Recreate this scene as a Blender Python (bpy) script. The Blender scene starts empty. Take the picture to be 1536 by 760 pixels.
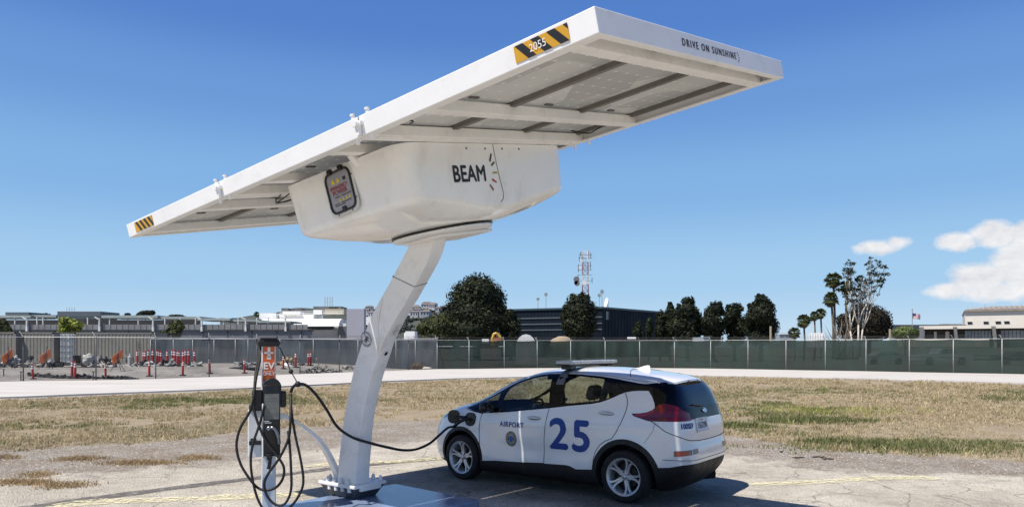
import bpy, bmesh, math, random
import numpy as np
from mathutils import Vector, Matrix
from mathutils.bvhtree import BVHTree
random.seed(7); RNG=np.random.default_rng(11)
C=bpy.context.scene.collection
R=math.radians
# ---------------------------------------------------------------- camera model (metres; camera stands at the origin, looks along +Y)
F=1080.;CX=768.;HY=520.;H=1.91
def W(x,y,Y): return Vector(((x-CX)/F*Y, Y, H+(HY-y)/F*Y))
def G(x,y,z=0.):
    Y=F*(H-z)/(y-HY); return Vector(((x-CX)/F*Y, Y, z))
# ---------------------------------------------------------------- materials
MATS={}
def nodes(name):
    m=bpy.data.materials.new(name); m.use_nodes=True; nt=m.node_tree
    return m,nt,nt.nodes['Principled BSDF']
def N(nt,t,**kw):
    n=nt.nodes.new(t)
    for k,v in kw.items():
        if k.startswith('i_'):
            key=k[2:]; key=int(key) if key.isdigit() else key.replace('_',' ')
            n.inputs[key].default_value=v
        else: setattr(n,k,v)
    return n
def rgba(c): return (c[0],c[1],c[2],1)
def mat(name,col,rough=.6,metal=0.,var=.12,scale=6.,bump=.0,bscale=60.,spec=.5,coat=0.,dirt=None,back=None,dstretch=None):
    """plain procedural material: colour broken up by two noises, optional dirt colour and bump"""
    if name in MATS: return MATS[name]
    m,nt,b=nodes(name); L=nt.links.new
    tc=N(nt,'ShaderNodeTexCoord')
    n1=N(nt,'ShaderNodeTexNoise',i_Scale=scale,i_Detail=6.,i_Roughness=.6)
    src=tc.outputs['Object']
    if dstretch:
        mp=N(nt,'ShaderNodeMapping'); mp.inputs['Scale'].default_value=dstretch; L(src,mp.inputs[0]); src=mp.outputs[0]
    L(src,n1.inputs['Vector'])
    r=N(nt,'ShaderNodeMapRange',i_1=.3,i_2=.7,i_3=1-var,i_4=1+var); L(n1.outputs[0],r.inputs[0])
    mx=N(nt,'ShaderNodeMix',data_type='RGBA',blend_type='MULTIPLY'); mx.inputs[0].default_value=1
    mx.inputs[6].default_value=rgba(col); L(r.outputs[0],mx.inputs[7]); out=mx.outputs[2]
    if dirt:
        n2=N(nt,'ShaderNodeTexNoise',i_Scale=scale*2.3,i_Detail=8.,i_Roughness=.7); L(src,n2.inputs['Vector'])
        r2=N(nt,'ShaderNodeMapRange',i_1=.52,i_2=.75,i_3=0.,i_4=dirt[1]); L(n2.outputs[0],r2.inputs[0])
        m2=N(nt,'ShaderNodeMix',data_type='RGBA'); L(r2.outputs[0],m2.inputs[0]); L(out,m2.inputs[6]); m2.inputs[7].default_value=rgba(dirt[0]); out=m2.outputs[2]
    if back:
        g=N(nt,'ShaderNodeNewGeometry'); m3=N(nt,'ShaderNodeMix',data_type='RGBA'); L(g.outputs['Backfacing'],m3.inputs[0]); L(out,m3.inputs[6]); m3.inputs[7].default_value=rgba(back); out=m3.outputs[2]
    L(out,b.inputs['Base Color']); b.inputs['Roughness'].default_value=rough; b.inputs['Metallic'].default_value=metal
    b.inputs['Specular IOR Level'].default_value=spec
    if coat: b.inputs['Coat Weight'].default_value=coat; b.inputs['Coat Roughness'].default_value=.04
    if rough<.9:
        rr=N(nt,'ShaderNodeMapRange',i_1=.3,i_2=.7,i_3=max(0.02,rough*.8),i_4=min(1,rough*1.25)); L(n1.outputs[0],rr.inputs[0]); L(rr.outputs[0],b.inputs['Roughness'])
    if bump:
        n3=N(nt,'ShaderNodeTexNoise',i_Scale=bscale,i_Detail=4.); L(tc.outputs['Object'],n3.inputs['Vector'])
        bp=N(nt,'ShaderNodeBump',i_Strength=bump,i_Distance=.02); L(n3.outputs[0],bp.inputs['Height']); L(bp.outputs[0],b.inputs['Normal'])
    MATS[name]=m; return m
def glassmat(name,tint,refl=.08,rough=.02):
    if name in MATS: return MATS[name]
    m,nt,b=nodes(name); L=nt.links.new; nt.nodes.remove(b); out=nt.nodes['Material Output']
    t=N(nt,'ShaderNodeBsdfTransparent'); t.inputs[0].default_value=rgba(tint)
    g=N(nt,'ShaderNodeBsdfGlossy',i_Roughness=rough); g.inputs[0].default_value=(.9,.95,1,1)
    f=N(nt,'ShaderNodeLayerWeight',i_Blend=.5); pw=N(nt,'ShaderNodeMath',operation='POWER'); L(f.outputs['Facing'],pw.inputs[0]); pw.inputs[1].default_value=5.; a=N(nt,'ShaderNodeMath',operation='ADD'); a.inputs[1].default_value=refl; a.use_clamp=True; L(pw.outputs[0],a.inputs[0])
    mx=N(nt,'ShaderNodeMixShader'); L(a.outputs[0],mx.inputs[0]); L(t.outputs[0],mx.inputs[1]); L(g.outputs[0],mx.inputs[2]); L(mx.outputs[0],out.inputs[0])
    MATS[name]=m; return m
def meshmat(name,col,cover,scale=None,stripe=None,trans=.25):
    """woven / wire screen: partly see-through"""
    if name in MATS: return MATS[name]
    m,nt,b=nodes(name); L=nt.links.new; out=nt.nodes['Material Output']
    t=N(nt,'ShaderNodeBsdfTransparent'); b.inputs['Roughness'].default_value=.85
    tc=N(nt,'ShaderNodeTexCoord'); n=N(nt,'ShaderNodeTexNoise',i_Scale=.35,i_Detail=5.); 
    mp=N(nt,'ShaderNodeMapping'); mp.inputs['Scale'].default_value=(3.,3.,.8); L(tc.outputs['Object'],mp.inputs[0]); L(mp.outputs[0],n.inputs['Vector'])
    r=N(nt,'ShaderNodeMapRange',i_1=.3,i_2=.7,i_3=.55,i_4=1.5); L(n.outputs[0],r.inputs[0])
    mx=N(nt,'ShaderNodeMix',data_type='RGBA',blend_type='MULTIPLY'); mx.inputs[0].default_value=1; mx.inputs[6].default_value=rgba(col); L(r.outputs[0],mx.inputs[7])
    L(mx.outputs[2],b.inputs['Base Color'])
    if trans:
        tr=N(nt,'ShaderNodeBsdfTranslucent'); L(mx.outputs[2],tr.inputs[0]); ms0=N(nt,'ShaderNodeMixShader'); ms0.inputs[0].default_value=trans; L(b.outputs[0],ms0.inputs[1]); L(tr.outputs[0],ms0.inputs[2]); bs=ms0.outputs[0]
    else: bs=b.outputs[0]
    ms=N(nt,'ShaderNodeMixShader'); r2=N(nt,'ShaderNodeMapRange',i_1=.3,i_2=.7,i_3=cover-.03,i_4=min(1,cover+.03)); L(n.outputs[0],r2.inputs[0])
    L(r2.outputs[0],ms.inputs[0]); L(t.outputs[0],ms.inputs[1]); L(bs,ms.inputs[2]); L(ms.outputs[0],out.inputs[0])
    MATS[name]=m; return m
# ---------------------------------------------------------------- object helpers
ROOTM={}
def tag(o,label=None,cat=None,group=None,kind=None):
    if label: o['label']=label
    if cat: o['category']=cat
    if group: o['group']=group
    if kind: o['kind']=kind
    return o
def root_of(p):
    while p is not None and p.parent is not None: p=p.parent
    return p
def thing(name,label,cat,loc=(0,0,0),rotz=0.,group=None,M=None):
    o=bpy.data.objects.new(name,None); C.objects.link(o); o.empty_display_size=.1
    if M is None: M=Matrix.Translation(Vector(loc))@Matrix.Rotation(rotz,4,'Z')
    o.matrix_world=M; ROOTM[o]=M.copy(); return tag(o,label,cat,group)
class MB:
    def __init__(s): s.v=[];s.f=[];s.m=[];s.uv=None
    def add(s,v,f,mi=0):
        o=len(s.v); s.v+= [tuple(p) for p in v]; s.f+=[tuple(i+o for i in q) for q in f]; s.m+=[mi]*len(f); return s
    def box(s,a,b,mi=0,M=None,bev=0.):
        (x0,y0,z0),(x1,y1,z1)=a,b
        if bev>0:
            bm=bmesh.new(); bmesh.ops.create_cube(bm,size=1)
            for v in bm.verts: v.co=Vector(((x0+x1)/2+v.co.x*(x1-x0),(y0+y1)/2+v.co.y*(y1-y0),(z0+z1)/2+v.co.z*(z1-z0)))
            bmesh.ops.bevel(bm,geom=bm.edges[:]+bm.verts[:],offset=bev,segments=3,affect='EDGES',profile=.5)
            bm.verts.index_update(); v=[q.co.copy() for q in bm.verts]; f=[[w.index for w in q.verts] for q in bm.faces]; bm.free()
        else:
            v=[Vector(p) for p in ((x0,y0,z0),(x1,y0,z0),(x1,y1,z0),(x0,y1,z0),(x0,y0,z1),(x1,y0,z1),(x1,y1,z1),(x0,y1,z1))]
            f=[(0,3,2,1),(4,5,6,7),(0,1,5,4),(1,2,6,5),(2,3,7,6),(3,0,4,7)]
        if M is not None: v=[M@p for p in v]
        return s.add(v,f,mi)
    def prism(s,poly,d,mi=0,M=None):
        """poly: list of 3D points (planar), d: extrusion vector"""
        n=len(poly); v=[Vector(p) for p in poly]+[Vector(p)+Vector(d) for p in poly]
        f=[tuple(reversed(range(n))),tuple(range(n,2*n))]+[(i,(i+1)%n,(i+1)%n+n,i+n) for i in range(n)]
        if M is not None: v=[M@p for p in v]
        return s.add(v,f,mi)
    def tube(s,pts,r,n=8,mi=0,caps=True,rs=None):
        pts=[Vector(p) for p in pts]; k=len(pts); v=[];f=[]; up=None
        for i,p in enumerate(pts):
            t=(pts[min(i+1,k-1)]-pts[max(i-1,0)]).normalized()
            if up is None: up=Vector((0,0,1)) if abs(t.z)<.9 else Vector((1,0,0))
            a=t.cross(up).normalized(); bb=a.cross(t).normalized(); up=bb
            rr=rs[i] if rs else r
            for j in range(n):
                th=2*math.pi*j/n; v.append(p+a*(rr*math.cos(th))+bb*(rr*math.sin(th)))
        for i in range(k-1):
            for j in range(n): f.append((i*n+j,i*n+(j+1)%n,(i+1)*n+(j+1)%n,(i+1)*n+j))
        if caps: f.append(tuple(reversed(range(n)))); f.append(tuple(range((k-1)*n,k*n)))
        return s.add(v,f,mi)
    def lathe(s,prof,n=32,mi=0,M=None,closed=False):
        """prof: (r,z) around z axis"""
        k=len(prof); v=[];f=[]
        for r,z in prof:
            for j in range(n):
                th=2*math.pi*j/n; v.append(Vector((r*math.cos(th),r*math.sin(th),z)))
        for i in range(k-1 if not closed else k):
            i2=(i+1)%k
            for j in range(n): f.append((i*n+j,i*n+(j+1)%n,i2*n+(j+1)%n,i2*n+j))
        if not closed:
            if prof[0][0]>1e-4: f.append(tuple(reversed(range(n))))
            if prof[-1][0]>1e-4: f.append(tuple(range((k-1)*n,k*n)))
        if M is not None: v=[M@p for p in v]
        return s.add(v,f,mi)
    def sphere(s,c,r,mi=0,seg=12,ring=8,sc=(1,1,1)):
        v=[];f=[]
        for i in range(ring+1):
            ph=math.pi*i/ring
            for j in range(seg):
                th=2*math.pi*j/seg; v.append((c[0]+r*sc[0]*math.sin(ph)*math.cos(th),c[1]+r*sc[1]*math.sin(ph)*math.sin(th),c[2]-r*sc[2]*math.cos(ph)))
        for i in range(ring):
            for j in range(seg): f.append((i*seg+j,i*seg+(j+1)%seg,(i+1)*seg+(j+1)%seg,(i+1)*seg+j))
        return s.add(v,f,mi)
    def build(s,name,mats,parent=None,smooth=False,world=False,angle=None):
        me=bpy.data.meshes.new(name); v=s.v
        if parent is not None and world:
            Mi=ROOTM[root_of(parent)].inverted(); v=[tuple(Mi@Vector(p)) for p in v]
        me.from_pydata(v,[],s.f)
        if not isinstance(mats,(list,tuple)): mats=[mats]
        for m in mats: me.materials.append(m)
        me.polygons.foreach_set('material_index',s.m)
        if smooth or angle is not None: me.polygons.foreach_set('use_smooth',[True]*len(s.f))
        me.validate(); me.update()
        if angle is not None: me.set_sharp_from_angle(angle=R(angle))
        o=bpy.data.objects.new(name,me); C.objects.link(o)
        if parent is not None: o.parent=parent
        return o
def fastmesh(name,V,Fq,mats,mi=None,parent=None,smooth=False,n=4):
    """numpy arrays -> mesh; Fq (k,n) int"""
    me=bpy.data.meshes.new(name); me.vertices.add(len(V)); me.vertices.foreach_set('co',np.asarray(V,np.float32).ravel())
    k=len(Fq); me.loops.add(k*n); me.loops.foreach_set('vertex_index',np.asarray(Fq,np.int32).ravel())
    me.polygons.add(k); me.polygons.foreach_set('loop_start',np.arange(0,k*n,n,dtype=np.int32)); me.polygons.foreach_set('loop_total',np.full(k,n,np.int32))
    for m in (mats if isinstance(mats,(list,tuple)) else [mats]): me.materials.append(m)
    if mi is not None: me.polygons.foreach_set('material_index',np.asarray(mi,np.int32))
    if smooth: me.polygons.foreach_set('use_smooth',np.ones(k,bool))
    me.update(calc_edges=True); o=bpy.data.objects.new(name,me); C.objects.link(o)
    if parent is not None: o.parent=parent
    return o
def copy_tree(o,parent=None):
    c=o.copy(); C.objects.link(c)
    if parent is not None: c.parent=parent
    for ch in list(o.children): copy_tree(ch,c)
    return c
def text_mb(s,size,thick=.0,align='CENTER',space=1.,shear=0.,sub=0,sx=1.):
    cu=bpy.data.curves.new('t','FONT'); cu.body=s; cu.size=size; cu.align_x=align; cu.align_y='CENTER'; cu.space_character=space; cu.shear=shear; cu.fill_mode='FRONT'; cu.resolution_u=4
    o=bpy.data.objects.new('t',cu); C.objects.link(o); dg=bpy.context.evaluated_depsgraph_get(); me=bpy.data.meshes.new_from_object(o.evaluated_get(dg))
    if sub:
        bm=bmesh.new(); bm.from_mesh(me)
        for _ in range(sub):
            es=[e for e in bm.edges if e.calc_length()>size*.12]
            if es: bmesh.ops.subdivide_edges(bm,edges=es,cuts=1); bmesh.ops.triangulate(bm,faces=[f for f in bm.faces if len(f.verts)>3])
        bm.to_mesh(me); bm.free()
    v=[(p.co.x*sx,p.co.y,0) for p in me.vertices]; f=[tuple(q.vertices) for q in me.polygons]
    C.objects.unlink(o); bpy.data.objects.remove(o); bpy.data.curves.remove(cu); bpy.data.meshes.remove(me)
    if thick>0:
        v0,f0=list(v),list(f); k=len(v0)
        for q,(dx,dy) in enumerate(((1,0),(-1,0),(0,1),(0,-1))): v=v+[(a+dx*thick,b+dy*thick,.0004*(q+1)) for a,b,_ in v0]; f=f+[tuple(i+k*(q+1) for i in g_) for g_ in f0]
    return v,f
def smooth_path(pts,n=6):
    pts=[Vector(p) for p in pts]; out=[]; k=len(pts)
    for i in range(k-1):
        p0,p1,p2,p3=pts[max(i-1,0)],pts[i],pts[i+1],pts[min(i+2,k-1)]
        for j in range(n):
            t=j/n; out.append(.5*((2*p1)+(p2-p0)*t+(2*p0-5*p1+4*p2-p3)*t*t+(3*p1-p0-3*p2+p3)*t**3))
    out.append(pts[-1]); return out
def frameM(o,ex,ey,ez):
    return Matrix(((ex[0],ey[0],ez[0],o[0]),(ex[1],ey[1],ez[1],o[1]),(ex[2],ey[2],ez[2],o[2]),(0,0,0,1)))

# common materials
M_white=mat('white_paint_metal',(.82,.81,.79),.33,var=.05,scale=2.2,dirt=((.50,.45,.38),.45))
M_under=mat('white_underside_paint',(.88,.87,.84),.5,var=.05,scale=3,dirt=((.55,.48,.38),.4))
M_black=mat('black_plastic',(.006,.006,.0065),.38,var=.3,scale=14)
M_rubber=mat('black_rubber',(.007,.007,.0075),.62,var=.3,scale=30)
M_steel=mat('galvanised_steel',(.42,.43,.44),.45,metal=.6,var=.12,scale=9)
M_postd=mat('dark_weathered_steel_post',(.10,.105,.11),.6,metal=.3,var=.2,scale=5)
M_darkgrey=mat('dark_grey_paint',(.06,.07,.08),.5,var=.2,scale=8)
M_conc=mat('weathered_concrete',(.36,.34,.32),.85,var=.15,scale=3,bump=.2,bscale=20)
M_yellow=mat('warning_yellow',(.62,.33,.02),.45,var=.06)
M_stkblack=mat('sticker_black',(.012,.012,.014),.45,var=.2)
M_stkwhite=mat('sticker_white',(.8,.8,.78),.45,var=.04)
M_orange=mat('orange_vinyl',(.62,.11,.02),.45,var=.08,scale=12)
# ================================================================ terrain
def poly_y(pts):
    pts=sorted([(p.x,p.y) for p in pts]); xs=np.array([p[0] for p in pts]); ys=np.array([p[1] for p in pts])
    s0=(ys[1]-ys[0])/(xs[1]-xs[0]); s1=(ys[-1]-ys[-2])/(xs[-1]-xs[-2])
    def f(x):
        x=np.asarray(x,float); y=np.interp(x,xs,ys)
        y=np.where(x<xs[0],ys[0]+s0*(x-xs[0])*.8,y); y=np.where(x>xs[-1],ys[-1]+s1*(x-xs[-1])*.8,y); return y
    return f
yB=poly_y([G(0,722),G(130,710),G(380,686),G(560,664),G(720,655),G(1000,664),G(1100,684),G(1300,705),G(1536,726)])      # asphalt | gravel
yA=poly_y([G(0,676),G(220,664),G(380,646),G(560,634),G(660,628),G(1000,640),G(1090,654),G(1250,674),G(1536,692)])      # gravel | grass
yC=poly_y([G(0,597.5),G(190,590),G(380,582.7),G(576,572.6),G(680,568.5),G(860,564),G(1046,563.4),G(1300,568.5),G(1536,575)])  # grass | concrete road
NF=[G(x,y) for x,y in ((-75,575.5),(35,572.3),(144,571.0),(233.6,569),(313.8,566.3),(385,564),(450,561.5),(509,559.3),(562,557.2),(612.6,555.4),(655.8,553.9))]  # chain-link fence posts
GF=[G(x,y) for x,y in ((655.8,553.9),(703.6,553.6),(756.3,553.0),(805.8,552.5),(856,552.2),(907.7,552.1),(959.5,552.2),(1011.7,552.6),(1066,553.2),(1122,554.1),(1179,555.3),(1238,556.2),(1299,557.3),(1364,558.7),(1430,559.8),(1503,561.1),(1582,563),(1670,565))]
yF=poly_y(NF+GF[1:])
def smooth(a,b,x): t=np.clip((x-a)/(b-a),0,1); return t*t*(3-2*t)
def gz(x,y):
    x=np.asarray(x,float);y=np.asarray(y,float)
    d=y-yF(x); fade=np.clip((-6.3-x)/10.5,0,1); z=.5*smooth(1.0,9.0,d)*fade*(1-smooth(75,90,y))
    return z
def gzf(x,y): return float(gz(x,y))
def Gt(px,py):
    """point of the terrain seen at that place of the photo"""
    d=Vector(((px-CX)/F,1,(HY-py)/F)); Y=20.
    for _ in range(60):
        z=gzf(d.x*Y,Y); Yn=(H-z)/(-d.z); Y=.5*Y+.5*Yn
    return Vector((d.x*Y,Y,gzf(d.x*Y,Y)))
def axis(segs):
    out=[]
    for a,b,s in segs: out+=list(np.arange(a,b,s))
    return np.array(out+[segs[-1][1]])
xs=axis([(-3000,-400,400),(-400,-80,40),(-80,-30,2.),(-30,-10,.5),(-10,10,.14),(10,30,.5),(30,80,2.),(80,400,40),(400,3000,400)])
ys=axis([(-400,-40,60),(-40,0,8),(0,6.5,1.),(6.5,16,.12),(16,30,.35),(30,70,.7),(70,100,3.),(100,400,40),(400,4000,400)])
XX,YY=np.meshgrid(xs,ys); nx,ny=len(xs),len(ys)
ZZ=gz(XX,YY)
def vnoise(x,y,s,seed=0):
    """cheap smooth value noise for scatter and relief"""
    x=np.asarray(x)/s;y=np.asarray(y)/s; xi=np.floor(x);yi=np.floor(y);fx=x-xi;fy=y-yi;fx=fx*fx*(3-2*fx);fy=fy*fy*(3-2*fy)
    h=lambda a,b:(np.sin(a*127.1+b*311.7+seed*74.7)*43758.5453)%1.0
    return (h(xi,yi)*(1-fx)+h(xi+1,yi)*fx)*(1-fy)+(h(xi,yi+1)*(1-fx)+h(xi+1,yi+1)*fx)*fy
grassw=smooth(-.3,1.2,YY-yA(XX))*(1-smooth(-2.0,-1.0,YY-yC(XX)))
ZZ=ZZ+grassw*(.05*(vnoise(XX,YY,2.2)-.5)+.03*(vnoise(XX,YY,.6,3)-.5))*(YY<60)
gV=np.stack([XX,YY,ZZ],-1).reshape(-1,3)
ii=np.arange(nx*ny).reshape(ny,nx); gF=np.stack([ii[:-1,:-1],ii[:-1,1:],ii[1:,1:],ii[1:,:-1]],-1).reshape(-1,4)
def ground_material():
    m,nt,b=nodes('ground_surface'); L=nt.links.new
    at=N(nt,'ShaderNodeAttribute',attribute_name='zone'); sep=N(nt,'ShaderNodeSeparateXYZ'); L(at.outputs['Vector'],sep.inputs[0])
    tc=N(nt,'ShaderNodeTexCoord'); P=tc.outputs['Object']
    def noise(sc,det=6.,rough=.6,vec=P,dist=0.):
        n=N(nt,'ShaderNodeTexNoise',i_Scale=sc,i_Detail=det,i_Roughness=rough,i_Distortion=dist); L(vec,n.inputs['Vector']); return n.outputs[0]
    def rng(x,a,b,c=0.,d=1.):
        n=N(nt,'ShaderNodeMapRange',i_1=a,i_2=b,i_3=c,i_4=d); L(x,n.inputs[0]); return n.outputs[0]
    def add(x,y,op='ADD'):
        n=N(nt,'ShaderNodeMath',operation=op)
        for i,q in enumerate((x,y)):
            if isinstance(q,(int,float)): n.inputs[i].default_value=q
            else: L(q,n.inputs[i])
        return n.outputs[0]
    def mix(f,a,b,bt='MIX'):
        n=N(nt,'ShaderNodeMix',data_type='RGBA',blend_type=bt)
        if isinstance(f,(int,float)): n.inputs[0].default_value=f
        else: L(f,n.inputs[0])
        for i,q in ((6,a),(7,b)):
            if isinstance(q,tuple): n.inputs[i].default_value=rgba(q)
            else: L(q,n.inputs[i])
        return n.outputs[2]
    ragged=add(add(rng(noise(1.1,8,.72),.3,.7,-.8,.8),rng(noise(.35,4,.6),.3,.7,-1.1,1.1)),rng(noise(7,6,.75),.3,.7,-.45,.45))
    # asphalt: old, bleached, stones showing
    vor=N(nt,'ShaderNodeTexVoronoi',i_Scale=55.); L(P,vor.inputs['Vector'])
    asph=mix(rng(noise(.45,7,.68),.38,.62),(.42,.375,.31),(.64,.585,.49))
    asph=mix(rng(noise(2.2,8,.75),.48,.66,0,.6),asph,(.27,.25,.215))
    asph=mix(rng(noise(11,7,.8),.50,.66,0,.55),asph,(.60,.56,.49))
    asph=mix(rng(noise(24,5,.8),.54,.66,0,.75),asph,(.17,.155,.135))
    asph=mix(rng(vor.outputs['Distance'],.0,.35,.55,0),asph,(.16,.145,.13))
    v2=N(nt,'ShaderNodeTexVoronoi',feature='DISTANCE_TO_EDGE',i_Scale=1.25,i_Randomness=1.); mpv=N(nt,'ShaderNodeMix',data_type='VECTOR',blend_type='ADD') if False else None
    dn=N(nt,'ShaderNodeTexNoise',i_Scale=1.6,i_Detail=5.); L(P,dn.inputs['Vector']); va=N(nt,'ShaderNodeVectorMath',operation='MULTIPLY_ADD'); L(dn.outputs['Color'],va.inputs[0]); va.inputs[1].default_value=(.55,.55,.55); L(P,va.inputs[2]); L(va.outputs[0],v2.inputs['Vector'])
    crack=rng(v2.outputs['Distance'],.0,.02,1,0)
    crack=add(crack,rng(noise(.5,3),.42,.58,0,1),'MULTIPLY')
    asph=mix(add(crack,.8,'MULTIPLY'),asph,(.10,.09,.08))
    # gravel
    vg=N(nt,'ShaderNodeTexVoronoi',i_Scale=34.); L(P,vg.inputs['Vector']); vg2=N(nt,'ShaderNodeTexVoronoi',i_Scale=90.); L(P,vg2.inputs['Vector'])
    sepc=N(nt,'ShaderNodeSeparateColor'); L(vg.outputs['Color'],sepc.inputs[0]); sepc2=N(nt,'ShaderNodeSeparateColor'); L(vg2.outputs['Color'],sepc2.inputs[0])
    grav=mix(sepc.outputs[0],(.15,.128,.105),(.42,.38,.325)); grav=mix(rng(sepc2.outputs[1],.6,1,0,.8),grav,(.50,.465,.42))
    grav=mix(rng(noise(1.3,6,.7),.42,.6,0,.75),grav,(.235,.185,.135)); grav=mix(rng(noise(16,5,.8),.52,.66,0,.7),grav,(.10,.085,.07)); grav=mix(rng(noise(9,6,.8),.56,.68,0,.6),grav,(.52,.485,.43))
    # soil with dead grass
    soil=mix(rng(noise(.9,6,.7),.3,.7),(.31,.25,.165),(.44,.37,.265)); soil=mix(rng(noise(9,8,.75),.35,.7,0,.7),soil,(.21,.155,.095)); soil=mix(rng(noise(28,4,.7),.5,.75,0,.6),soil,(.50,.43,.31))
    green=rng(noise(.22,5,.62),.52,.64,0,.5); soil=mix(green,soil,(.17,.165,.085))
    dirt=mix(rng(noise(.6,6,.7),.3,.7),(.36,.32,.27),(.47,.43,.37)); dirt=mix(rng(noise(14,6,.7),.45,.7,0,.6),dirt,(.25,.22,.19))
    comp=mix(rng(noise(.35,7,.7),.35,.65),(.20,.185,.165),(.33,.31,.28)); comp=mix(rng(noise(3,7,.75),.5,.7,0,.7),comp,(.11,.10,.09))
    fa=rng(add(sep.outputs[0],add(ragged,.8,'MULTIPLY')),-.5,.4); fg=rng(add(sep.outputs[1],add(ragged,.6,'MULTIPLY')),-.15,.45); fc=rng(add(sep.outputs[2],add(ragged,.5,'MULTIPLY')),-1.5,-1.1)
    st=N(nt,'ShaderNodeAttribute',attribute_name='painted_shade'); shd=rng(add(st.outputs['Fac'],rng(noise(1.4,7,.7),.3,.7,-.25,.25)),.25,.8,0.,.55); asph=mix(shd,asph,(.035,.034,.033)); col=mix(fa,asph,grav); col=mix(fg,col,soil); col=mix(fc,col,dirt)
    at2=N(nt,'ShaderNodeAttribute',attribute_name='compound'); col=mix(at2.outputs['Fac'],col,comp)
    L(col,b.inputs['Base Color']); b.inputs['Roughness'].default_value=.95; b.inputs['Specular IOR Level'].default_value=.25
    hgt=add(add(rng(vor.outputs['Distance'],0,.6,0,.25),rng(vg.outputs['Distance'],0,.6,1.,0),'ADD'),noise(60,5,.7))
    bp=N(nt,'ShaderNodeBump',i_Strength=.9,i_Distance=.016); L(hgt,bp.inputs['Height']); L(bp.outputs[0],b.inputs['Normal'])
    return m
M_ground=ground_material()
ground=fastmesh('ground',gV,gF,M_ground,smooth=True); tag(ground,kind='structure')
za=ground.data.attributes.new('zone','FLOAT_VECTOR','POINT')
zv=np.stack([YY-yB(XX),YY-yA(XX),YY-yC(XX)],-1).reshape(-1,3).clip(-50,50); za.data.foreach_set('vector',zv.astype(np.float32).ravel())
ca=ground.data.attributes.new('compound','FLOAT','POINT'); ca.data.foreach_set('value',smooth(-.2,1.2,YY-yF(XX)).astype(np.float32).ravel())
shade_at=ground.data.attributes.new('painted_shade','FLOAT','POINT')  # shade under the parked car, put into the asphalt colour
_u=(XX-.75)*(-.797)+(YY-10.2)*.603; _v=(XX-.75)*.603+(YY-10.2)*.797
shade_at.data.foreach_set('value',np.exp(-((_u/2.5)**4+((_v+.25)/1.15)**4)).astype(np.float32).ravel())
# ---- concrete road
def strip_mesh(name,far,near,m,z=.004,th=None):
    V=[];Fq=[]
    n=len(far)
    for a,b in zip(far,near): V.append((a[0],a[1],z)); V.append((b[0],b[1],z))
    for i in range(n-1): Fq.append((2*i+1,2*i+3,2*i+2,2*i))
    mb=MB(); mb.add(V,Fq); 
    return mb
M_road=None
def road_material():
    m,nt,b=nodes('concrete_road_surface'); L=nt.links.new
    tc=N(nt,'ShaderNodeTexCoord'); n=N(nt,'ShaderNodeTexNoise',i_Scale=.5,i_Detail=8.,i_Roughness=.65); mp=N(nt,'ShaderNodeMapping'); mp.inputs['Scale'].default_value=(.35,2.,1); L(tc.outputs['Object'],mp.inputs[0]); L(mp.outputs[0],n.inputs['Vector'])
    r=N(nt,'ShaderNodeValToRGB'); r.color_ramp.elements[0].position=.3; r.color_ramp.elements[0].color=(.44,.41,.375,1); r.color_ramp.elements[1].position=.65; r.color_ramp.elements[1].color=(.60,.57,.53,1); L(n.outputs[0],r.inputs[0])
    n2=N(nt,'ShaderNodeTexNoise',i_Scale=9.,i_Detail=8.,i_Roughness=.7); L(tc.outputs['Object'],n2.inputs['Vector']); r2=N(nt,'ShaderNodeMapRange',i_1=.55,i_2=.8,i_3=1.,i_4=.72); L(n2.outputs[0],r2.inputs[0])
    mx=N(nt,'ShaderNodeMix',data_type='RGBA',blend_type='MULTIPLY'); mx.inputs[0].default_value=1; L(r.outputs[0],mx.inputs[6]); L(r2.outputs[0],mx.inputs[7]); L(mx.outputs[2],b.inputs['Base Color']); b.inputs['Roughness'].default_value=.9
    return m
rx=np.arange(-60,70,.8)
ry=yC(rx); rf=yF(rx)-.55
def rwob(x,s=0): return .12*(vnoise(x,x*0,1.4,s)-.5)+.06*(vnoise(x,x*0,.4,s+5)-.5)
far=[(x,y,0) for x,y in zip(rx,rf+rwob(rx,2)*1.5)]; near=[(x,y,0) for x,y in zip(rx,ry+rwob(rx,7))]
V=[];Fq=[]
K=6
for i,x in enumerate(rx):
    for k in range(K+1):
        t=k/K; y=far[i][1]*(1-t)+near[i][1]*t; V.append((x,y,.06 if k<K else .06)); 
    V.append((x,near[i][1]-.02,-.05)); V.append((x,far[i][1]+.02,-.05))
for i in range(len(rx)-1):
    a=i*(K+3);b2=(i+1)*(K+3)
    for k in range(K+1): Fq.append((a+k,a+k+1,b2+k+1,b2+k))
    Fq.append((a,b2,b2+K+2,a+K+2))
mb=MB(); mb.add(V,Fq); M_road=road_material(); tag(mb.build('road',M_road),kind='structure')
# dark crack / tar strip along the near edge of the road
M_tar=mat('dark_tar',(.115,.105,.10),.9,var=.35,scale=8,dirt=((.25,.23,.21),.6))
mb=MB(); V=[];Fq=[]
for i,x in enumerate(rx):
    w=.05+.13*float(vnoise(x,0,1.1,9)); V+=[(x,near[i][1]-.03,.008),(x,near[i][1]-.03-w,.008)]
for i in range(len(rx)-1): Fq.append((2*i+1,2*i+3,2*i+2,2*i))
mb.add(V,Fq); tag(mb.build('road_edge_tar_joint',M_tar),kind='structure').name='road_joint'
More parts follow.
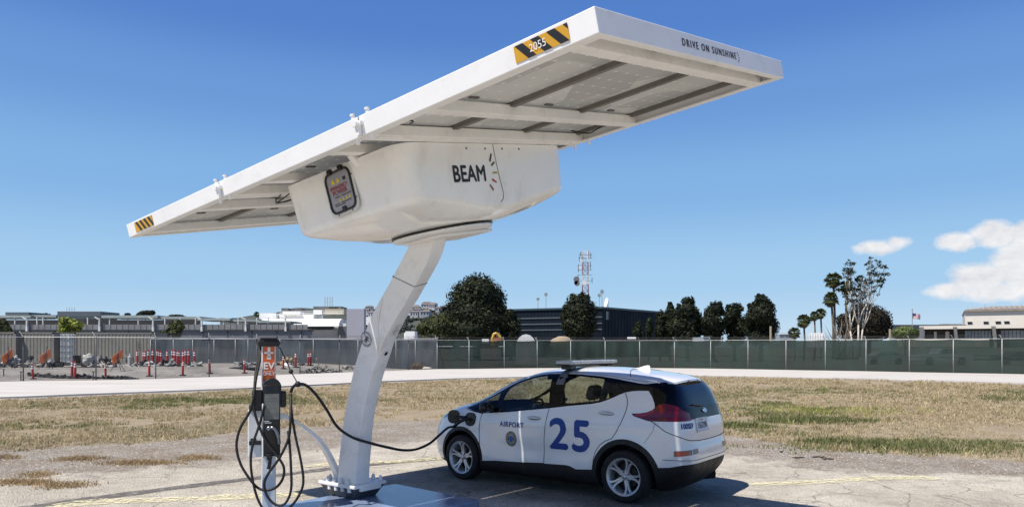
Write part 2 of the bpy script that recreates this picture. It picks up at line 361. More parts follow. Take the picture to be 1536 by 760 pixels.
# asphalt patch strip and worn yellow lines on the lot
def ribbon(pxs,w,m,name,z=.006,wob=.03,step=.15,fade=False):
    P=smooth_path([G(*p) for p in pxs],12); V=[];Fq=[]
    for i,p in enumerate(P):
        t=(P[min(i+1,len(P)-1)]-P[max(i-1,0)]).normalized(); nrm=Vector((-t.y,t.x,0)); 
        s=float(vnoise(p.x*3,p.y*3,1.,4))-.5
        ww=w*(1+.5*s)*(min(1,(i+.5)/6)*min(1,(len(P)-i)/6) if fade else 1)
        V+=[tuple(p+nrm*ww/2+Vector((0,0,z))),tuple(p-nrm*ww/2+Vector((0,0,z)))]
    for i in range(len(P)-1): Fq.append((2*i+1,2*i+3,2*i+2,2*i))
    mb=MB(); mb.add(V,Fq); o=mb.build(name,m); tag(o,kind='structure'); return o
def worn_material(name,col,cover,sc=5.):
    m,nt,b=nodes(name); L=nt.links.new; out=nt.nodes['Material Output']
    tc=N(nt,'ShaderNodeTexCoord'); n=N(nt,'ShaderNodeTexNoise',i_Scale=sc,i_Detail=9.,i_Roughness=.75); L(tc.outputs['Object'],n.inputs['Vector'])
    r=N(nt,'ShaderNodeMapRange',i_1=.5-cover,i_2=.62-cover*.4,i_3=0.,i_4=.9); L(n.outputs[0],r.inputs[0])
    t=N(nt,'ShaderNodeBsdfTransparent'); b.inputs['Base Color'].default_value=rgba(col); b.inputs['Roughness'].default_value=.9
    ms=N(nt,'ShaderNodeMixShader'); L(r.outputs[0],ms.inputs[0]); L(t.outputs[0],ms.inputs[1]); L(b.outputs[0],ms.inputs[2]); L(ms.outputs[0],out.inputs[0]); return m
M_stripe=worn_material('asphalt_patch',(.125,.115,.11),.16,9.)
M_yl=worn_material('worn_yellow_line',(.76,.70,.44),.07,13.)
ribbon([(-40,772),(105,752),(250,733),(380,717),(520,700),(640,689),(760,678)],.26,M_stripe,'asphalt_seam',z=.006)
ribbon([(60,763),(140,753),(260,749),(390,744),(460,741)],.34,M_yl,'yellow_line',z=.010,fade=True)
ribbon([(430,701),(520,695),(600,692),(680,686)],.28,M_yl,'yellow_line',z=.010,fade=True)
ribbon([(1105,727),(1220,723),(1300,718),(1360,716.5),(1410,718)],.30,M_yl,'yellow_line',z=.010,fade=True)
# ================================================================ grass, weeds, stones (stuff)
def blades(name,pts,hgt,wid,mats_w,spread=.05,per=9,lean=.5):
    n=len(pts)*per; base=np.repeat(pts,per,0)+np.c_[RNG.normal(0,spread,(n,2)),np.zeros(n)]
    hh=np.repeat(hgt,per)*RNG.uniform(.45,1.15,n); az=RNG.uniform(0,2*math.pi,n); wv=np.c_[np.cos(az),np.sin(az),np.zeros(n)]*(wid*RNG.uniform(.6,1.4,n))[:,None]
    az2=RNG.uniform(0,2*math.pi,n); ln=RNG.uniform(.1,lean,n)*hh; d=np.c_[np.cos(az2)*ln,np.sin(az2)*ln,hh]
    mid=base+d*.55*np.c_[np.full((n,2),.5),np.ones(n)]; tip=base+d
    V=np.stack([base-wv,base+wv,mid+wv*.7,mid-wv*.7,tip],1).reshape(-1,3); V[:,2]-=.01
    k=np.arange(n)*5; Fq=np.concatenate([np.stack([k,k+1,k+2],-1),np.stack([k,k+2,k+3],-1),np.stack([k+3,k+2,k+4],-1)])
    mi=np.repeat(np.repeat(mats_w[1],per)[None],3,0).ravel()
    return tag(fastmesh(name,V,Fq,mats_w[0],mi,n=3),kind='stuff')
def leafmat(name,col,var=.35,sc=3.,trans=.3):
    m,nt,b=nodes(name); L=nt.links.new; out=nt.nodes['Material Output']
    g=N(nt,'ShaderNodeNewGeometry'); tc=N(nt,'ShaderNodeTexCoord'); n=N(nt,'ShaderNodeTexNoise',i_Scale=sc,i_Detail=3.); L(tc.outputs['Object'],n.inputs['Vector'])
    a=N(nt,'ShaderNodeMath',operation='ADD'); L(g.outputs['Random Per Island'],a.inputs[0]); L(n.outputs[0],a.inputs[1])
    r=N(nt,'ShaderNodeMapRange',i_1=.3,i_2=1.3,i_3=1-var,i_4=1+var); L(a.outputs[0],r.inputs[0])
    mx=N(nt,'ShaderNodeMix',data_type='RGBA',blend_type='MULTIPLY'); mx.inputs[0].default_value=1; mx.inputs[6].default_value=rgba(col); L(r.outputs[0],mx.inputs[7])
    L(mx.outputs[2],b.inputs['Base Color']); b.inputs['Roughness'].default_value=.7; b.inputs['Specular IOR Level'].default_value=.25
    t=N(nt,'ShaderNodeBsdfTranslucent'); L(mx.outputs[2],t.inputs[0]); ms=N(nt,'ShaderNodeMixShader'); ms.inputs[0].default_value=trans; L(b.outputs[0],ms.inputs[1]); L(t.outputs[0],ms.inputs[2]); L(ms.outputs[0],out.inputs[0]); return m
GM=[leafmat('dry_grass_blades',(.50,.415,.26),.35,.6),leafmat('green_grass_blades',(.17,.185,.07),.4,.6),leafmat('straw_blades',(.36,.265,.15),.4,.6),leafmat('yellow_flower_blades',(.34,.35,.09),.5,1.)]
def scatter(n,x0,x1,y0,y1,bias=1.6):
    x=RNG.uniform(0,1,n); y=y0+(y1-y0)*RNG.uniform(0,1,n)**bias
    half=lambda s: s
    x=x0+(x1-x0)*x; return x,y
def cone_scatter(n,y0,y1,bias=1.5,pad=1.12):
    """points inside the wedge of ground the photo could see, denser near the camera"""
    y=y0+(y1-y0)*RNG.uniform(0,1,n)**bias; x=RNG.uniform(-1,1,n)*.72*pad*y; return x,y
# dry / green mix
x,y=cone_scatter(84000,10.2,47,1.35)
dA=y-yA(x); dC=yC(x)-y
nz=vnoise(x,y,.9,1)*.5+vnoise(x,y,.3,2)*.5
keep=(dA+(nz-.5)*1.6>0)&(dC+(nz-.5)*.8>1.5)
gnoise=vnoise(x,y,4.2,8)*.42+vnoise(x,y,1.1,9)*.36+vnoise(x,y,.4,10)*.22
# where the photo shows green: patches on the right, band along the road on the left
def blob(px,py,rx_,ry_):
    c=G(px,py); return np.exp(-(((x-c.x)/rx_)**2+((y-c.y)/ry_)**2))
gb=.42*blob(1290,588,5,2.6)+.5*blob(1215,615,3.0,1.8)+.45*blob(1350,666,2.2,.8)+.40*blob(1500,668,1.8,.8)+.4*blob(1100,650,1.2,.5)+.35*blob(1500,600,3,2.)+.55*blob(330,601,5,1.8)+.35*blob(60,612,6,1.2)+.25*blob(100,640,3,1.)+.2*blob(1080,600,2.0,3)+.25*blob(1430,640,2,1)
gb=gb*(.25+1.5*vnoise(x,y,1.0,41)*vnoise(x,y,.45,42)*1.6)
gsc=gnoise+gb
keep&=(nz+gb*.6+.6*(vnoise(x,y,2.3,31)-.5)>.38)
x,y,gsc,nz,dA=x[keep],y[keep],gsc[keep],nz[keep],dA[keep]
mi=np.where(gsc+RNG.normal(0,.17,len(x))>.84,1,np.where(RNG.uniform(0,1,len(x))<.22,2,0))
hg=np.clip(.035+.045*gsc+.05*(nz-.3)+.03*RNG.uniform(-1,1,len(x))**3,.02,.2)*np.where(mi==1,1.15,1.)*(.75+.6*np.clip((y-12)/25,0,1))
pts=np.c_[x,y,gz(x,y)+0*x]
wid=.0028+.00028*y
tall_tuft=(RNG.uniform(0,1,n if False else len(x))<.10)&(mi==0); hg=np.where(tall_tuft,hg*1.9,hg)  # some dry tufts stand taller
n=len(x)
blades('grass',pts,hg,np.repeat(wid,8),(GM,mi),per=8,spread=.055,lean=.9)
# weeds with yellow-green tops, clumps of bushy green
def weed_field(name,px,py,rx_,ry_,n,h,mi_,w=.011,lean=.6):
    c=G(px,py); x=c.x+RNG.normal(0,rx_,n); y=c.y+RNG.normal(0,ry_,n); pts=np.c_[x,y,np.zeros(n)]
    return blades(name,pts,np.full(n,h)*RNG.uniform(.6,1.2,n),np.full(n*10,w),(GM,np.full(n,mi_)),per=10,spread=.07,lean=lean)
weed_field('weeds',1225,632,.85,.24,340,.15,1,.010)
weed_field('weeds',1200,634,.5,.2,90,.17,1,.014)
weed_field('weeds',1225,616,1.2,.75,330,.11,3,.009)
weed_field('weeds',1160,622,.5,.3,110,.12,1,.010)
weed_field('weeds',1095,640,.45,.22,160,.14,1,.013)
weed_field('weeds',1245,664,.3,.12,60,.13,1,.013)
weed_field('weeds',1370,672,1.5,.35,260,.09,1,.009)
weed_field('weeds',1480,676,1.2,.3,160,.08,1,.009)
for px,py,rr,cnt in ((120,688,.22,90),(215,694,.30,160),(295,687,.16,70),(30,724,.30,120),(100,728,.18,60),(10,686,.12,40),(60,712,.12,30)):
    weed_field('dead_grass_tufts',px,py,rr,.10,cnt,.07,2,.007,1.6)
# twigs and litter on the lot
M_twig=mat('dark_twig',(.06,.045,.035),.9,var=.3)
for k,(px,py,ln,lb) in enumerate(((1198,687,.22,'dark dry twig on the gravel, left of the pair behind the faded yellow line'),(1228,686,.26,'dark curved twig on the gravel, upper of two close together'),(1242,689,.20,'dark twig on the gravel, right end of the small group'),(1172,678,.07,'small dark stone on the gravel right of the car'))):
    c=G(px,py); rr_=random.Random(k); pts=[c+Vector(((j/6-.5)*ln,rr_.uniform(-.02,.02),.012+rr_.uniform(0,.012))) for j in range(7)]
    mb=MB(); mb.tube(pts,.012,6,rs=[.006,.012,.014,.011,.014,.010,.005]); tag(mb.build('twig' if k<3 else 'stone',M_twig,smooth=True),lb,'twig' if k<3 else 'stone')
# stones
def stones(name,x,y,size,m,zoff=0.):
    n=len(x); base=np.array([(1,0,0),(-.3,.9,0),(-.8,-.5,0),(.2,-.95,0),(.1,.05,.75)],float)
    az=RNG.uniform(0,6.28,n); c,s=np.cos(az),np.sin(az); sc=size[:,None]*np.c_[RNG.uniform(.6,1.3,n),RNG.uniform(.5,1.,n),RNG.uniform(.5,1.,n)]
    B=base[None]*sc[:,None,:]+RNG.normal(0,.08,(n,5,3))*size[:,None,None]
    X=B[...,0]*c[:,None]-B[...,1]*s[:,None]+x[:,None]; Yv=B[...,0]*s[:,None]+B[...,1]*c[:,None]+y[:,None]; Z=B[...,2]+gz(x,y)[:,None]+zoff
    V=np.stack([X,Yv,Z],-1).reshape(-1,3); k=np.arange(n)*5
    Fq=np.concatenate([np.stack([k+a,k+b_,k+4],-1) for a,b_ in ((0,1),(1,2),(2,3),(3,0))])
    return tag(fastmesh(name,V,Fq,m,n=3),kind='stuff')
M_stone=leafmat('gravel_stones',(.29,.262,.228),.8,2.,trans=.0)
x,y=cone_scatter(60000,7.5,19,1.1); dB=y-yB(x); dA=y-yA(x); nz=vnoise(x,y,.7,21)
keep=((dB+(nz-.5)*1.2>-.1)&(dA+(nz-.5)*1.0<.9))|((RNG.uniform(0,1,len(x))<.03+.5*np.exp(dB/.8)*(nz>.45))&(dB<0))|(RNG.uniform(0,1,len(x))<.02)
x,y=x[keep],y[keep]; stones('gravel',x,y,RNG.uniform(.005,.017,len(x)),M_stone)
# ================================================================ solar canopy with charging pad
Aa=Vector((0.46280494,4.08,3.83920547)); aL=Vector((-0.75478721,0.65114416,-0.07942011)).normalized(); aS=Vector((0.62847636,0.75251682,0.19681438)).normalized(); an=Vector((-0.1879195,-0.09863932,0.97721878)).normalized()
LLn,SSn,BD=6.523,3.057,.151
AM=frameM(Aa,aL,aS,an)
def ap(l,s,h): return AM@Vector((l,s,h))
uu=Vector((-.80,.60,0)); vv=Vector((.60,.80,0))
C0=Vector((-1.85,8.43,0)); PU,PV=.315,.225
foot=C0+uu*(.105+PU/2)+vv*(.075+PV/2)
canopy=thing('solar_canopy','white solar charging canopy on a curved column, parked beside the white car','solar canopy',(foot.x,foot.y,0))
def cb(mb,name,mats,parent=None,**k): return mb.build(name,mats,parent or canopy,world=True,**k)
M_pad=mat('pad_blue_white_paint',(.20,.26,.38),.18,var=.25,scale=3,dirt=((.16,.16,.17),.6),bump=.05,bscale=12)
# pad
e1=Vector((-.66,-.751,0)); e2=Vector((.751,-.66,0)); P0=Vector((-1.476,9.49,0))-e2*.10
mb=MB(); mb.box((0,0,0),(4.2,1.55,.10),M=frameM(P0,e1,e2,Vector((0,0,-1)))@Matrix.Translation((0,0,-.10)),bev=.012)
pad=cb(mb,'base_pad',M_pad)
# neck + base plate + bolts
mb=MB()
def rect(c0,a,b,z): return [c0+Vector((0,0,z)),c0+uu*a+Vector((0,0,z)),c0+uu*a+vv*b+Vector((0,0,z)),c0+vv*b+Vector((0,0,z))]
bot=rect(C0+uu*.10+vv*.09,.46,.34,.101); top=rect(C0+uu*.02+vv*.02,.62,.48,.235)
mb.add(bot+top,[(3,2,1,0),(4,5,6,7),(0,1,5,4),(1,2,6,5),(2,3,7,6),(3,0,4,7)]); cb(mb,'plinth',M_darkgrey)
mb=MB(); mb.box((0,0,.236),(.66,.52,.28),M=frameM(C0,uu,vv,Vector((0,0,1))),bev=.014); mb.box((-.01,.10,.20),(.03,.42,.279),M=frameM(C0,uu,vv,Vector((0,0,1))),bev=.004)
plate=cb(mb,'base_plate',M_white)
def bolt(p,up=True):
    mb=MB(); M=Matrix.Translation(p)
    if up: mb.lathe([(.030,-.004),(.030,.004),(.026,.006),(.026,.03),(.022,.036),(.016,.037),(.016,.055),(.012,.06),(.0,.06)],12,M=M)
    else: mb.lathe([(.0,-.05),(.020,-.05),(.026,-.045),(.026,-.008),(.030,-.005),(.030,.002)],12,M=M)
    cb(mb,'bolt',M_white,angle=40)
for a,b_ in ((.17,.045),(.29,.045),(.41,.045),(.53,.045),(.60,.14),(.60,.27),(.60,.40),(.05,.46),(.20,.48),(.40,.48)):
    p=C0+uu*a+vv*b_; bolt(p+Vector((0,0,.282))); 
for a in (.12,.24,.36,.48): bolt(C0+uu*a+vv*.035+Vector((0,0,.236)),False)
# column
ptop=Vector((-.885,7.44,0))
ctr=[]
lean=ptop-foot
for mx,my in ((530,729),(531,700),(534.5,665),(537.5,635),(543.5,600),(552.6,560),(563,527),(573,497),(590,463),(606,436),(618,414),(629,394),(638,376),(643,360),(644,350)):
    q=(mx-CX)/F; s=(q*foot.y-foot.x)/(lean.x-q*lean.y); P=foot+lean*s; P.z=H+(HY-my)/F*P.y
    ctr.append(P)
ctr[0].z=.282
ctr=smooth_path(ctr,4)
def ring_at(i,k=1.):
    k=k*(1.06-.14*min(1.,ctr[i].z/1.2))
    t=(ctr[min(i+1,len(ctr)-1)]-ctr[max(i-1,0)]).normalized()
    uh=uu-t*uu.dot(t); uh.normalize(); vh=t.cross(uh).normalized()
    if vh.dot(vv)<0: vh=-vh
    out=[]; r=.016; c_=[(-1,-1),(1,-1),(1,1),(-1,1)]
    for a,(sx,sy) in enumerate(c_):
        cx,cy=sx*(PU/2-r),sy*(PV/2-r)
        for j in range(4):
            th=math.atan2(sy,sx)-math.pi/4+j/3*math.pi/2
            out.append(ctr[i]+uh*(cx+r*math.cos(th))*k+vh*(cy+r*math.sin(th))*k)
    return out,t,uh,vh
mb=MB(); n=len(ctr); V=[]
for i in range(n): V+=ring_at(i)[0]
Fq=[tuple(reversed(range(16))),tuple(range((n-1)*16,n*16))]
for i in range(n-1):
    for j in range(16): Fq.append((i*16+j,i*16+(j+1)%16,(i+1)*16+(j+1)%16,(i+1)*16+j))
mb.add(V,Fq); pole=cb(mb,'column',M_white,angle=25)
# joint seam around the column, cable gland, hole, recess disc
def near_row(y): return min(range(n),key=lambda i:abs(HY+F*(H-ctr[i].z)/ctr[i].y-y))
i=near_row(420); rg,t_,uh,vh=ring_at(i,1.012); mb=MB(); mb.tube([p-t_*(.13*((p-ctr[i]).dot(uh)/PU)) for p in rg+[rg[0]]],.004,6); cb(mb,'joint_seam',M_postd,pole)
mb=MB(); p=ctr[i]+uh*(PU/2)-vh*(PV/2)*.5; mb.sphere(p-t_*.09,.018); cb(mb,'cable_gland',M_black,pole)
i=near_row(523); rg,t_,uh,vh=ring_at(i); Mf=frameM(ctr[i]-uh*(PU/2)-vh*.0,vh,t_,-uh)
mb=MB(); mb.lathe([(.034,0.0),(.034,.004),(.026,.004),(.026,.001),(0,.001)],20,M=Mf); o_=cb(mb,'hole_rim',M_white,pole,angle=30)
mb=MB(); mb.lathe([(.025,.0022),(0,.0022)],20,M=Mf@Matrix.Translation((0,0,.0005))); cb(mb,'hole',M_black,pole)
# round sticker on the left face
i=near_row(514); rg,t_,uh,vh=ring_at(i); Mf=frameM(ctr[i]-vh*(PV/2+.003)+uh*.085,-uh,t_,-vh)
mb=MB()
for r0,r1 in ((.083,.088),(.064,.067)): mb.lathe([(r0,0),(r1,0)],40,M=Mf,closed=False)
mb.f=[f for f in mb.f if len(f)==4]; mb.m=mb.m[:len(mb.f)]
for k in range(26):
    if k in (0,13): continue
    th=2*math.pi*k/26; c_=Vector((.0755*math.cos(th),.0755*math.sin(th),0)); a=Vector((-math.sin(th),math.cos(th),0)); b_=Vector((math.cos(th),math.sin(th),0))
    w_=.0035+.0015*((k*7)%3)
    mb.add([Mf@(c_+a*p+b_*q) for p,q in ((-w_,-.0045),(w_,-.0045),(w_,.0045),(-w_,.0045))],[(0,1,2,3)])
for sx,sy,w_,h_ in ((0,.032,.035,.005),(-.005,.018,.028,.004),(0,-.002,.018,.012),(.034,0,.010,.006),(0,-.024,.022,.004),(0,-.036,.026,.004)):
    mb.add([Mf@Vector((sx+p*w_,sy+q*h_,0)) for p,q in ((-1,-1),(1,-1),(1,1),(-1,1))],[(0,1,2,3)])
cb(mb,'round_sticker',M_stkblack,pole)
# small print block on the right face
i=near_row(478); rg,t_,uh,vh=ring_at(i); Mf=frameM(ctr[i]-uh*(PU/2+.003)-vh*.0,vh,t_,-uh)@Matrix.Rotation(R(-2),4,'Z')
mb=MB()
rows=[(.062,.052,.006),(.030,.016,.014),(-.004,.040,.006),(-.018,.050,.005),(-.031,.044,.005),(-.044,.036,.005),(-.066,.026,.007),(-.086,.050,.003)]
for q,(y0,w_,h_) in enumerate(rows):
    x0=-w_
    while x0<w_:
        l_=random.uniform(.004,.014); mb.add([Mf@Vector(p) for p in ((x0,y0-h_/2,0),(min(w_,x0+l_),y0-h_/2,0),(min(w_,x0+l_),y0+h_/2,0),(x0,y0+h_/2,0))],[(0,1,2,3)]); x0+=l_+.004
cb(mb,'instruction_print',M_stkblack,pole)
# weld line on the left face (light raised seam)
rg0=[near_row(y) for y in (505,495,480,465)]
pts=[]
for k,(ii_,off) in enumerate(zip([near_row(y) for y in (517,500,485,470,458)],(-.13,-.07,.0,.07,.12))):
    _,t_,uh,vh=ring_at(ii_); pts.append(ctr[ii_]-vh*(PV/2+.001)+uh*off)
mb=MB(); mb.tube(pts,.007,6); cb(mb,'weld_seam',M_white,pole)
# slewing plate under the enclosure (disc tilted with the array) and bracket
pc=ap(3.10,1.60,-.845)
Mp=frameM(pc,aL,aS,an)
mb=MB(); mb.lathe([(0,-.036),(.49,-.036),(.515,-.028),(.515,-.004),(.505,0),(0,0)],48,M=Mp); cb(mb,'turntable',M_white,angle=35)
mb=MB(); mb.lathe([(.505,.001),(.525,.001),(.525,.016),(.505,.016)],48,M=Mp,closed=True); cb(mb,'gasket',M_black,smooth=True)
mb=MB(); mb.box((-.26,-.32,-.070),(.26,.48,-.037),M=Mp,bev=.01); cb(mb,'mounting_bracket',M_white)
# enclosure
l0,l1,s0,s1=2.28,4.06,.46,2.86; rad=.20
def rr(k,ins,N_=120):
    """rounded rectangle point k/N_, inset ins"""
    a0,a1,b0,b1=l0+ins,l1-ins,s0+ins,s1-ins; r=max(.05,rad-ins*.3); 
    segs=[((a0+r,b0),(a1-r,b0)),('c',(a1-r,b0+r),-90),((a1,b0+r),(a1,b1-r)),('c',(a1-r,b1-r),0),((a1-r,b1),(a0+r,b1)),('c',(a0+r,b1-r),90),((a0,b1-r),(a0,b0+r)),('c',(a0+r,b0+r),180)]
    per=N_/8; g=int(k//per); t=(k%per)/per; sg=segs[g]
    if sg[0]=='c': th=R(sg[2]+90*t); return (sg[1][0]+r*math.cos(th),sg[1][1]+r*math.sin(th))
    return (sg[0][0]*(1-t)+sg[1][0]*t,sg[0][1]*(1-t)+sg[1][1]*t)
NB=160; levels=[('w',0.,-.155),('w',.006,-.3),('w',.018,-.45),('e',.028,.0),('e',.035,-.03),('e',.055,-.055),('e',.085,-.075)]
V=[];cx,cy=3.10,1.60
for kind,ins,h in levels:
    for k in range(NB):
        l,s=rr(k,ins,NB)
        hb=-.585-.13*math.exp(-((s-1.62)/.62)**2)+.02*math.exp(-((s-2.7)/.3)**2)
        V.append((l,s,h if kind=='w' else hb+h))
base=V[-NB:]
for t in (.15,.4,.7,1.):
    for k in range(NB):
        l,s,h=base[k]; a=math.atan2(s-cy,l-cx); dl,ds=cx+.545*math.cos(a),cy+.545*math.sin(a); 
        V.append((l*(1-t)+dl*t,s*(1-t)+ds*t,h*(1-t)-.825*t-.022*math.sin(math.pi*t)))
nl=len(V)//NB; Fq=[]
for i in range(nl-1):
    for k in range(NB): Fq.append((i*NB+k,(i+1)*NB+k,(i+1)*NB+(k+1)%NB,i*NB+(k+1)%NB))
Fq.append(tuple(range(NB))); Fq.append(tuple(reversed(range((nl-1)*NB,nl*NB))))
M_encl=mat('glossy_gelcoat_shell',(.90,.895,.87),.16,var=.04,scale=1.2,dirt=((.58,.50,.38),.42),coat=.4,dstretch=(1.6,1.6,.7))
mb=MB(); mb.add([AM@Vector(p) for p in V],Fq); encl=cb(mb,'battery_enclosure',M_encl,angle=50)
# seam, screws
for s_ in (1.28,1.54,1.79,2.05):
    mb=MB(); mb.lathe([(.010,0),(.009,.004),(0,.005)],10,M=frameM(ap(2.281,s_,-.20),aS,an,-aL)); cb(mb,'screw',M_postd,encl)
# BEAM lettering and sun rays
EBV=BVHTree.FromPolygons([Vector(p) for p in V],Fq)
def onencl(s,h,off=.003):
    r_=EBV.ray_cast(Vector((1.0,s,h)),Vector((1,0,0))); l_=r_[0].x if r_[0] is not None else 2.29
    return ap(l_-off,s,h)
v,f=text_mb('BEAM',.205,.005,space=1.04,sx=.86); mb=MB(); mb.add([onencl(1.275+p[0],-.435+p[1],.003+p[2]) for p in v],f); cb(mb,'lettering',M_stkblack,encl)
cols=[(.012,.012,.014),(.10,.10,.03),(.50,.34,.04),(.45,.05,.03),(.20,.03,.03)]
for k,(px,py,ang) in enumerate(((734.5,237,62),(738.5,246,32),(742.5,259,0),(742,271,-28),(738.5,281,-52))):
    d=Vector(((px-CX)/F,1,(HY-py)/F)); tt=((ap(2.292,0,0)-Vector((0,0,H))).dot(aL))/d.dot(aL); p=Vector((0,0,H))+d*tt
    q_=AM.inverted()@p; Mr=frameM(onencl(q_.y,q_.z,.006),aS,an,-aL)@Matrix.Rotation(R(ang),4,'Z'); w_=.032 if k else .042
    mb=MB(); mb.add([Mr@Vector(q) for q in ((-w_,-.009,0),(w_,-.009,0),(w_,.009,0),(-w_,.009,0))],[(0,1,2,3)]); cb(mb,'sun_ray_mark',mat('ray_%d'%k,cols[k],.45),encl)
mb=MB(); mb.tube([onencl(s_,h_,.0) for s_,h_ in ((1.66,-.16),(1.665,-.25),(1.675,-.35),(1.69,-.45),(1.705,-.55),(1.715,-.62),(1.70,-.67),(1.66,-.70))],.0045,6); cb(mb,'panel_seam',M_postd,encl)
# hatch window with gasket, hinges, notice
hc=ap(3.135,s0+.003,-.372); Mh=frameM(hc,-aL,an,-aS)@Matrix.Rotation(R(3),4,'Z')
def rrect(w,h,r,z,nq=6):
    out=[]
    for cx_,cy_,a0 in ((w-r,h-r,0),(-w+r,h-r,90),(-w+r,-h+r,180),(w-r,-h+r,270)):
        for j in range(nq+1): th=R(a0+90*j/nq); out.append(Vector((cx_+r*math.cos(th),cy_+r*math.sin(th),z)))
    return out
mb=MB(); o1=rrect(.215,.215,.08,.0); o2=rrect(.215,.215,.08,.006); nn=len(o1); mb.add([Mh@p for p in o1+o2],[tuple(range(nn,2*nn))]+[(i,(i+1)%nn,(i+1)%nn+nn,i+nn) for i in range(nn)]); hatch=cb(mb,'hatch',M_steel,encl)
hatch.data.materials.clear(); hatch.data.materials.append(mat('hatch_flange_paint',(.68,.67,.64),.35))
mb=MB(); mb.tube([Mh@p for p in rrect(.178,.178,.065,.012)]+[Mh@rrect(.178,.178,.065,.012)[0]],.011,8,caps=False)
for x_ in (-.085,.075): mb.box((x_-.028,.165,.006),(x_+.028,.215,.03),M=Mh,bev=.004)
mb.box((-.02,-.19,.008),(.03,-.14,.024),M=Mh,bev=.003)
enclh=cb(mb,'hatch_trim',M_black,encl,angle=40)
mb=MB(); o1=rrect(.17,.17,.06,.008); mb.add([Mh@p for p in o1],[tuple(range(len(o1)))]); cb(mb,'hatch_pane',mat('hatch_pane_grey',(.33,.33,.37),.08,var=.15,scale=3),encl)
M_red=mat('notice_red',(.40,.05,.06),.4)
for s_,y_,sz in (('EMERGENCY',.040,.045),('POWER',-.005,.062)):
    v,f=text_mb(s_,sz,.001); mb=MB(); mb.add([Mh@Vector((p[0]-.01,p[1]+y_,.011+p[2])) for p in v],f); cb(mb,'notice_lettering',M_red,encl)
mb=MB()
for x_,y_,r_ in ((-.075,.095,.033),(.0,.095,.033),(-.03,-.075,.02),(.02,-.075,.02),(.07,-.075,.02),(.115,-.075,.02)):
    mb=MB(); mb.add([Mh@Vector((x_+r_*math.cos(a),y_+r_*math.sin(a),.011)) for a in (R(90),R(210),R(330))],[(0,1,2)]); cb(mb,'warning_triangle',mat('warning_yellow_bright',(.75,.55,.03),.4),encl)
mb=MB()
for y_,x0,x1 in ((-.045,-.10,-.02),(-.045,.0,.13),(-.105,-.12,-.04),(-.105,-.02,.12),(-.12,-.12,.02)):
    x_=x0
    while x_<x1: l_=random.uniform(.008,.02); mb.add([Mh@Vector(p) for p in ((x_,y_,.011),(x_+l_,y_,.011),(x_+l_,y_+.008,.011),(x_,y_+.008,.011))],[(0,1,2,3)]); x_+=l_+.006
mb.box((.07,.08,.010),(.11,.11,.0115),M=Mh); cb(mb,'notice_print',M_stkblack,encl)
for k in range(8):
    a=k*math.pi/4+.39; mb=MB(); mb.lathe([(.008,0),(.007,.003),(0,.004)],8,M=Mh@Matrix.Translation((.198*max(-1,min(1,1.35*math.cos(a))),.198*max(-1,min(1,1.35*math.sin(a))),.006))); cb(mb,'hatch_screw',M_postd,encl)
# array frame: three hinged sections
M_frame=mat('white_powder_coat_frame',(.86,.855,.85),.40,var=.04,scale=2,dirt=((.60,.54,.46),.28))
cuts=[0,2.174,4.349,LLn]; g=.009; T=.055
frame=None
for k in range(3):
    a0=cuts[k]+(g if k else 0); a1=cuts[k+1]-(g if k<2 else 0)
    mb=MB()
    mb.box((a0,0,-BD),(a1,T,0),M=AM,bev=.006); mb.box((a0,SSn-T,-BD),(a1,SSn,0),M=AM,bev=.006)   # long sides
    mb.box((a0+.01,T-.002,-BD+.001),(a1-.01,T+.05,-BD+.012),M=AM); mb.box((a0+.01,SSn-T-.05,-BD+.001),(a1-.01,SSn-T+.002,-BD+.012),M=AM)
    if k==0: mb.box((-.004,.001,-BD-.001),(T,SSn-.001,.001),M=AM,bev=.006)
    if k==2: mb.box((LLn-T,.001,-BD-.001),(LLn+.004,SSn-.001,.001),M=AM,bev=.006)
    cb(mb,'frame_section',M_frame)
def cbeam(l0_,l1_,h0=-BD-.002,h1=-.066):
    mb=MB(); mb.box((l0_,T+.001,h0),(l1_,SSn-T-.001,h1),M=AM,bev=.008); cb(mb,'cross_beam',M_under)
for a,b_ in ((.175,.275),(1.46,1.57),(2.12,2.166),(2.184,2.28),(4.24,4.34),(4.36,4.45),(4.95,5.06),(6.24,6.34)): cbeam(a,b_)
cbeam(2.70,2.80,-.14,-.06); cbeam(3.75,3.85,-.14,-.06)
# strut between frame and enclosure
mb=MB(); mb.box((-.03,-.05,-.02),(.03,.05,.30),M=frameM(ap(2.85,.62,-.36),aL,(aS*.9+an*.1).normalized(),(an*.8-aS*.6).normalized()),bev=.01); cb(mb,'strut',M_under)
# hinges on the long edges
def hinge(l,s,out):
    sgn=-1 if s<.1 else 1
    mb=MB()
    for dl in (-.09,.09):
        mb.tube([ap(l+dl,s-sgn*.03,-.004),ap(l+dl,s-sgn*.03,.030)],.017,10)
        mb.tube([ap(l+dl,s-sgn*.03,.030),ap(l+dl,s-sgn*.03,.044)],.022,10)
        mb.tube([ap(l+dl,s-sgn*.03,-BD-.040),ap(l+dl,s-sgn*.03,-BD+.004)],.016,10)
    mb.box((l-.085,s-.012,-.10),(l+.085,s+.012,-.03),M=AM,bev=.004) if False else None
    mb.box((l-.05,s+min(0,sgn*.03),-.075),(l+.05,s+max(0,sgn*.03),-.04),M=AM,bev=.006)
    mb.tube([ap(l,s+sgn*.005,-.055),ap(l,s+sgn*.05,-.055)],.022,12)
    mb.prism([ap(l-.03,s+sgn*.004,-.05),ap(l+.03,s+sgn*.004,-.05),ap(l+.012,s+sgn*.004,-.145),ap(l-.012,s+sgn*.004,-.145)],aS*sgn*.03)
    cb(mb,'hinge',M_frame,angle=40)
for l in cuts[1:3]:
    hinge(l,0,-1); hinge(l,SSn,1)
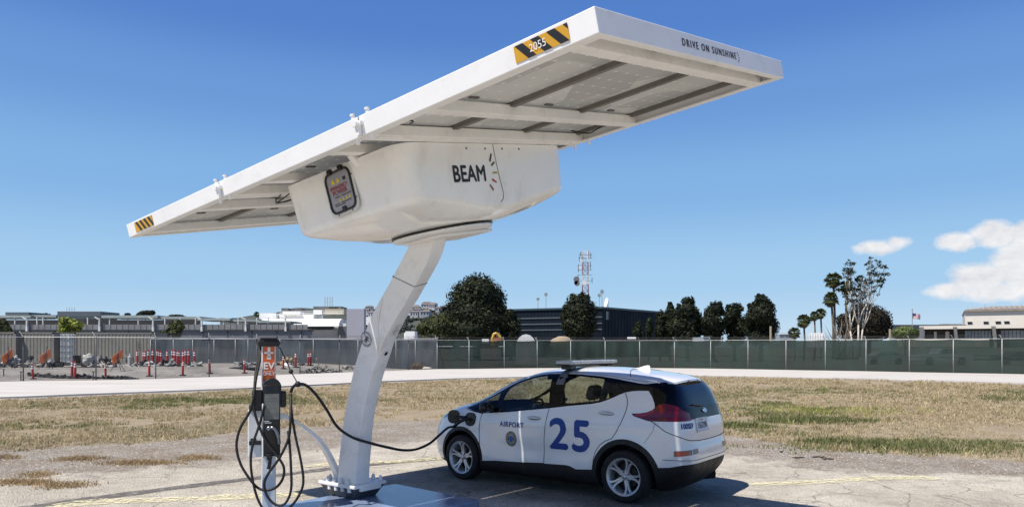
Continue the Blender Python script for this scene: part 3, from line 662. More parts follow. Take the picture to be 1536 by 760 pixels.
# panels
def panel_material():
    m,nt,b=nodes('solar_module_backsheet'); L=nt.links.new
    tc=N(nt,'ShaderNodeTexCoord'); P=tc.outputs['UV']
    sp=N(nt,'ShaderNodeSeparateXYZ'); L(P,sp.inputs[0])
    def fr(o,k,off=0.):
        a=N(nt,'ShaderNodeMath',operation='MULTIPLY_ADD'); L(o,a.inputs[0]); a.inputs[1].default_value=k; a.inputs[2].default_value=off; f=N(nt,'ShaderNodeMath',operation='FRACT'); L(a.outputs[0],f.inputs[0]); g_=N(nt,'ShaderNodeMath',operation='SUBTRACT'); L(f.outputs[0],g_.inputs[0]); g_.inputs[1].default_value=.5; ab=N(nt,'ShaderNodeMath',operation='ABSOLUTE'); L(g_.outputs[0],ab.inputs[0]); return ab.outputs[0]
    U=fr(sp.outputs[0],1/.158);Vv=fr(sp.outputs[1],1/.158)
    ad=N(nt,'ShaderNodeMath',operation='ADD'); L(U,ad.inputs[0]); L(Vv,ad.inputs[1]); dot=N(nt,'ShaderNodeMapRange',i_1=.885,i_2=.90,i_3=0.,i_4=1.); L(ad.outputs[0],dot.inputs[0])
    mxm=N(nt,'ShaderNodeMath',operation='MAXIMUM'); L(U,mxm.inputs[0]); L(Vv,mxm.inputs[1]); ln=N(nt,'ShaderNodeMapRange',i_1=.475,i_2=.49,i_3=0.,i_4=.5); L(mxm.outputs[0],ln.inputs[0])
    n=N(nt,'ShaderNodeTexNoise',i_Scale=1.6,i_Detail=3.); L(P,n.inputs['Vector']); bk=N(nt,'ShaderNodeTexVoronoi',distance='MANHATTAN',i_Scale=1.3); L(P,bk.inputs['Vector']); sc=N(nt,'ShaderNodeSeparateColor'); L(bk.outputs['Color'],sc.inputs[0])
    r=N(nt,'ShaderNodeMapRange',i_1=0.,i_2=1.,i_3=.55,i_4=1.25); L(sc.outputs[0],r.inputs[0])
    r2=N(nt,'ShaderNodeMapRange',i_1=.3,i_2=.7,i_3=.85,i_4=1.12); L(n.outputs[0],r2.inputs[0]); mm=N(nt,'ShaderNodeMath',operation='MULTIPLY'); L(r.outputs[0],mm.inputs[0]); L(r2.outputs[0],mm.inputs[1])
    mx=N(nt,'ShaderNodeMix',data_type='RGBA',blend_type='MULTIPLY'); mx.inputs[0].default_value=1; mx.inputs[6].default_value=(.50,.50,.46,1); L(mm.outputs[0],mx.inputs[7])
    m2=N(nt,'ShaderNodeMix',data_type='RGBA'); L(ln.outputs[0],m2.inputs[0]); L(mx.outputs[2],m2.inputs[6]); m2.inputs[7].default_value=(.66,.66,.63,1)
    m3=N(nt,'ShaderNodeMix',data_type='RGBA'); L(dot.outputs[0],m3.inputs[0]); L(m2.outputs[2],m3.inputs[6]); m3.inputs[7].default_value=(.95,.95,.95,1)
    L(m3.outputs[2],b.inputs['Base Color']); b.inputs['Roughness'].default_value=.3
    tr=N(nt,'ShaderNodeBsdfTranslucent'); tr.inputs[0].default_value=(.9,.9,.88,1)
    out=nt.nodes['Material Output']; mf=N(nt,'ShaderNodeMath',operation='MULTIPLY_ADD'); L(dot.outputs[0],mf.inputs[0]); mf.inputs[1].default_value=.60; mf.inputs[2].default_value=.20; ms=N(nt,'ShaderNodeMixShader'); L(mf.outputs[0],ms.inputs[0]); L(b.outputs[0],ms.inputs[1]); L(tr.outputs[0],ms.inputs[2]); L(ms.outputs[0],out.inputs[0])
    return m
M_mod=panel_material(); M_pv=glassmat('bifacial_cells',(.22,.22,.22),.05); M_rail=mat('dark_aluminium_rail',(.17,.155,.14),.5,metal=.3,var=.2)
ed=[T,1.005,2.0,SSn-T]
for k in range(3):
    a0=cuts[k]+(.012 if k else T); a1=cuts[k+1]-(.012 if k<2 else T)
    for j in range(3):
        b0,b1=ed[j]+.004,ed[j+1]-.004
        mb=MB(); c=[(a0,b0),(a1,b0),(a1,b1),(a0,b1)]
        mb.add([ap(x,y,-.048) for x,y in c],[(0,1,2,3)],0); mb.add([ap(x,y,-.010) for x,y in c],[(3,2,1,0)],1)
        for i in range(4): x,y=c[i]; x2,y2=c[(i+1)%4]; mb.add([ap(x,y,-.048),ap(x2,y2,-.048),ap(x2,y2,-.010),ap(x,y,-.010)],[(0,1,2,3)],2)
        o_=cb(mb,'solar_panel',[M_mod,M_pv,M_rail]); uvl=o_.data.uv_layers.new(name='UV'); 
        for li,(x,y) in zip(range(4),c): uvl.data[li].uv=(x,y)
    for s_ in (1.005,2.0,2.90):
        mb=MB(); mb.box((a0,s_-.032,-.085),(a1,s_+.032,-.049),M=AM); cb(mb,'rail',M_rail)
    mb=MB()
    for q in range(3):
        l_=a0+1.35; s_=(.45,1.4,2.4)[q]; mb=MB(); mb.box((l_,s_,-.060),(l_+.03,s_+.10,-.0485),M=AM,bev=.003); cb(mb,'junction_box',mat('junction_box_grey',(.10,.095,.09),.5))
# thin wires hanging under the left wing
for pts in ([(4.05,.62,-.16),(4.25,.60,-.21),(4.42,.62,-.22),(4.50,.75,-.20),(4.40,.95,-.16)],[(4.30,.62,-.16),(4.43,.63,-.20),(4.40,.75,-.21),(4.1,.9,-.17)],[(1.95,.22,-.07),(1.9,.30,-.10),(2.0,.36,-.09)]):
    mb=MB(); mb.tube(smooth_path([ap(*p) for p in pts],8),.006,6); cb(mb,'wire',M_black,smooth=True)
mb=MB(); mb.tube(smooth_path([ap(*p) for p in [(2.0,2.6,-.08),(1.9,2.75,-.13),(1.85,2.85,-.10),(1.75,2.9,-.07)]],8),.007,6); cb(mb,'wire',M_black,smooth=True)
# hazard stickers
def clip(poly,x0,x1):
    for sgn,lim in ((1,x0),(-1,-x1)):
        out=[]
        for i in range(len(poly)):
            a,b_=poly[i],poly[(i+1)%len(poly)]; ia=a[0]*sgn>=lim; ib=b_[0]*sgn>=lim
            if ia: out.append(a)
            if ia!=ib: t=(lim*sgn-a[0])/(b_[0]-a[0]); out.append((lim*sgn,a[1]+t*(b_[1]-a[1])))
        poly=out
        if not poly: return []
    return poly
def hazard(lA,h0,w,h,step,start,label):
    Mz=frameM(ap(lA,-.004,h0),-aL,an,-aS)
    mb=MB(); mb.add([Mz@Vector((x,y,0)) for x,y in ((0,0),(w,0),(w,h),(0,h))],[(0,1,2,3)]); st=cb(mb,'hazard_sticker',M_yellow); tag(st,label)
    mb=MB(); x=start
    while x<w+h:
        p=clip([(x,h),(x+step,h),(x+step+h*.9,0),(x+h*.9,0)],0,w)
        if len(p)>2: mb.add([Mz@Vector((a,b_,.002)) for a,b_ in p],[tuple(range(len(p)))])
        x+=2*step
    cb(mb,'black_stripe',M_stkblack,st); return st,Mz
st,Mz=hazard(.605,-.122,.415,.100,.062,.012,'yellow and black striped sticker numbered 2055')
v,f=text_mb('2055',.066,.0); mb=MB(); mb.add([Mz@Vector((p[0]+.185,p[1]+.048,.004+p[2])) for p in v],f); cb(mb,'number',M_stkwhite,st)
hazard(6.31,-.130,.46,.108,.052,.03,'yellow and black striped sticker without a number')
v,f=text_mb('DRIVE ON SUNSHINE',.072,.0006,space=1.45,align='LEFT',sx=.66); w0=max(p[0] for p in v); k_=.93/w0
mb=MB(); mb.add([frameM(ap(-.007,1.07,-.076),aS,an,-aL)@Vector((p[0]*k_,p[1],p[2])) for p in v],f); cb(mb,'slogan',M_stkblack)
mb=MB()
for k,a in enumerate((60,30,0,-30,-60)):
    Mr=frameM(ap(-.007,2.02,-.078),aS,an,-aL)@Matrix.Rotation(R(a),4,'Z'); mb.add([Mr@Vector(q) for q in ((.028,-.003,0),(.048,-.003,0),(.048,.003,0),(.028,.003,0))],[(0,1,2,3)])
cb(mb,'sun_ray_mark',M_stkblack)
# curved brace from the base plate to the pedestal
bp=smooth_path([W(508,716,8.80),W(500,697,8.72),W(489,675,8.60),W(474,655,8.45),W(456,640,8.28),W(436,629,8.12),W(415,622,8.02)],5)
mb=MB(); V=[]; nb=len(bp); dn_=Vector((-.62,-.78,0)).normalized()
for i,p in enumerate(bp):
    t=(bp[min(i+1,nb-1)]-bp[max(i-1,0)]).normalized(); a=t.cross(dn_).normalized(); wd=.045
    V+=[p+a*wd+dn_*.03,p-a*wd+dn_*.03,p-a*wd-dn_*.03,p+a*wd-dn_*.03]
Fq=[(3,2,1,0),tuple(range(4*nb-4,4*nb))]+[(4*i+j,4*i+(j+1)%4,4*i+4+(j+1)%4,4*i+4+j) for i in range(nb-1) for j in range(4)]
mb.add(V,Fq); cb(mb,'brace',M_white)
# ================================================================ EV charging pedestal
pr=thing('charging_pedestal','slim white charging post with black charger unit and orange EV ONLY sticker','charging post',(-2.705,8.0,0),.358)
LP=ROOTM[pr]
M_pedwhite=mat('pedestal_grey_white',(.66,.67,.67),.4,var=.04,scale=4,dirt=((.4,.38,.35),.3))
mb=MB(); mb.box((-.075,-.085,0),(.075,.085,1.935),bev=.010); mb.box((-.01,-.087,0),(.0,-.084,1.52)); mb.build('post',M_pedwhite,pr)
mb=MB(); mb.box((-.13,-.13,-.0),(.13,.13,.02),bev=.004); mb.build('foot_plate',M_steel,pr)
mb=MB(); mb.box((-.118,-.115,1.915),(.118,.115,1.985),bev=.02); mb.box((-.095,-.095,1.975),(.095,.095,2.01),bev=.014); mb.build('cap',M_black,pr)
mb=MB(); mb.add([(-.062,-.0875,1.535),(.060,-.0875,1.535),(.060,-.0875,1.912),(-.062,-.0875,1.912)],[(0,1,2,3)]); stk=mb.build('sticker',M_orange,pr)
mb=MB()
for a,b_ in (((-.048,1.835),(.048,1.855)),((-.013,1.79),(.015,1.905)),((-.02,1.775),(.022,1.815))): mb.add([(a[0],-.089,a[1]),(b_[0],-.089,a[1]),(b_[0],-.089,b_[1]),(a[0],-.089,b_[1])],[(0,1,2,3)])
for s_,z_,sz,th in (('EV',1.700,.105,.003),('ONLY',1.615,.048,.001)):
    v,f=text_mb(s_,sz,th); mb.add([(p[0],-.0892-p[2],z_+p[1]) for p in v],f)
mb.add([(-.05,-.089,1.645),(.05,-.089,1.645),(.05,-.089,1.649),(-.05,-.089,1.649)],[(0,1,2,3)])
mb.build('lettering',M_stkwhite,stk)
# charger body
mb=MB(); mb.box((-.075,-.235,.72),(.115,-.088,1.30),bev=.012); mb.build('charger_housing',M_pedwhite,pr)
mb=MB(); mb.box((-.062,-.262,.735),(.112,-.235,1.50),bev=.012); mb.box((-.068,-.25,1.28),(.125,-.09,1.50),bev=.03); mb.lathe([(.093,-.255),(.097,-.25),(.097,-.095),(.09,-.09)],32,M=frameM((.028,0,1.475),(1,0,0),(0,0,1),(0,-1,0))@Matrix.Scale(-1,4,(0,0,1))) 
mb.build('charger_face',M_black,pr,angle=35)
mb=MB(); mb.box((-.175,-.20,1.22),(-.062,-.10,1.445),bev=.018); mb.box((.112,-.20,1.25),(.178,-.11,1.43),bev=.018); mb.build('cable_hook',M_black,pr)
mb=MB(); mb.add([(-.050,-.2645,1.13),(.100,-.2645,1.13),(.100,-.2645,1.405),(-.050,-.2645,1.405)],[(0,1,2,3)]); scr=mb.build('screen',mat('grey_lcd_screen',(.13,.14,.135),.12,var=.35,scale=9),pr)
mb=MB()
for z_,x0,x1,hh in ((1.36,-.02,.06,.010),(1.335,-.03,.07,.005),(1.25,-.03,.01,.018),(1.25,.03,.06,.018),(1.19,-.02,.08,.006)): mb.add([(x0,-.266,z_),(x1,-.266,z_),(x1,-.266,z_+hh),(x0,-.266,z_+hh)],[(0,1,2,3)])
mb.build('screen_print',mat('faint_print',(.16,.16,.155),.3),scr)
mb=MB()
for z_,x0,x1,hh in ((1.105,-.055,.0,.012),(1.09,-.05,.02,.008)): mb.add([(x0,-.2645,z_),(x1,-.2645,z_),(x1,-.2645,z_+hh),(x0,-.2645,z_+hh)],[(0,1,2,3)])
mb.build('maker_plate',M_stkwhite,pr)
mb=MB(); mb.tube(smooth_path([(-.01,-.265,1.03),(.02,-.30,1.045),(.06,-.32,1.02),(.09,-.32,.94),(.10,-.30,.87)],6),.018,10); mb.sphere((-.005,-.272,1.035),.03); mb.build('holster_handle',mat('chrome_dark',(.22,.23,.24),.2,metal=.8),pr,smooth=True)
mb=MB(); mb.tube(smooth_path([(.0,-.26,.74),(.005,-.27,.68),(-.01,-.275,.60)],5),.02,10); mb.box((-.03,-.29,.70),(.03,-.24,.76),bev=.01); mb.build('plug',M_black,pr,smooth=False)
# white side housing (second charger seen edge on)
mb=MB(); mb.box((-.215,-.06,.70),(-.075,.09,1.22),bev=.012); mb.build('side_housing',M_pedwhite,pr)
mb=MB(); mb.box((-.205,-.075,1.21),(-.07,.095,1.275),bev=.012); mb.box((-.205,-.09,.84),(-.076,.0,.885),bev=.008); mb.box((-.19,-.07,.89),(-.13,-.06,.91),bev=.002); mb.build('side_bracket',M_black,pr)
# cables of the pedestal, in front of it
PY=7.72
def pc_(x,y,Y=PY): return W(340+x/2.716,480+y/2.716,Y)
def cable(name,pts,r,parent,lab=None,m=None):
    mb=MB(); mb.tube(smooth_path(pts,7),r,8); o_=mb.build(name,m or M_rubber,parent,smooth=True,world=True)
    if lab: tag(o_,lab)
    return o_
cable('cable',[pc_(140,108,8.0),pc_(130,150,7.95),pc_(118,215,7.85),pc_(110,310),pc_(95,370),pc_(55,440),pc_(40,510),pc_(55,580),pc_(90,640),pc_(125,680),pc_(160,691),pc_(200,680),pc_(228,645),pc_(233,600),pc_(212,560),pc_(165,500),pc_(128,420),pc_(110,345),pc_(118,250,7.8),pc_(133,170,7.9),pc_(142,108,8.0)],.0145,pr)
cable('cable',[pc_(155,345),pc_(135,420),pc_(108,500,7.68),pc_(98,570,7.68),pc_(106,650,7.68),pc_(128,730,7.68),pc_(165,785,7.68),pc_(215,790,7.68),pc_(270,748,7.66),pc_(305,690,7.66),pc_(312,640,7.66),pc_(300,560,7.66),pc_(280,470,7.66),pc_(265,380,7.68),pc_(262,330,7.75)],.014,pr)
cable('cable',[pc_(262,300,7.8),pc_(260,400,7.64),pc_(252,480,7.64),pc_(215,560,7.64),pc_(172,620,7.64),pc_(153,665,7.64),pc_(165,715,7.64),pc_(200,750,7.64),pc_(238,745,7.64),pc_(262,690,7.64),pc_(262,600,7.64),pc_(256,500,7.66),pc_(250,450,7.70)],.014,pr)
CARX,CARY,CARYAW=.862,10.30,math.radians(52.9)
# z, xfront, xrear, halfwidth, nf, nr
TAB=np.array([
(.15,1.95,-1.78,.790,4.0,5.0),
(.20,2.04,-1.85,.850,4.2,5.0),
(.30,2.11,-1.96,.880,4.6,5.2),
(.45,2.14,-2.045,.888,4.8,5.4),
(.60,2.14,-2.065,.886,4.8,5.6),
(.68,2.13,-2.055,.884,4.6,5.8),
(.76,2.10,-2.035,.881,4.4,6.0),
(.84,2.05,-2.030,.877,4.4,6.0),
(.91,1.96,-2.025,.870,4.4,6.0),
(.97,1.83,-2.015,.862,4.4,6.0),
(1.02,1.69,-2.005,.852,4.4,6.0),
(1.07,1.50,-1.990,.838,4.4,5.8),
(1.12,1.32,-1.975,.824,4.6,5.8),
(1.20,1.14,-1.945,.798,4.8,5.8),
(1.30,.95,-1.900,.764,4.8,5.8),
(1.40,.75,-1.840,.724,4.8,5.6),
(1.46,.61,-1.780,.690,4.6,5.4),
(1.50,.49,-1.690,.655,4.4,5.0),
(1.54,.35,-1.56,.610,4.2,4.6),
(1.575,.22,-1.36,.535,3.8,4.0),
(1.605,.08,-1.12,.430,3.2,3.2),
(1.632,-.10,-.86,.270,2.6,2.6),
(1.642,-.30,-.62,.11,2.2,2.2)])
def pchip(xs,ys,x):
    h=np.diff(xs);d=np.diff(ys)/h;n=len(xs);m=np.zeros(n)
    m[0]=d[0];m[-1]=d[-1]
    for i in range(1,n-1):
        if d[i-1]*d[i]>0:
            w1=2*h[i]+h[i-1];w2=h[i]+2*h[i-1];m[i]=(w1+w2)/(w1/d[i-1]+w2/d[i])
    i=np.clip(np.searchsorted(xs,x)-1,0,n-2);t=(x-xs[i])/h[i]
    return ((1+2*t)*(1-t)**2*ys[i]+t*(1-t)**2*h[i]*m[i]+t*t*(3-2*t)*ys[i+1]+t*t*(t-1)*h[i]*m[i+1])
def shell(NT=224,lift=0):
    zs=np.concatenate([np.linspace(.15,.3,8)[:-1],np.linspace(.3,1.46,62)[:-1],1.46+(.182)*np.sin(np.linspace(0,math.pi/2,22))])
    P=[pchip(TAB[:,0],TAB[:,j],zs) for j in range(1,6)]
    th=(np.arange(NT)+.5)/NT*2*math.pi
    c,s=np.cos(th),np.sin(th)
    V=np.zeros((len(zs),NT,3))
    for k,z in enumerate(zs):
        xf,xr,w,nf,nr=[p[k] for p in P]
        xc=(xf+xr)/2;a=(xf-xr)/2
        n=np.where(c>0,nf,nr)
        x=xc+a*np.sign(c)*np.abs(c)**(2/n); y=w*np.sign(s)*np.abs(s)**(2/n)
        # sculpting of the body side
        f=np.zeros_like(x)
        for ax in (1.3,-1.3):
            r=np.hypot(x-ax,z-.33); f+=.022*np.exp(-((r-.36)/.10)**2)
        f+=-.020*np.exp(-((z-.52)/.14)**2)*np.exp(-((x-.05)/.75)**4)
        f+=.010*np.exp(-((z-(.86+.03*(0.6-x)))/.035)**2)*(np.abs(x)<2.0)*np.exp(-((x+.4)/1.3)**6)
        y=y+np.sign(s)*f*np.clip(np.abs(s)*1.6-.3,0,1)
        V[k,:,0]=x;V[k,:,1]=y;V[k,:,2]=z
    nz=len(zs)
    verts=[tuple(v) for v in V.reshape(-1,3)]; faces=[]
    for k in range(nz-1):
        for j in range(NT):
            a=k*NT+j;b=k*NT+(j+1)%NT
            faces.append((a,b,b+NT,a+NT))
    faces.append(tuple(reversed(range(NT)))); 
    ct=len(verts); verts.append((-.45,0,1.6435))
    for j in range(NT): faces.append(((nz-1)*NT+j,(nz-1)*NT+(j+1)%NT,ct))
    return verts,faces
def car_matrix():
    y=CARYAW
    R=Matrix(((-math.sin(y),-math.cos(y),0,CARX),(math.cos(y),-math.sin(y),0,CARY),(0,0,1,0),(0,0,0,1)))
    return R
# ================================================================ the car
CMX=car_matrix()
car=thing('car','small white hatchback numbered 25 with AIRPORT on its front door, plugged in beside the canopy','car',M=CMX)
sv,sf=shell(NT=208)
BV=BVHTree.FromPolygons([Vector(p) for p in sv],sf)
M_car=mat('white_car_paint',(.80,.80,.80),.14,var=.02,scale=1.2,coat=.9,dirt=((.50,.47,.42),.18),back=(.02,.02,.022))
M_car2=mat('white_car_paint_solid',(.80,.80,.80),.14,var=.015,scale=1.2,coat=.8)
M_drop=bpy.data.materials.new('drop'); M_well=mat('wheel_well_black',(.006,.006,.006),.9)
M_gloss=mat('gloss_black_trim',(.004,.004,.0045),.12,var=.1,spec=.3,back=(.006,.006,.006)); M_clad=mat('black_cladding',(.004,.004,.0045),.6,var=.2,scale=10)
M_glass=glassmat('side_glass',(.62,.68,.66),.03); M_wsg=glassmat('windscreen_glass',(.66,.72,.70),.05); M_tglass=glassmat('dark_rear_glass',(.05,.055,.06),.06)
bm=bmesh.new(); vs=[bm.verts.new(p) for p in sv]; [bm.faces.new([vs[i] for i in f]) for f in sf]; bmesh.ops.recalc_face_normals(bm,faces=bm.faces)
me=bpy.data.meshes.new('body'); bm.to_mesh(me); bm.free(); me.materials.append(M_car); me.materials.append(M_drop); me.materials.append(M_well)
me.polygons.foreach_set('use_smooth',[True]*len(me.polygons))
def tmpobj(me): o=bpy.data.objects.new('tmp',me); C.objects.link(o); return o
def boolean(meA,cut,op):
    a=tmpobj(meA); m=a.modifiers.new('b','BOOLEAN'); m.operation=op; m.object=cut; m.solver='EXACT'
    try: m.material_mode='TRANSFER'
    except Exception: pass
    dg=bpy.context.evaluated_depsgraph_get(); dg.update(); r=bpy.data.meshes.new_from_object(a.evaluated_get(dg)); bpy.data.objects.remove(a); return r
def cutter(mb,mi=1):
    me=bpy.data.meshes.new('cut'); me.from_pydata([tuple(p) for p in mb.v],[],mb.f)
    for m in (M_car,M_drop,M_well): me.materials.append(m)
    me.polygons.foreach_set('material_index',[mi]*len(me.polygons))
    b2=bmesh.new(); b2.from_mesh(me); bmesh.ops.recalc_face_normals(b2,faces=b2.faces); b2.to_mesh(me); b2.free()
    return tmpobj(me)
def volume(me):
    b=bmesh.new(); b.from_mesh(me); v_=b.calc_volume(signed=False) if len(b.faces) else 0.; b.free(); return v_
def split(meA,mb):
    """-> (outside, inside); if the solver loses volume the cutter is nudged a little and tried again"""
    v0=volume(meA); best=None
    for k in range(6):
        m2=MB(); d=Vector((.00037,.00053,.00029))*k*(-1)**k; m2.v=[tuple(Vector(p)+d) for p in mb.v]; m2.f=mb.f; m2.m=mb.m
        c=cutter(m2); o=boolean(meA,c,'DIFFERENCE'); i=boolean(meA,c,'INTERSECT'); bpy.data.objects.remove(c)
        err=abs(volume(o)+volume(i)-v0)
        if best is None or err<best[0]: best=(err,o,i)
        if err<.002*v0: break
    return best[1],best[2]
def xz(poly,y0=-1.3,y1=1.3):
    mb=MB(); mb.prism([(x,y0,z) for x,z in poly],(0,y1-y0,0)); return mb
def yz(poly,x0,x1):
    mb=MB(); mb.prism([(x0,y,z) for y,z in poly],(x1-x0,0,0)); return mb
def two(poly,y0,y1=1.3):
    mb=MB(); mb.prism([(x,y0,z) for x,z in poly],(0,y1-y0,0)); mb.prism([(x,-y0,z) for x,z in poly],(0,-(y1-y0),0)); return mb
def finish(me,name,mats,parent=car,side=None,smoothit=True,angle=40):
    """drop the cut walls, keep one side if asked, link"""
    b=bmesh.new(); b.from_mesh(me); names=[m.name if m else '' for m in me.materials]
    dead=[f for f in b.faces if names[f.material_index].startswith('drop')]
    if side: dead+=[f for f in b.faces if f not in set(dead) and f.calc_center_median().y*side<0]
    bmesh.ops.delete(b,geom=list(set(dead)),context='FACES')
    well=[i for i,n_ in enumerate(names) if n_.startswith('wheel_well')]
    for f in b.faces: f.material_index=1 if f.material_index in well and len(mats)>1 else 0; f.smooth=True
    me2=bpy.data.meshes.new(name); b.to_mesh(me2); b.free()
    for m in mats: me2.materials.append(m)
    if not len(me2.polygons): bpy.data.meshes.remove(me2); return None
    me2.set_sharp_from_angle(angle=R(angle))
    o=bpy.data.objects.new(name,me2); C.objects.link(o); o.parent=parent; return o
FWX,RWX=1.325,-1.30
def cyl(x,z,r,y0,y1,n=64):
    mb=MB()
    for s in (1,-1): mb.prism([(x+r*math.cos(2*math.pi*k/n),s*y0,z+r*math.sin(2*math.pi*k/n)) for k in range(n)],(0,s*(y1-y0),0))
    return mb
# wheel wells
for x,z,r in ((1.345,.335,.375),(RWX,.335,.385)):
    for k in range(6):
        c=cutter(cyl(x+.0004*k,z+.0003*k,r,.56+.0005*k,1.2),2); m3=boolean(me,c,'DIFFERENCE'); bpy.data.objects.remove(c)
        if volume(m3)>.8*volume(me): break
    me=m3
rings=[]
for x,z,r in ((1.35,.34,.425),(RWX,.335,.448)):
    me,r_=split(me,cyl(x,z,r,.5,1.2)); rings.append(r_)
for r_ in rings: finish(r_,'wheel_arch_trim',[M_clad,M_well])
# lower black: rocker, rear bumper bottom, front bottom
me,low=split(me,xz([(-2.6,.02),(2.6,.02),(2.6,.26),(1.75,.25),(1.3,.28),(.97,.300),(.70,.325),(.43,.335),(-.11,.371),(-.45,.384),(-.52,.378),(-.613,.345),(-.90,.372),(-1.3,.38),(-1.70,.465),(-1.85,.475),(-1.97,.50),(-2.6,.515)]))
finish(low,'lower_cladding',[M_clad,M_well])
# side window band and rear black
BANDP=[(1.335,1.028),(1.02,.975),(.93,.975),(.767,.990),(.517,1.012),(.18,1.056),(-.142,1.096),(-.449,1.142),(-.792,1.184),(-.919,1.21),(-1.02,1.245),(-1.108,1.283),(-1.18,1.318),(-1.25,1.345),(-1.33,1.362),(-1.42,1.371),(-1.545,1.374),(-1.60,1.31),(-1.645,1.225),(-1.66,1.16),(-1.665,1.03),(-2.5,1.03),(-2.5,1.50),(-1.735,1.492),(-1.66,1.478),(-1.56,1.462),(-1.484,1.455),(-1.40,1.462),(-1.25,1.482),(-1.076,1.508),(-.827,1.532),(-.505,1.55),(-.20,1.55),(-.02,1.545),(.14,1.528),(.30,1.492),(.431,1.448),(.64,1.352),(.80,1.268),(.98,1.18),(1.16,1.10)]
me,band=split(me,xz(BANDP))
band,light=split(band,two([(-1.373,1.098),(-1.40,1.068),(-1.444,1.056),(-1.60,1.015),(-2.3,1.020),(-2.3,1.06),(-1.978,1.10),(-1.90,1.18),(-1.859,1.205),(-1.79,1.225),(-1.716,1.228),(-1.668,1.19),(-1.63,1.15),(-1.565,1.12),(-1.47,1.103)],.46))
me,light2=split(me,two([(-1.373,1.098),(-1.40,1.068),(-1.444,1.056),(-1.60,1.015),(-2.3,1.020),(-2.3,1.06),(-1.978,1.10),(-1.90,1.18),(-1.859,1.205),(-1.79,1.225),(-1.716,1.228),(-1.668,1.19),(-1.63,1.15),(-1.565,1.12),(-1.47,1.103)],.46))
# panes
FP=[(.655,1.025),(.645,1.10),(.615,1.25),(.57,1.33),(.47,1.395),(.30,1.455),(.14,1.495),(-.02,1.515),(-.10,1.515),(-.155,1.115),(.18,1.075),(.5,1.033)]
QP=[(1.21,1.035),(.86,1.005),(.76,1.02),(.735,1.14),(.74,1.26),(.86,1.205),(1.05,1.115)]
RP=[(-.335,1.155),(-.305,1.518),(-.50,1.525),(-.83,1.505),(-1.00,1.485),(-1.09,1.465),(-1.215,1.385),(-1.10,1.30),(-.98,1.245),(-.86,1.215),(-.70,1.192),(-.45,1.160)]
panes=[]
for P_ in (FP,QP,RP):
    band,p_=split(band,two(P_,.42)); panes.append(p_)
band,tail=split(band,yz([(-.60,1.17),(.60,1.17),(.585,1.30),(.50,1.42),(.40,1.435),(-.40,1.435),(-.50,1.42),(-.585,1.30)],-2.5,-1.3))
trim=finish(band,'window_surround',[M_gloss])
for s in (1,-1):
    finish(light,'tail_light',[mat('tail_light_red',(.15,.002,.004),.05,var=.45,scale=9,coat=.6,dirt=((.05,.0,.003),.8),dstretch=(1,1,3))],side=s); 
for s in (1,-1): finish(light2,'tail_light',[MATS['tail_light_red']],side=s)
gq={}
for s in (1,-1):
    for k,p_ in enumerate(panes): gq[(s,k)]=finish(p_,'side_window',[M_glass],side=s)
finish(tail,'rear_window',[M_tglass])
# windscreen
me,ws=split(me,yz([(-.705,1.07),(.705,1.07),(.69,1.16),(.64,1.33),(.575,1.505),(.4,1.53),(0,1.538),(-.4,1.53),(-.575,1.505),(-.64,1.33),(-.69,1.16)],.36,3)); finish(ws,'windscreen',[M_wsg])
# tailgate
me,tg=split(me,yz([(-.815,1.028),(.815,1.028),(.80,.96),(.782,.905),(.745,.868),(.70,.843),(.63,.81),(.55,.788),(.35,.770),(0,.762),(-.35,.770),(-.55,.788),(-.63,.81),(-.70,.843),(-.745,.868),(-.782,.905),(-.80,.96)],-2.5,-1.5))
tgo=finish(tg,'tailgate',[M_car])
# doors
FD=[(.945,1.05),(.99,.90),(1.0,.80),(.995,.70),(.98,.60),(.965,.45),(.958,.20),(-.112,.20),(-.112,.50),(-.117,.70),(-.128,.83),(-.142,.93),(-.172,1.2)]
me,fd=split(me,two(FD,.5))
RD=[(-.14,1.3),(-.11,1.3),(-.10,.20),(-.86,.20),(-.868,.40),(-.875,.50),(-.905,.60),(-.965,.685),(-1.04,.74),(-1.13,.775),(-1.19,.86),(-1.24,.96),(-1.275,1.05),(-1.30,1.14),(-1.303,1.22),(-1.285,1.28),(-1.245,1.40),(-1.0,1.32)]
me,rd=split(me,two(RD,.5))
doors={}
for s in (1,-1): doors[(s,'f')]=finish(fd,'front_door',[M_car],side=s); doors[(s,'r')]=finish(rd,'rear_door',[M_car],side=s)
# headlights, bonnet
me,hl=split(me,two([(2.6,.74),(2.02,.78),(1.78,.86),(1.62,.915),(1.60,.945),(1.80,.925),(1.98,.885),(2.6,.87)],.42))
for s in (1,-1): finish(hl,'headlight',[mat('headlight_glass_dark',(.05,.055,.06),.06,var=.4,scale=18,coat=.8)],side=s)
me,gr_=split(me,yz([(-.55,.28),(.55,.28),(.62,.50),(-.62,.50)],1.9,2.6)); finish(gr_,'grille',[M_clad])
body=finish(me,'body',[M_car,M_well])
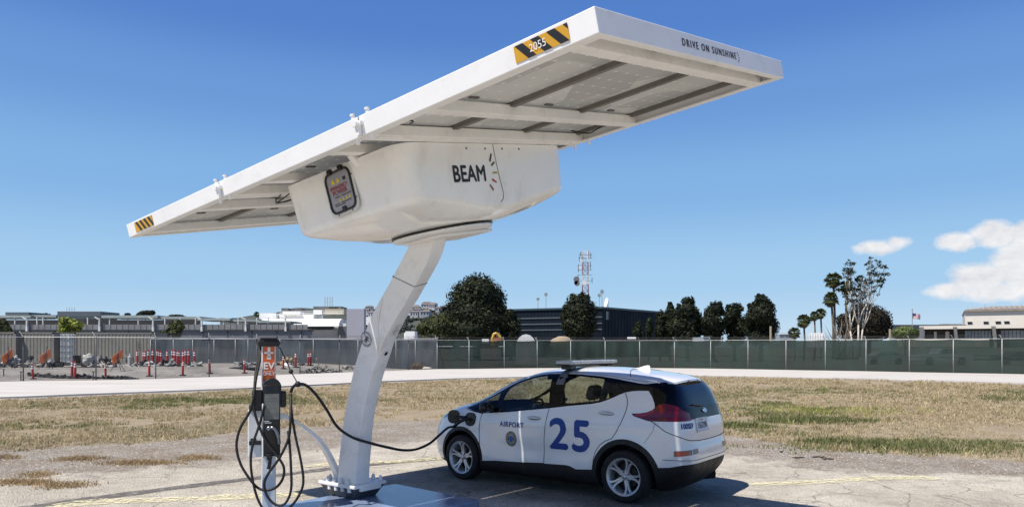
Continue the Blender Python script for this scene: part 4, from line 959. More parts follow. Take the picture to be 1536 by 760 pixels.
# --- seams lying on the surface
def onside(x,z,s=1,off=.001):
    h=BV.ray_cast(Vector((x,1.6*s,z)),Vector((0,-s,0)))
    return h[0]+h[1]*(off if h[1].y*s>0 else -off) if h[0] else None
def onrear(y,z,off=.001):
    h=BV.ray_cast(Vector((-3,y,z)),Vector((1,0,0)))
    return h[0]+h[1]*(off if h[1].x<0 else -off) if h[0] else None
def ontop(x,y,off=.001):
    h=BV.ray_cast(Vector((x,y,3)),Vector((0,0,-1))); return h[0]+h[1]*(off if h[1].z>0 else -off)
M_seam=mat('panel_gap_black',(.012,.012,.013),.8)
def dense(poly,st=.03,closed=False):
    out=[];P=list(poly)+([poly[0]] if closed else [])
    for a,b_ in zip(P,P[1:]):
        k=max(1,int(math.hypot(b_[0]-a[0],b_[1]-a[1])/st)); out+=[(a[0]+(b_[0]-a[0])*t/k,a[1]+(b_[1]-a[1])*t/k) for t in range(k)]
    return out+[P[-1]]
def seam(poly,fn,parent,r=.0042,name='panel_gap',m=None,**k):
    pts=[fn(a,b_,**k) for a,b_ in dense(poly)]; pts=[p for p in pts if p is not None]
    mb=MB(); mb.tube(pts,r,5); return mb.build(name,m or M_seam,parent,smooth=True)
for s in (1,-1):
    seam([(.95,1.0)]+FD[1:6]+[(.958,.31)],onside,doors[(s,'f')],s=s)
    seam([(-.112,.375)]+FD[8:12]+[(-.165,1.098)],onside,doors[(s,'f')],s=s)
    seam([(.958,.305),(.70,.328),(.43,.338),(-.11,.374)],onside,doors[(s,'f')],s=s)
    seam(RD[4:17][:13][0:12]+[(-1.25,1.34)],onside,doors[(s,'r')],s=s)
    seam([(-1.56,.75),(-1.66,.90),(-1.68,1.01)],onside,body,s=s,r=.0022)   # bumper joint
    # chrome line below the glass front corner
    seam([(1.33,1.015),(1.1,.985),(.95,.968)],onside,body,s=s,r=.006,m=M_gloss,name='cowl_trim')
TGs=[(.812,1.02),(.80,.96),(.782,.905),(.745,.868),(.70,.843),(.63,.81),(.55,.788),(.35,.770),(0,.762)]
seam(TGs+[(-y,z) for y,z in TGs[::-1][1:]],onrear,tgo,r=.005)
seam([(-2.3,.0)],lambda a,b_:None,body) if False else None
# crease on the bumper
seam([(.80,.565),(.5,.545),(0,.545),(-.5,.545),(-.80,.565)],onrear,body,r=.0035)
# roof ditch seam + hatch seam + spoiler
mb=MB(); pts=[ontop(-1.05-.0*abs(y)-.55*max(0,abs(y)-.15)**1.3,y) for y in np.linspace(-.60,.60,25)]; mb.tube(pts,.0045,5); mb.build('panel_gap',M_seam,body,smooth=True)
for s in (1,-1):
    seam([(.90,1.245),(.64,1.378),(.431,1.468),(.14,1.545),(-.2,1.566),(-.6,1.566),(-1.0,1.535),(-1.3,1.50),(-1.50,1.475)],onside,body,s=s,r=.006,off=-.001,m=mat('grey_roof_strip',(.22,.22,.23),.4))
# spoiler: wing over the rear window
def spo():
    V=[];Fq=[];ny=25;ys_=np.linspace(-.60,.60,ny)
    for y in ys_:
        q=abs(y)/.60; xr=-1.82+.14*q**3; z0=1.500-.055*q**2.2
        xt=-1.45; zt=None
        h=BV.ray_cast(Vector((xt,y,3)),Vector((0,0,-1)))[0]; zt=h.z+.004
        prof=[(xt,zt-.01),(xt,zt),(-1.60,(zt+z0)/2+.018),(xr+.03,z0+.012),(xr,z0),(xr-.004,z0-.022),(xr+.02,z0-.034),(-1.66,z0-.028)]
        V+=[(a,y,b_) for a,b_ in prof]
    k=8
    for i in range(ny-1):
        for j in range(k-1): Fq.append((i*k+j,i*k+j+1,(i+1)*k+j+1,(i+1)*k+j))
        Fq.append((i*k+k-1,i*k,(i+1)*k,(i+1)*k+k-1))
    Fq.append(tuple(range(k))); Fq.append(tuple(reversed(range((ny-1)*k,ny*k))))
    mb=MB(); mb.add(V,Fq); o=mb.build('spoiler',M_car2,tgo,angle=45)
    mb=MB(); mb.box((-1.822,-.17,1.474),(-1.80,.17,1.490),bev=.003); mb.build('high_brake_light',mat('dark_red_lens',(.10,.008,.01),.15),o)
spo()
# shark fin
mb=MB(); fv=[]
for k,(x,w_,h_) in enumerate(((-.98,.004,.0),(-1.02,.028,.012),(-1.08,.036,.032),(-1.14,.036,.058),(-1.19,.030,.072),(-1.215,.02,.070),(-1.23,.012,.0))):
    zb=ontop(x,-.0).z-.004; fv+=[(x,-w_,zb),(x,-w_*.35,zb+h_*.75+.001),(x,0,zb+h_+.002),(x,w_*.35,zb+h_*.75+.001),(x,w_,zb)]
mb.add(fv,[(5*i+j,5*i+j+1,5*i+6+j,5*i+5+j) for i in range(6) for j in range(4)]); mb.build('antenna_fin',M_car2,body,smooth=True)
# roof light bar
zb=1.655
mb=MB(); lbx=-.26; ly=.66
mb.box((lbx-.11,-ly,zb+.020),(lbx+.11,ly,zb+.070),bev=.02); lb=mb.build('light_bar',mat('light_bar_lens',(.42,.44,.45),.15,var=.3,scale=25,dstretch=(.2,1,.2),coat=.5),car)
mb=MB(); mb.box((lbx-.10,-ly+.03,zb+.028),(lbx+.10,ly-.03,zb+.060),bev=.01); 
for k in range(12): y=-ly+.08+k*.105; mb.box((lbx-.125,y,zb+.032),(lbx-.09,y+.08,zb+.062),bev=.004)
mb.build('lamp_modules',mat('silver_lamp_modules',(.40,.42,.44),.3,metal=.5,var=.4,scale=20),lb)
mb=MB(); mb.box((lbx-.10,-ly+.01,zb+.006),(lbx+.10,ly-.01,zb+.022),bev=.005)
for y in (-.50,.50): mb.box((lbx-.08,y-.07,zb-.05),(lbx+.08,y+.07,zb+.008),bev=.012)
mb.build('mounting_foot',M_black,lb)
mb=MB(); V=[]
for (y0) in np.linspace(.44,.72,10):
    for x in (-.20,-.32):
        h=BV.ray_cast(Vector((x,y0,3)),Vector((0,0,-1))); V.append(h[0]+Vector((0,0,.004)))
mb.add(V,[(2*i,2*i+1,2*i+3,2*i+2) for i in range(9)]); mb.build('roof_strap',mat('grey_strap',(.13,.13,.14),.6),lb)
# door handles
M_chrome=mat('brushed_chrome',(.55,.56,.58),.2,metal=.9)
M_handle=mat('painted_handle',(.60,.615,.65),.2,var=.05,coat=.6)
for s in (1,-1):
    for d_,x,z in (('f',.055,.955),('r',-1.03,1.075)):
        c=onside(x,z,s); mb=MB()
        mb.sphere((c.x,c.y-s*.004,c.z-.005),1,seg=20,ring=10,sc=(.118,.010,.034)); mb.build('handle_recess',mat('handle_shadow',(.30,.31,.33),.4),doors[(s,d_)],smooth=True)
        mb=MB(); mb.tube([(c.x+.105,c.y,c.z+.004),(c.x+.06,c.y+s*.026,c.z+.010),(c.x,c.y+s*.032,c.z+.012),(c.x-.06,c.y+s*.026,c.z+.010),(c.x-.105,c.y,c.z+.004)],.013,8,rs=[.010,.015,.016,.015,.010]); mb.build('handle',M_handle,doors[(s,d_)],smooth=True)
# mirrors
for s in (1,-1):
    c=Vector((.80,.86*s,1.03)); mb=MB()
    mb.tube([(.80,.82*s,1.0),(.79,.90*s,1.03)],.028,8); mb.build('mirror_arm',M_black,car,smooth=True)
    mb=MB(); mb.sphere((.80,.975*s,1.075),1,seg=20,ring=12,sc=(.075,.115,.078)); mi_=mb.build('mirror',M_black,car,smooth=True)
    mb=MB(); n=24; mb.add([(.728+.004,.975*s+.092*math.cos(2*math.pi*k/n),1.075+.060*math.sin(2*math.pi*k/n)) for k in range(n)],[tuple(range(n))]); mb.build('mirror_glass',mat('mirror_silver',(.8,.85,.9),.02,metal=1.,var=0),mi_)
# charge port and open flap (driver side front wing)
c=onside(1.18,.875,1); nrm=Vector((0.10,.99,.12)).normalized(); ex=Vector((1,-.1,0)).normalized(); ey=nrm.cross(ex); Mp_=frameM(c,ex,ey,nrm)
def oval(mb,M,w,h,z,mi=0,pw=2.6,n=28): 
    P=[]
    for k in range(n):
        a=2*math.pi*k/n; ca,sa=math.cos(a),math.sin(a); P.append(M@Vector((w*math.copysign(abs(ca)**(2/pw),ca),h*math.copysign(abs(sa)**(2/pw),sa),z)))
    return P
mb=MB(); a=oval(mb,Mp_,.10,.095,.014); b_=oval(mb,Mp_,.105,.10,-.06); n=len(a); mb.add(a+b_,[tuple(range(n))]+[(i,(i+1)%n,(i+1)%n+n,i+n) for i in range(n)]); port=mb.build('charge_port',M_black,car,angle=40)
Mf_=frameM(Vector((1.43,.93,.905)),Vector((.80,.60,.05)).normalized(),Vector((-.04,-.02,1)).normalized(),Vector((.6,-.8,0)).normalized())
mb=MB(); a=oval(mb,Mf_,.088,.098,.0); b_=oval(mb,Mf_,.088,.098,-.016); mb.add(a+b_,[tuple(range(n)),tuple(reversed(range(n,2*n)))]+[(i,(i+1)%n,(i+1)%n+n,i+n) for i in range(n)]); mb.build('port_flap',M_black,port,angle=40)
mb=MB(); mb.tube([(1.26,.865,.895),(1.33,.90,.90),(1.40,.925,.90)],.022,8); mb.build('flap_hinge',M_black,port,smooth=True)
mb=MB(); mb.tube(smooth_path([(1.19,.89,.88),(1.23,.95,.87),(1.29,.99,.83),(1.36,1.01,.77)],4),.024,10,rs=None); mb.build('charging_plug',M_black,port,smooth=True)
# charging cable from the pedestal to the plug
pe=CMX@Vector((1.36,1.01,.77))
y0=7.78
kn=pc_(290,260,y0)
pts=[pc_(262,292,7.82),pc_(270,272,7.80),kn,pc_(322,264,7.85),pc_(362,300,7.95),pc_(408,365,8.12),pc_(450,432,8.35)]
pts+=[W(340+510/2.716,480+475/2.716,8.42),W(340+580/2.716,480+498/2.716,8.45),W(340+660/2.716,480+518/2.716,8.65),W(605,674.5,8.95),W(625,673,9.1),W(645,664,9.35),W(660,651,9.6),W(672,641,9.9),tuple(pe)]
cable('charging_cable',pts,.0165,pr)
cable('retractor_cord',[pc_(212,104,7.95),pc_(240,160,7.9),pc_(262,208,7.86),pc_(280,240,7.82),kn],.006,pr)
for q_,r_ in ((kn,.034),(pc_(262,208,7.86),.026)):
    mb=MB(); mb.sphere(tuple(q_),r_); mb.build('cord_clamp',M_rubber,pr,smooth=True,world=True)
# wheels
M_tyre=mat('tyre_rubber',(.010,.010,.0105),.85,var=.2,scale=20); M_alloy=mat('alloy_silver',(.55,.56,.58),.36,metal=.55,var=.08,scale=10,dirt=((.15,.13,.11),.3)); M_rdark=mat('dark_brake_parts',(.03,.03,.032),.5,metal=.4)
def wheel(parent_name,x,s,steer=0.):
    Mw=Matrix.Translation((x,.80*s,.322))@Matrix.Rotation(R(steer),4,'Z')@frameM((0,0,0),(1,0,0),(0,0,1),(0,s,0)) # local z outward
    w=bpy.data.objects.new('wheel',None)
    mb=MB(); mb.lathe([(.225,-.10),(.285,-.108),(.308,-.098),(.320,-.080),(.322,-.05),(.322,.05),(.320,.078),(.308,.094),(.285,.104),(.245,.100),(.226,.094),(.222,.0)],64,M=Mw,closed=True)
    ty=mb.build('wheel',M_tyre,car,angle=50)
    mb=MB(); mb.lathe([(.226,.094),(.234,.098),(.236,.090),(.222,.080),(.208,.06),(.205,-.09),(.2,-.09),(.2,.06),(.214,.088)],64,M=Mw,closed=True); rim=mb.build('rim',M_alloy,ty,angle=40)
    mb=MB(); mb.lathe([(0,-.01),(.145,-.01),(.145,-.03),(0,-.03)],32,M=Mw); mb.lathe([(.0,-.07),(.203,-.07)],32,M=Mw); mb.build('brake_disc',M_rdark,ty,angle=30)
    mb=MB(); mb.lathe([(0,.072),(.022,.072),(.030,.066),(.034,.05),(.07,.046),(.075,.02),(0,.02)],32,M=Mw)
    for k in range(5):
        a=2*math.pi*k/5+.31+ (0.35 if x<0 else 0)
        for sg in (-1,1):
            # twin spoke: together at the hub, apart at the rim
            pts=[]
            for r_,da,wd,z_ in ((.045,.30,.022,.052),(.10,.14,.017,.055),(.15,.115,.015,.066),(.19,.165,.017,.078),(.222,.25,.023,.088)):
                aa=a+sg*da; p=Vector((r_*math.cos(aa),r_*math.sin(aa),z_)); q=Vector((-math.sin(aa),math.cos(aa),0)); pts.append((p,q,wd))
            V=[];m_=len(pts)
            for p,q,wd in pts: V+=[Mw@(p-q*wd+Vector((0,0,-.022))),Mw@(p-q*wd*.75),Mw@(p+q*wd*.75),Mw@(p+q*wd+Vector((0,0,-.022)))]
            mb.add(V,[(4*i+j,4*i+j+1,4*i+5+j,4*i+4+j) for i in range(m_-1) for j in range(3)])
        aa=a; mb.add([Mw@Vector((r_*math.cos(aa+d),r_*math.sin(aa+d),z_)) for r_,d,z_ in ((.04,-.35,.045),(.115,-.14,.042),(.115,.14,.042),(.04,.35,.045))],[(0,1,2,3)])
    mb.build('spokes',M_alloy,rim,angle=50)
    mb=MB()
    for k in range(5):
        a=2*math.pi*(k+.5)/5+.31+(0.35 if x<0 else 0); mb.lathe([(.011,.04),(.011,.056),(0,.058)],8,M=Mw@Matrix.Translation((.056*math.cos(a),.056*math.sin(a),0)))
    mb.build('wheel_nuts',M_rdark,rim); bpy.data.objects.remove(w)
for x in (FWX,RWX):
    for s in (1,-1): wheel('w',x,s,-4 if x>0 else 0)
# interior
M_int=mat('dark_cabin_trim',(.014,.014,.015),.8,var=.2); M_seat=mat('grey_black_seat_fabric',(.045,.045,.047),.9,var=.2,scale=20)
mb=MB(); mb.box((-1.6,-.72,.22),(1.0,.72,.45)); mb.build('cabin_floor',M_int,car)
mb=MB(); mb.box((.60,-.72,.45),(1.22,.72,.93),bev=.04); mb.box((.50,-.70,.80),(.80,.70,.96),bev=.05); mb.box((.62,.20,.93),(.80,.56,1.02),bev=.04); mb.box((.55,-.14,.9),(.60,.14,1.08),bev=.01)
mb.sphere((.53,.56,.90),.045); dash=mb.build('dashboard',M_int,car,angle=40)
mb=MB(); Msw=frameM((.40,.37,1.005),(0,1,0),Vector((-.42,0,.9)).normalized(),Vector((-.9,0,-.42)).normalized())
mb.tube([Msw@Vector((.185*math.cos(a),.185*math.sin(a),0)) for a in np.linspace(0,2*math.pi,33)],.017,8); mb.lathe([(0,-.01),(.06,-.01),(.065,.03),(0,.04)],16,M=Msw)
for a in (0,180,270): mb.tube([Msw@Vector((.05*math.cos(R(a)),.05*math.sin(R(a)),.01)),Msw@Vector((.18*math.cos(R(a)),.18*math.sin(R(a)),0))],.016,6)
mb.tube([(.42,.37,1.0),(.62,.37,.93)],.04,8); mb.build('steering_wheel',M_int,dash,angle=40)
def seat(x,y,w,rear=False):
    mb=MB(); mb.box((x-.02,y-w,.42),(x+.50,y+w,.60),bev=.05)
    Mb=Matrix.Translation((x,y,.55))@Matrix.Rotation(R(-17),4,'Y'); mb.box((-.13,-w,-.03),(.02,w,.64),M=Mb,bev=.055); st=mb.build('seat',M_seat,car,angle=60)
    for yy in ((0,) if not rear else (-.42,.42)):
        mb=MB(); mb.box((-.10,yy-.135,.70),(.01,yy+.135,.90 if not rear else .86),M=Mb,bev=.05); hr=mb.build('headrest',M_seat,st,angle=60)
        mb=MB()
        for d in (-.06,.06): mb.tube([Mb@Vector((-.045,yy+d,.6)),Mb@Vector((-.045,yy+d,.74))],.008,6)
        mb.build('headrest_posts',M_chrome,hr)
seat(-.30,.37,.25); seat(-.30,-.37,.25); seat(-1.20,0,.62,True)
mb=MB(); mb.box((.30,-.10,1.44),(.34,.14,1.50),bev=.012); mb.tube([(.32,.0,1.47),(.38,0,1.53)],.01,6); mb.build('interior_mirror',M_int,car)
mb=MB(); 
for s in (1,-1): mb.tube([(-.95,s*.66,1.46),(-.90,s*.72,1.2),(-.80,s*.74,.5)],.045,8)
for s in (1,-1): mb.tube([(-.24,s*.62,1.5),(-.24,s*.76,1.1),(-.22,s*.78,.5)],.05,8)
mb.build('inner_pillars',M_int,car,smooth=True)
# markings
M_blue=mat('deep_blue_vinyl',(.006,.042,.24),.35,var=.08)
def decal_side(v,f,x,z,name,m,parent,off=.003,flip=False):
    V=[]
    for p in v:
        q=onside(x-p[0],z+p[1],1,off+(p[2] if len(p)>2 else 0)); V.append(q if q is not None else Vector((x-p[0],.9,z+p[1])))
    mb=MB(); mb.add(V,f); return mb.build(name,m,parent)
def decal_rear(v,f,y,z,name,m,parent,off=.003):
    V=[onrear(y-p[0],z+p[1],off+(p[2] if len(p)>2 else 0)) for p in v]; mb=MB(); mb.add(V,f); return mb.build(name,m,parent)
v,f=text_mb('2',.545,.016,sub=3,sx=1.12); decal_side(v,f,-.345,.757,'number',M_blue,doors[(1,'r')])
v,f=text_mb('5',.545,.016,sub=3,sx=1.12); decal_side(v,f,-.690,.752,'number',M_blue,doors[(1,'r')])
# AIRPORT in slab letters
v,f=text_mb('AIRPORT',.094,.0030,sub=1,space=1.10,sx=1.0); decal_side(v,f,.420,.846,'lettering',M_blue,doors[(1,'f')])
mb=MB()
import itertools
xs_=sorted(p[0] for p in v); 
# round crest
def disc(r0,r1,n=36,cx=0,cy=0,k=1.12):
    v=[];f=[]
    for j in range(n):
        a=2*math.pi*j/n; v+=[(cx+r0*math.cos(a),cy+k*r0*math.sin(a)),(cx+r1*math.cos(a),cy+k*r1*math.sin(a))]
    return v,[(2*j,2*j+1,(2*j+3)%(2*n),(2*j+2)%(2*n)) for j in range(n)]
crest=None
for r0,r1,m,off in ((.0005,.093,mat('crest_dark_ring',(.05,.055,.05),.4),.003),(.060,.066,mat('crest_gold',(.42,.36,.16),.4),.0045),(.0005,.058,mat('crest_cream',(.30,.32,.28),.4),.0048)):
    v,f=disc(r0,r1); o_=decal_side(v,f,.432,.655,'crest',m,crest or doors[(1,'f')],off); crest=crest or o_
v=[];f=[]
for k in range(22):
    a=2*math.pi*k/22; c_,s_=math.cos(a),math.sin(a); b0=len(v); w_=.004+.003*((k*5)%3)/2
    for p,q in ((-w_,.071),(w_,.071),(w_,.084),(-w_,.084)): v.append((q*c_-p*s_,1.12*(q*s_+p*c_)))
    f.append((b0,b0+1,b0+2,b0+3))
decal_side(v,f,.432,.655,'crest_lettering',mat('crest_letter_cream',(.45,.44,.36),.4),crest,.0052)
for vv_,m in (([(-.030,.035),(-.005,.045),(.004,.03),(.026,.048),(.034,.02),(.028,-.02),(.010,-.05),(-.016,-.045),(-.034,-.02),(-.02,.0)],mat('crest_blue',(.02,.09,.42),.4)),([(-.05,-.03),(-.03,-.01),(-.036,.03),(-.052,.02)],mat('crest_black',(.012,.012,.012),.4)),([(.038,-.035),(.052,-.01),(.050,.03),(.040,.02)],mat('crest_black',(.01,.01,.01),.4))):
    decal_side(vv_,[tuple(range(len(vv_)))],.432,.655,'crest_figure',m,crest,.0056)
# licence plate, badge, number on the tailgate, bumper lamps
def rearM(y,z,off): 
    p=onrear(y,z,off); pz=onrear(y,z+.03,off); py=onrear(y-.03,z,off); ex_=(py-p).normalized(); ey_=(pz-p).normalized(); return frameM(p,ex_,ey_,ex_.cross(ey_).normalized())
Mq=rearM(.205,.955,.006)
mb=MB(); mb.box((-.165,-.082,-.012),(.165,.082,.002),M=Mq,bev=.004); pl=mb.build('licence_plate',mat('plate_white',(.62,.63,.66),.4),tgo)
mb=MB(); P_=[(-.165,-.082),(.165,-.082),(.165,.082),(-.165,.082)]; mb.tube([Mq@Vector((a,b_,.003)) for a,b_ in P_+[P_[0]]],.005,6); mb.build('plate_frame',M_chrome,pl)
for s_,y_,sz,th in (('1567290',-.012,.105,.0012),('California',.060,.034,.0)):
    v,f=text_mb(s_,sz,th,sx=.76); mb=MB(); mb.add([Mq@Vector((p[0],p[1]+y_,.0035+p[2])) for p in v],f); mb.build('plate_lettering',mat('plate_dark_blue',(.03,.04,.10),.4) if y_<0 else mat('plate_red',(.30,.05,.05),.4),pl)
v,f=text_mb('100%EV',.085,.0035,sub=1,sx=.80,shear=.15); decal_rear(v,f,.560,.955,'lettering',M_blue,tgo)
Mb_=rearM(.03,1.115,.008); mb=MB()
for P_ in ([(-.06,-.018),(-.02,-.018),(-.02,-.032),(.022,-.032),(.022,-.018),(.062,-.018),(.050,.018),(.022,.018),(.022,.032),(-.02,.032),(-.02,.018),(-.070,.018)],):
    mb.prism([Mb_@Vector((a,b_,0)) for a,b_ in P_],(Mb_.to_3x3()@Vector((0,0,.006))))
mb.build('badge',M_chrome,tgo)
M_refl=mat('red_reflector',(.35,.02,.015),.15,coat=.5); M_lens=mat('dark_lens_grey',(.14,.16,.17),.12,coat=.5)
for s in (1,-1):
    def rq(pts,off,name,m,parent):
        V=[];
        mb=MB(); g_=[]
        n=8
        for k in range(n+1):
            t=k/n; y=pts[0][0]*(1-t)+pts[1][0]*t; za=pts[0][1]*(1-t)+pts[1][1]*t; zb_=pts[3][1]*(1-t)+pts[2][1]*t
            V+=[onrear(s*y,za,off),onrear(s*y,zb_,off)]
        mb.add(V,[(2*i,2*i+1,2*i+3,2*i+2) for i in range(n)]); return mb.build(name,m,parent)
    bl=rq([(.745,.605),(.40,.625),(.34,.682),(.75,.672)],.004,'bumper_lamp',M_lens,body)
    rq([(.738,.612),(.60,.616),(.60,.667),(.742,.664)],.006,'reflector',M_refl,bl)
    rq([(.545,.612),(.530,.612),(.530,.676),(.545,.676)],.006,'lamp_divider',M_stkwhite,bl)
for s in (1,-1):
    for P_ in ([(-1.42,1.086),(-1.55,1.096),(-1.66,1.150),(-1.66,1.135),(-1.56,1.078),(-1.43,1.070)],[(-1.69,1.205),(-1.73,1.215),(-1.76,1.12),(-1.735,1.10)]):
        V=[onside(x,z,s,.003) for x,z in P_]
        if all(v is not None for v in V): mb=MB(); mb.add(V,[tuple(range(len(V)))]); mb.build('lamp_element',mat('bright_red_lamp_element',(.42,.012,.012),.15,coat=.5),body)
# rear wiper and tail light inner glint
mb=MB(); mb.tube([onrear(.05,1.17,.02),onrear(.35,1.20,.02)],.008,6); mb.build('rear_wiper',M_black,tgo)
mb=MB(); mb.tube([(-1.9,-.5,.25),(-1.3,0,.2),(1.3,0,.2)],.08,8); mb.box((-1.6,-.6,.17),(1.7,.6,.24)); mb.build('underside',M_well,car)
bpy.data.materials.remove(M_drop) if False else None
# ================================================================ background
M_gscreen=meshmat('green_windscreen_mesh',(.014,.030,.024),.95,trans=.06)
M_gyscreen=meshmat('grey_windscreen_mesh',(.060,.073,.083),.95,trans=.06)
M_chain=meshmat('chain_link_wire',(.16,.165,.17),.08,trans=0)
M_galvpost=mat('galvanised_fence_post',(.33,.34,.34),.55,metal=.3,var=.15,scale=4)
M_arm=mat('pale_barb_arm',(.60,.60,.58),.5,var=.1)
def screen_piece(mb,p,q,zt0,zt1,nx_=8,nz_=6,sag=.09,gap=.05,seed=0):
    V=[];Fq=[]; d=(q-p); nrm=Vector((-d.y,d.x,0)).normalized()
    for i in range(nx_+1):
        t=i/nx_; b=p.lerp(q,t); b.z=gzf(b.x,b.y)+gap; zt=zt0*(1-t)+zt1*t-sag*math.sin(math.pi*t)*.6
        for j in range(nz_+1):
            s=j/nz_; off=(.10*math.sin(seed*1.7+3*s+2*t)+.035*math.sin(17*t+seed*2.3+2*s))*math.sin(math.pi*t)*(.25+.75*math.sin(math.pi*s))
            V.append(Vector((b.x,b.y,b.z*(1-s)+zt*s))+nrm*off)
    for i in range(nx_):
        for j in range(nz_): a=i*(nz_+1)+j; Fq.append((a,a+nz_+1,a+nz_+2,a+1))
    mb.add(V,Fq)
def fence(name,label,cat,posts,h,screen,post_r,M_post,arms=0,rail=True,midrail=None,ztop=None,M_a=None,wires=True,extra=.0,screen_name='mesh_screen',drop=.0,group=None,toprail_r=.022):
    root=thing(name,label,cat,tuple(posts[0])); 
    if group: root['group']=group
    tops=[]
    for i,p in enumerate(posts):
        zb=gzf(p.x,p.y); zt=(ztop if ztop is not None else zb+h); tops.append(Vector((p.x,p.y,zt)))
        mb=MB(); mb.tube([(p.x,p.y,zb-.1),(p.x,p.y,zt+extra)],post_r,8); po=mb.build('post',M_post,root,world=True,smooth=True)
        if arms:
            q=posts[min(i+1,len(posts)-1)]-posts[max(i-1,0)]; nrm=Vector((-q.y,q.x,0)).normalized()
            dirs=[nrm*(-1)] if arms==1 else [nrm,-nrm]
            mb=MB()
            for d in dirs: 
                d2=(d*.7-q.normalized()*.45); mb.tube([Vector((p.x,p.y,zt)),Vector((p.x,p.y,zt+.28))+d2*.33],.020,6)
            mb.build('barb_arm',M_a or M_post,po,world=True)
    if rail:
        mb=MB(); mb.tube(tops,toprail_r,6); mb.build('top_rail',M_post if M_a is None else M_a,root,world=True)
    if wires:
        mb=MB()
        for k in range(3):
            pts=[t+Vector((0,0,.08+.09*k)) for t in tops]; mb.tube(pts,.006,4)
        mb.build('barbed_wire',M_postd,root,world=True)
    mb=MB()
    for i in range(len(posts)-1):
        screen_piece(mb,posts[i],posts[i+1],tops[i].z-drop,tops[i+1].z-drop,seed=i)
    mb.build(screen_name,screen,root,world=True,smooth=True)
    return root,tops
# near chain link fence on the left
nfp=[G(x,y) for x,y in ((-190,579),(-75,575.5))]+NF[1:]
fence('chain_link_fence','see-through chain-link fence with dark posts and pale angled barb arms','fence',nfp,2.46,M_chain,.035,M_postd,arms=1,M_a=M_arm,screen_name='wire_mesh')
# dark debris and netting along its foot
M_netting=mat('dark_netting',(.035,.036,.036),.95,var=.5,scale=6)
# grey screened fence behind the compound
gy=[Vector(((px-CX)/F*61,61,0)) for px in (226,260,289,321,353,372,420,470,537,594,623)]+[NF[-1].copy()]
rt,tp=fence('screened_fence','chain-link fence covered in grey windscreen mesh behind the building compound','fence',gy,2.1,M_gyscreen,.03,M_galvpost,arms=1,ztop=2.60,M_a=M_arm,wires=True)
# green screened fence
gfp=[g.copy() for g in GF]
rt,tp=fence('screened_fence','long fence covered in dark green windscreen mesh across the far side of the road','fence',gfp,2.48,M_gscreen,.036,M_arm if False else M_galvpost,arms=2,extra=.02,drop=.02)
mb=MB()
for i in range(0,2):
    a,b_=gfp[i],gfp[i+1]; mb.tube([a+Vector((0,0,1.95)),b_+Vector((0,0,1.95))],.03,6)
mb.build('brace_rail',M_galvpost,rt,world=True)
mb=MB(); 
for i in range(len(gfp)-1):
    mb.tube([gfp[i]+Vector((0,-.03,1.18)),gfp[i+1]+Vector((0,-.03,1.18))],.008,4)
mb.build('tension_wire',mat('dark_green_seam',(.02,.035,.03),.9),rt,world=True)
# ---- traffic delineators
M_delr=mat('faded_red_orange_plastic',(.36,.022,.022),.5,var=.2,scale=5); M_refw=mat('white_reflective_band',(.75,.74,.73),.35,var=.1)
def delineator():
    r=thing('delineator_post','x','delineator')
    mb=MB(); mb.lathe([(.07,.03),(.068,.62),(.06,.80),(.05,.92),(.035,.96),(.0,.965)],12); mb.build('tube',M_delr,r,angle=40)
    mb=MB(); mb.lathe([(.070,.66),(.066,.74)],12); mb.lathe([(.062,.80),(.056,.88)],12); mb.f=[f for f in mb.f if len(f)==4]; mb.m=mb.m[:len(mb.f)]; mb.build('reflective_band',M_refw,r,smooth=True)
    mb=MB(); mb.lathe([(.0,.975),(.02,.965),(.03,1.0),(.018,1.03),(0,1.035)],10); mb.build('grip',M_delr,r,smooth=True)
    mb=MB(); mb.lathe([(.22,0),(.22,.02),(.20,.05),(.07,.07),(.06,.09),(0,.09)],8); mb.build('rubber_base',M_rubber,r,angle=30)
    return r
proto=delineator(); first=True
def put(proto,p,label,group=None,rz=0,sc=1.,tilt=(0,0)):
    global first
    o=proto if first else copy_tree(proto); first=False
    o.location=p; o.rotation_euler=(R(tilt[0]),R(tilt[1]),rz); o.scale=(sc,sc,sc); o['label']=label
    if group: o['group']=group
    return o
solo=[(49.6,568,.87,'red delineator post left of the close pair behind the chain-link fence'),(108,566.5,1.05,'left post of the close pair of red delineators'),(112.5,567.5,1.02,'right post of the close pair of red delineators'),(158.6,565.8,.85,'lone red delineator post right of the close pair'),(224,564,1.0,'red delineator on a black base in front of the crowded red posts'),(274,563,.97,'red delineator on a black base below the right end of the crowded posts'),(314.6,561.5,1.05,'red delineator beside a dark fence post, left of the white pallet of scrap'),(366.7,560,.97,'red delineator in front of the white pallet of scrap'),(425,557,1.0,'red delineator in front of the timber boards, just right of the charging post')]
for px,y,sc,lb in solo: put(proto,Gt(px,y)+Vector((0,0,-.0)),lb,sc=sc,tilt=(random.uniform(-2,2),random.uniform(-3,3)))
put(proto,Gt(443.5,549),'red delineator standing behind the timber boards',sc=1.15)
put(proto,Gt(462.5,548),'left of two slim red delineators side by side near the rubble',sc=1.05); put(proto,Gt(466,548),'right of two slim red delineators side by side near the rubble',sc=1.08)
ords='first second third fourth fifth sixth seventh eighth ninth tenth eleventh twelfth thirteenth fourteenth fifteenth sixteenth seventeenth'.split()
cl=[206.5,215.5,217,222.7,229,234.5,238,242,251.5,259.5,262,266.5,269.5,275,279,283,291.7]
for i,px in enumerate(cl): put(proto,Vector(((px-CX)/F*(54+1.2*math.sin(i*2.3)),54+1.2*math.sin(i*2.3),.5)),'%s from the left in the crowd of red delineators stored by the grey screen'%ords[i],'red delineators stored in a crowd',sc=1.17+.06*math.sin(i*5.1),tilt=(random.uniform(-3,3),random.uniform(-3,3)))
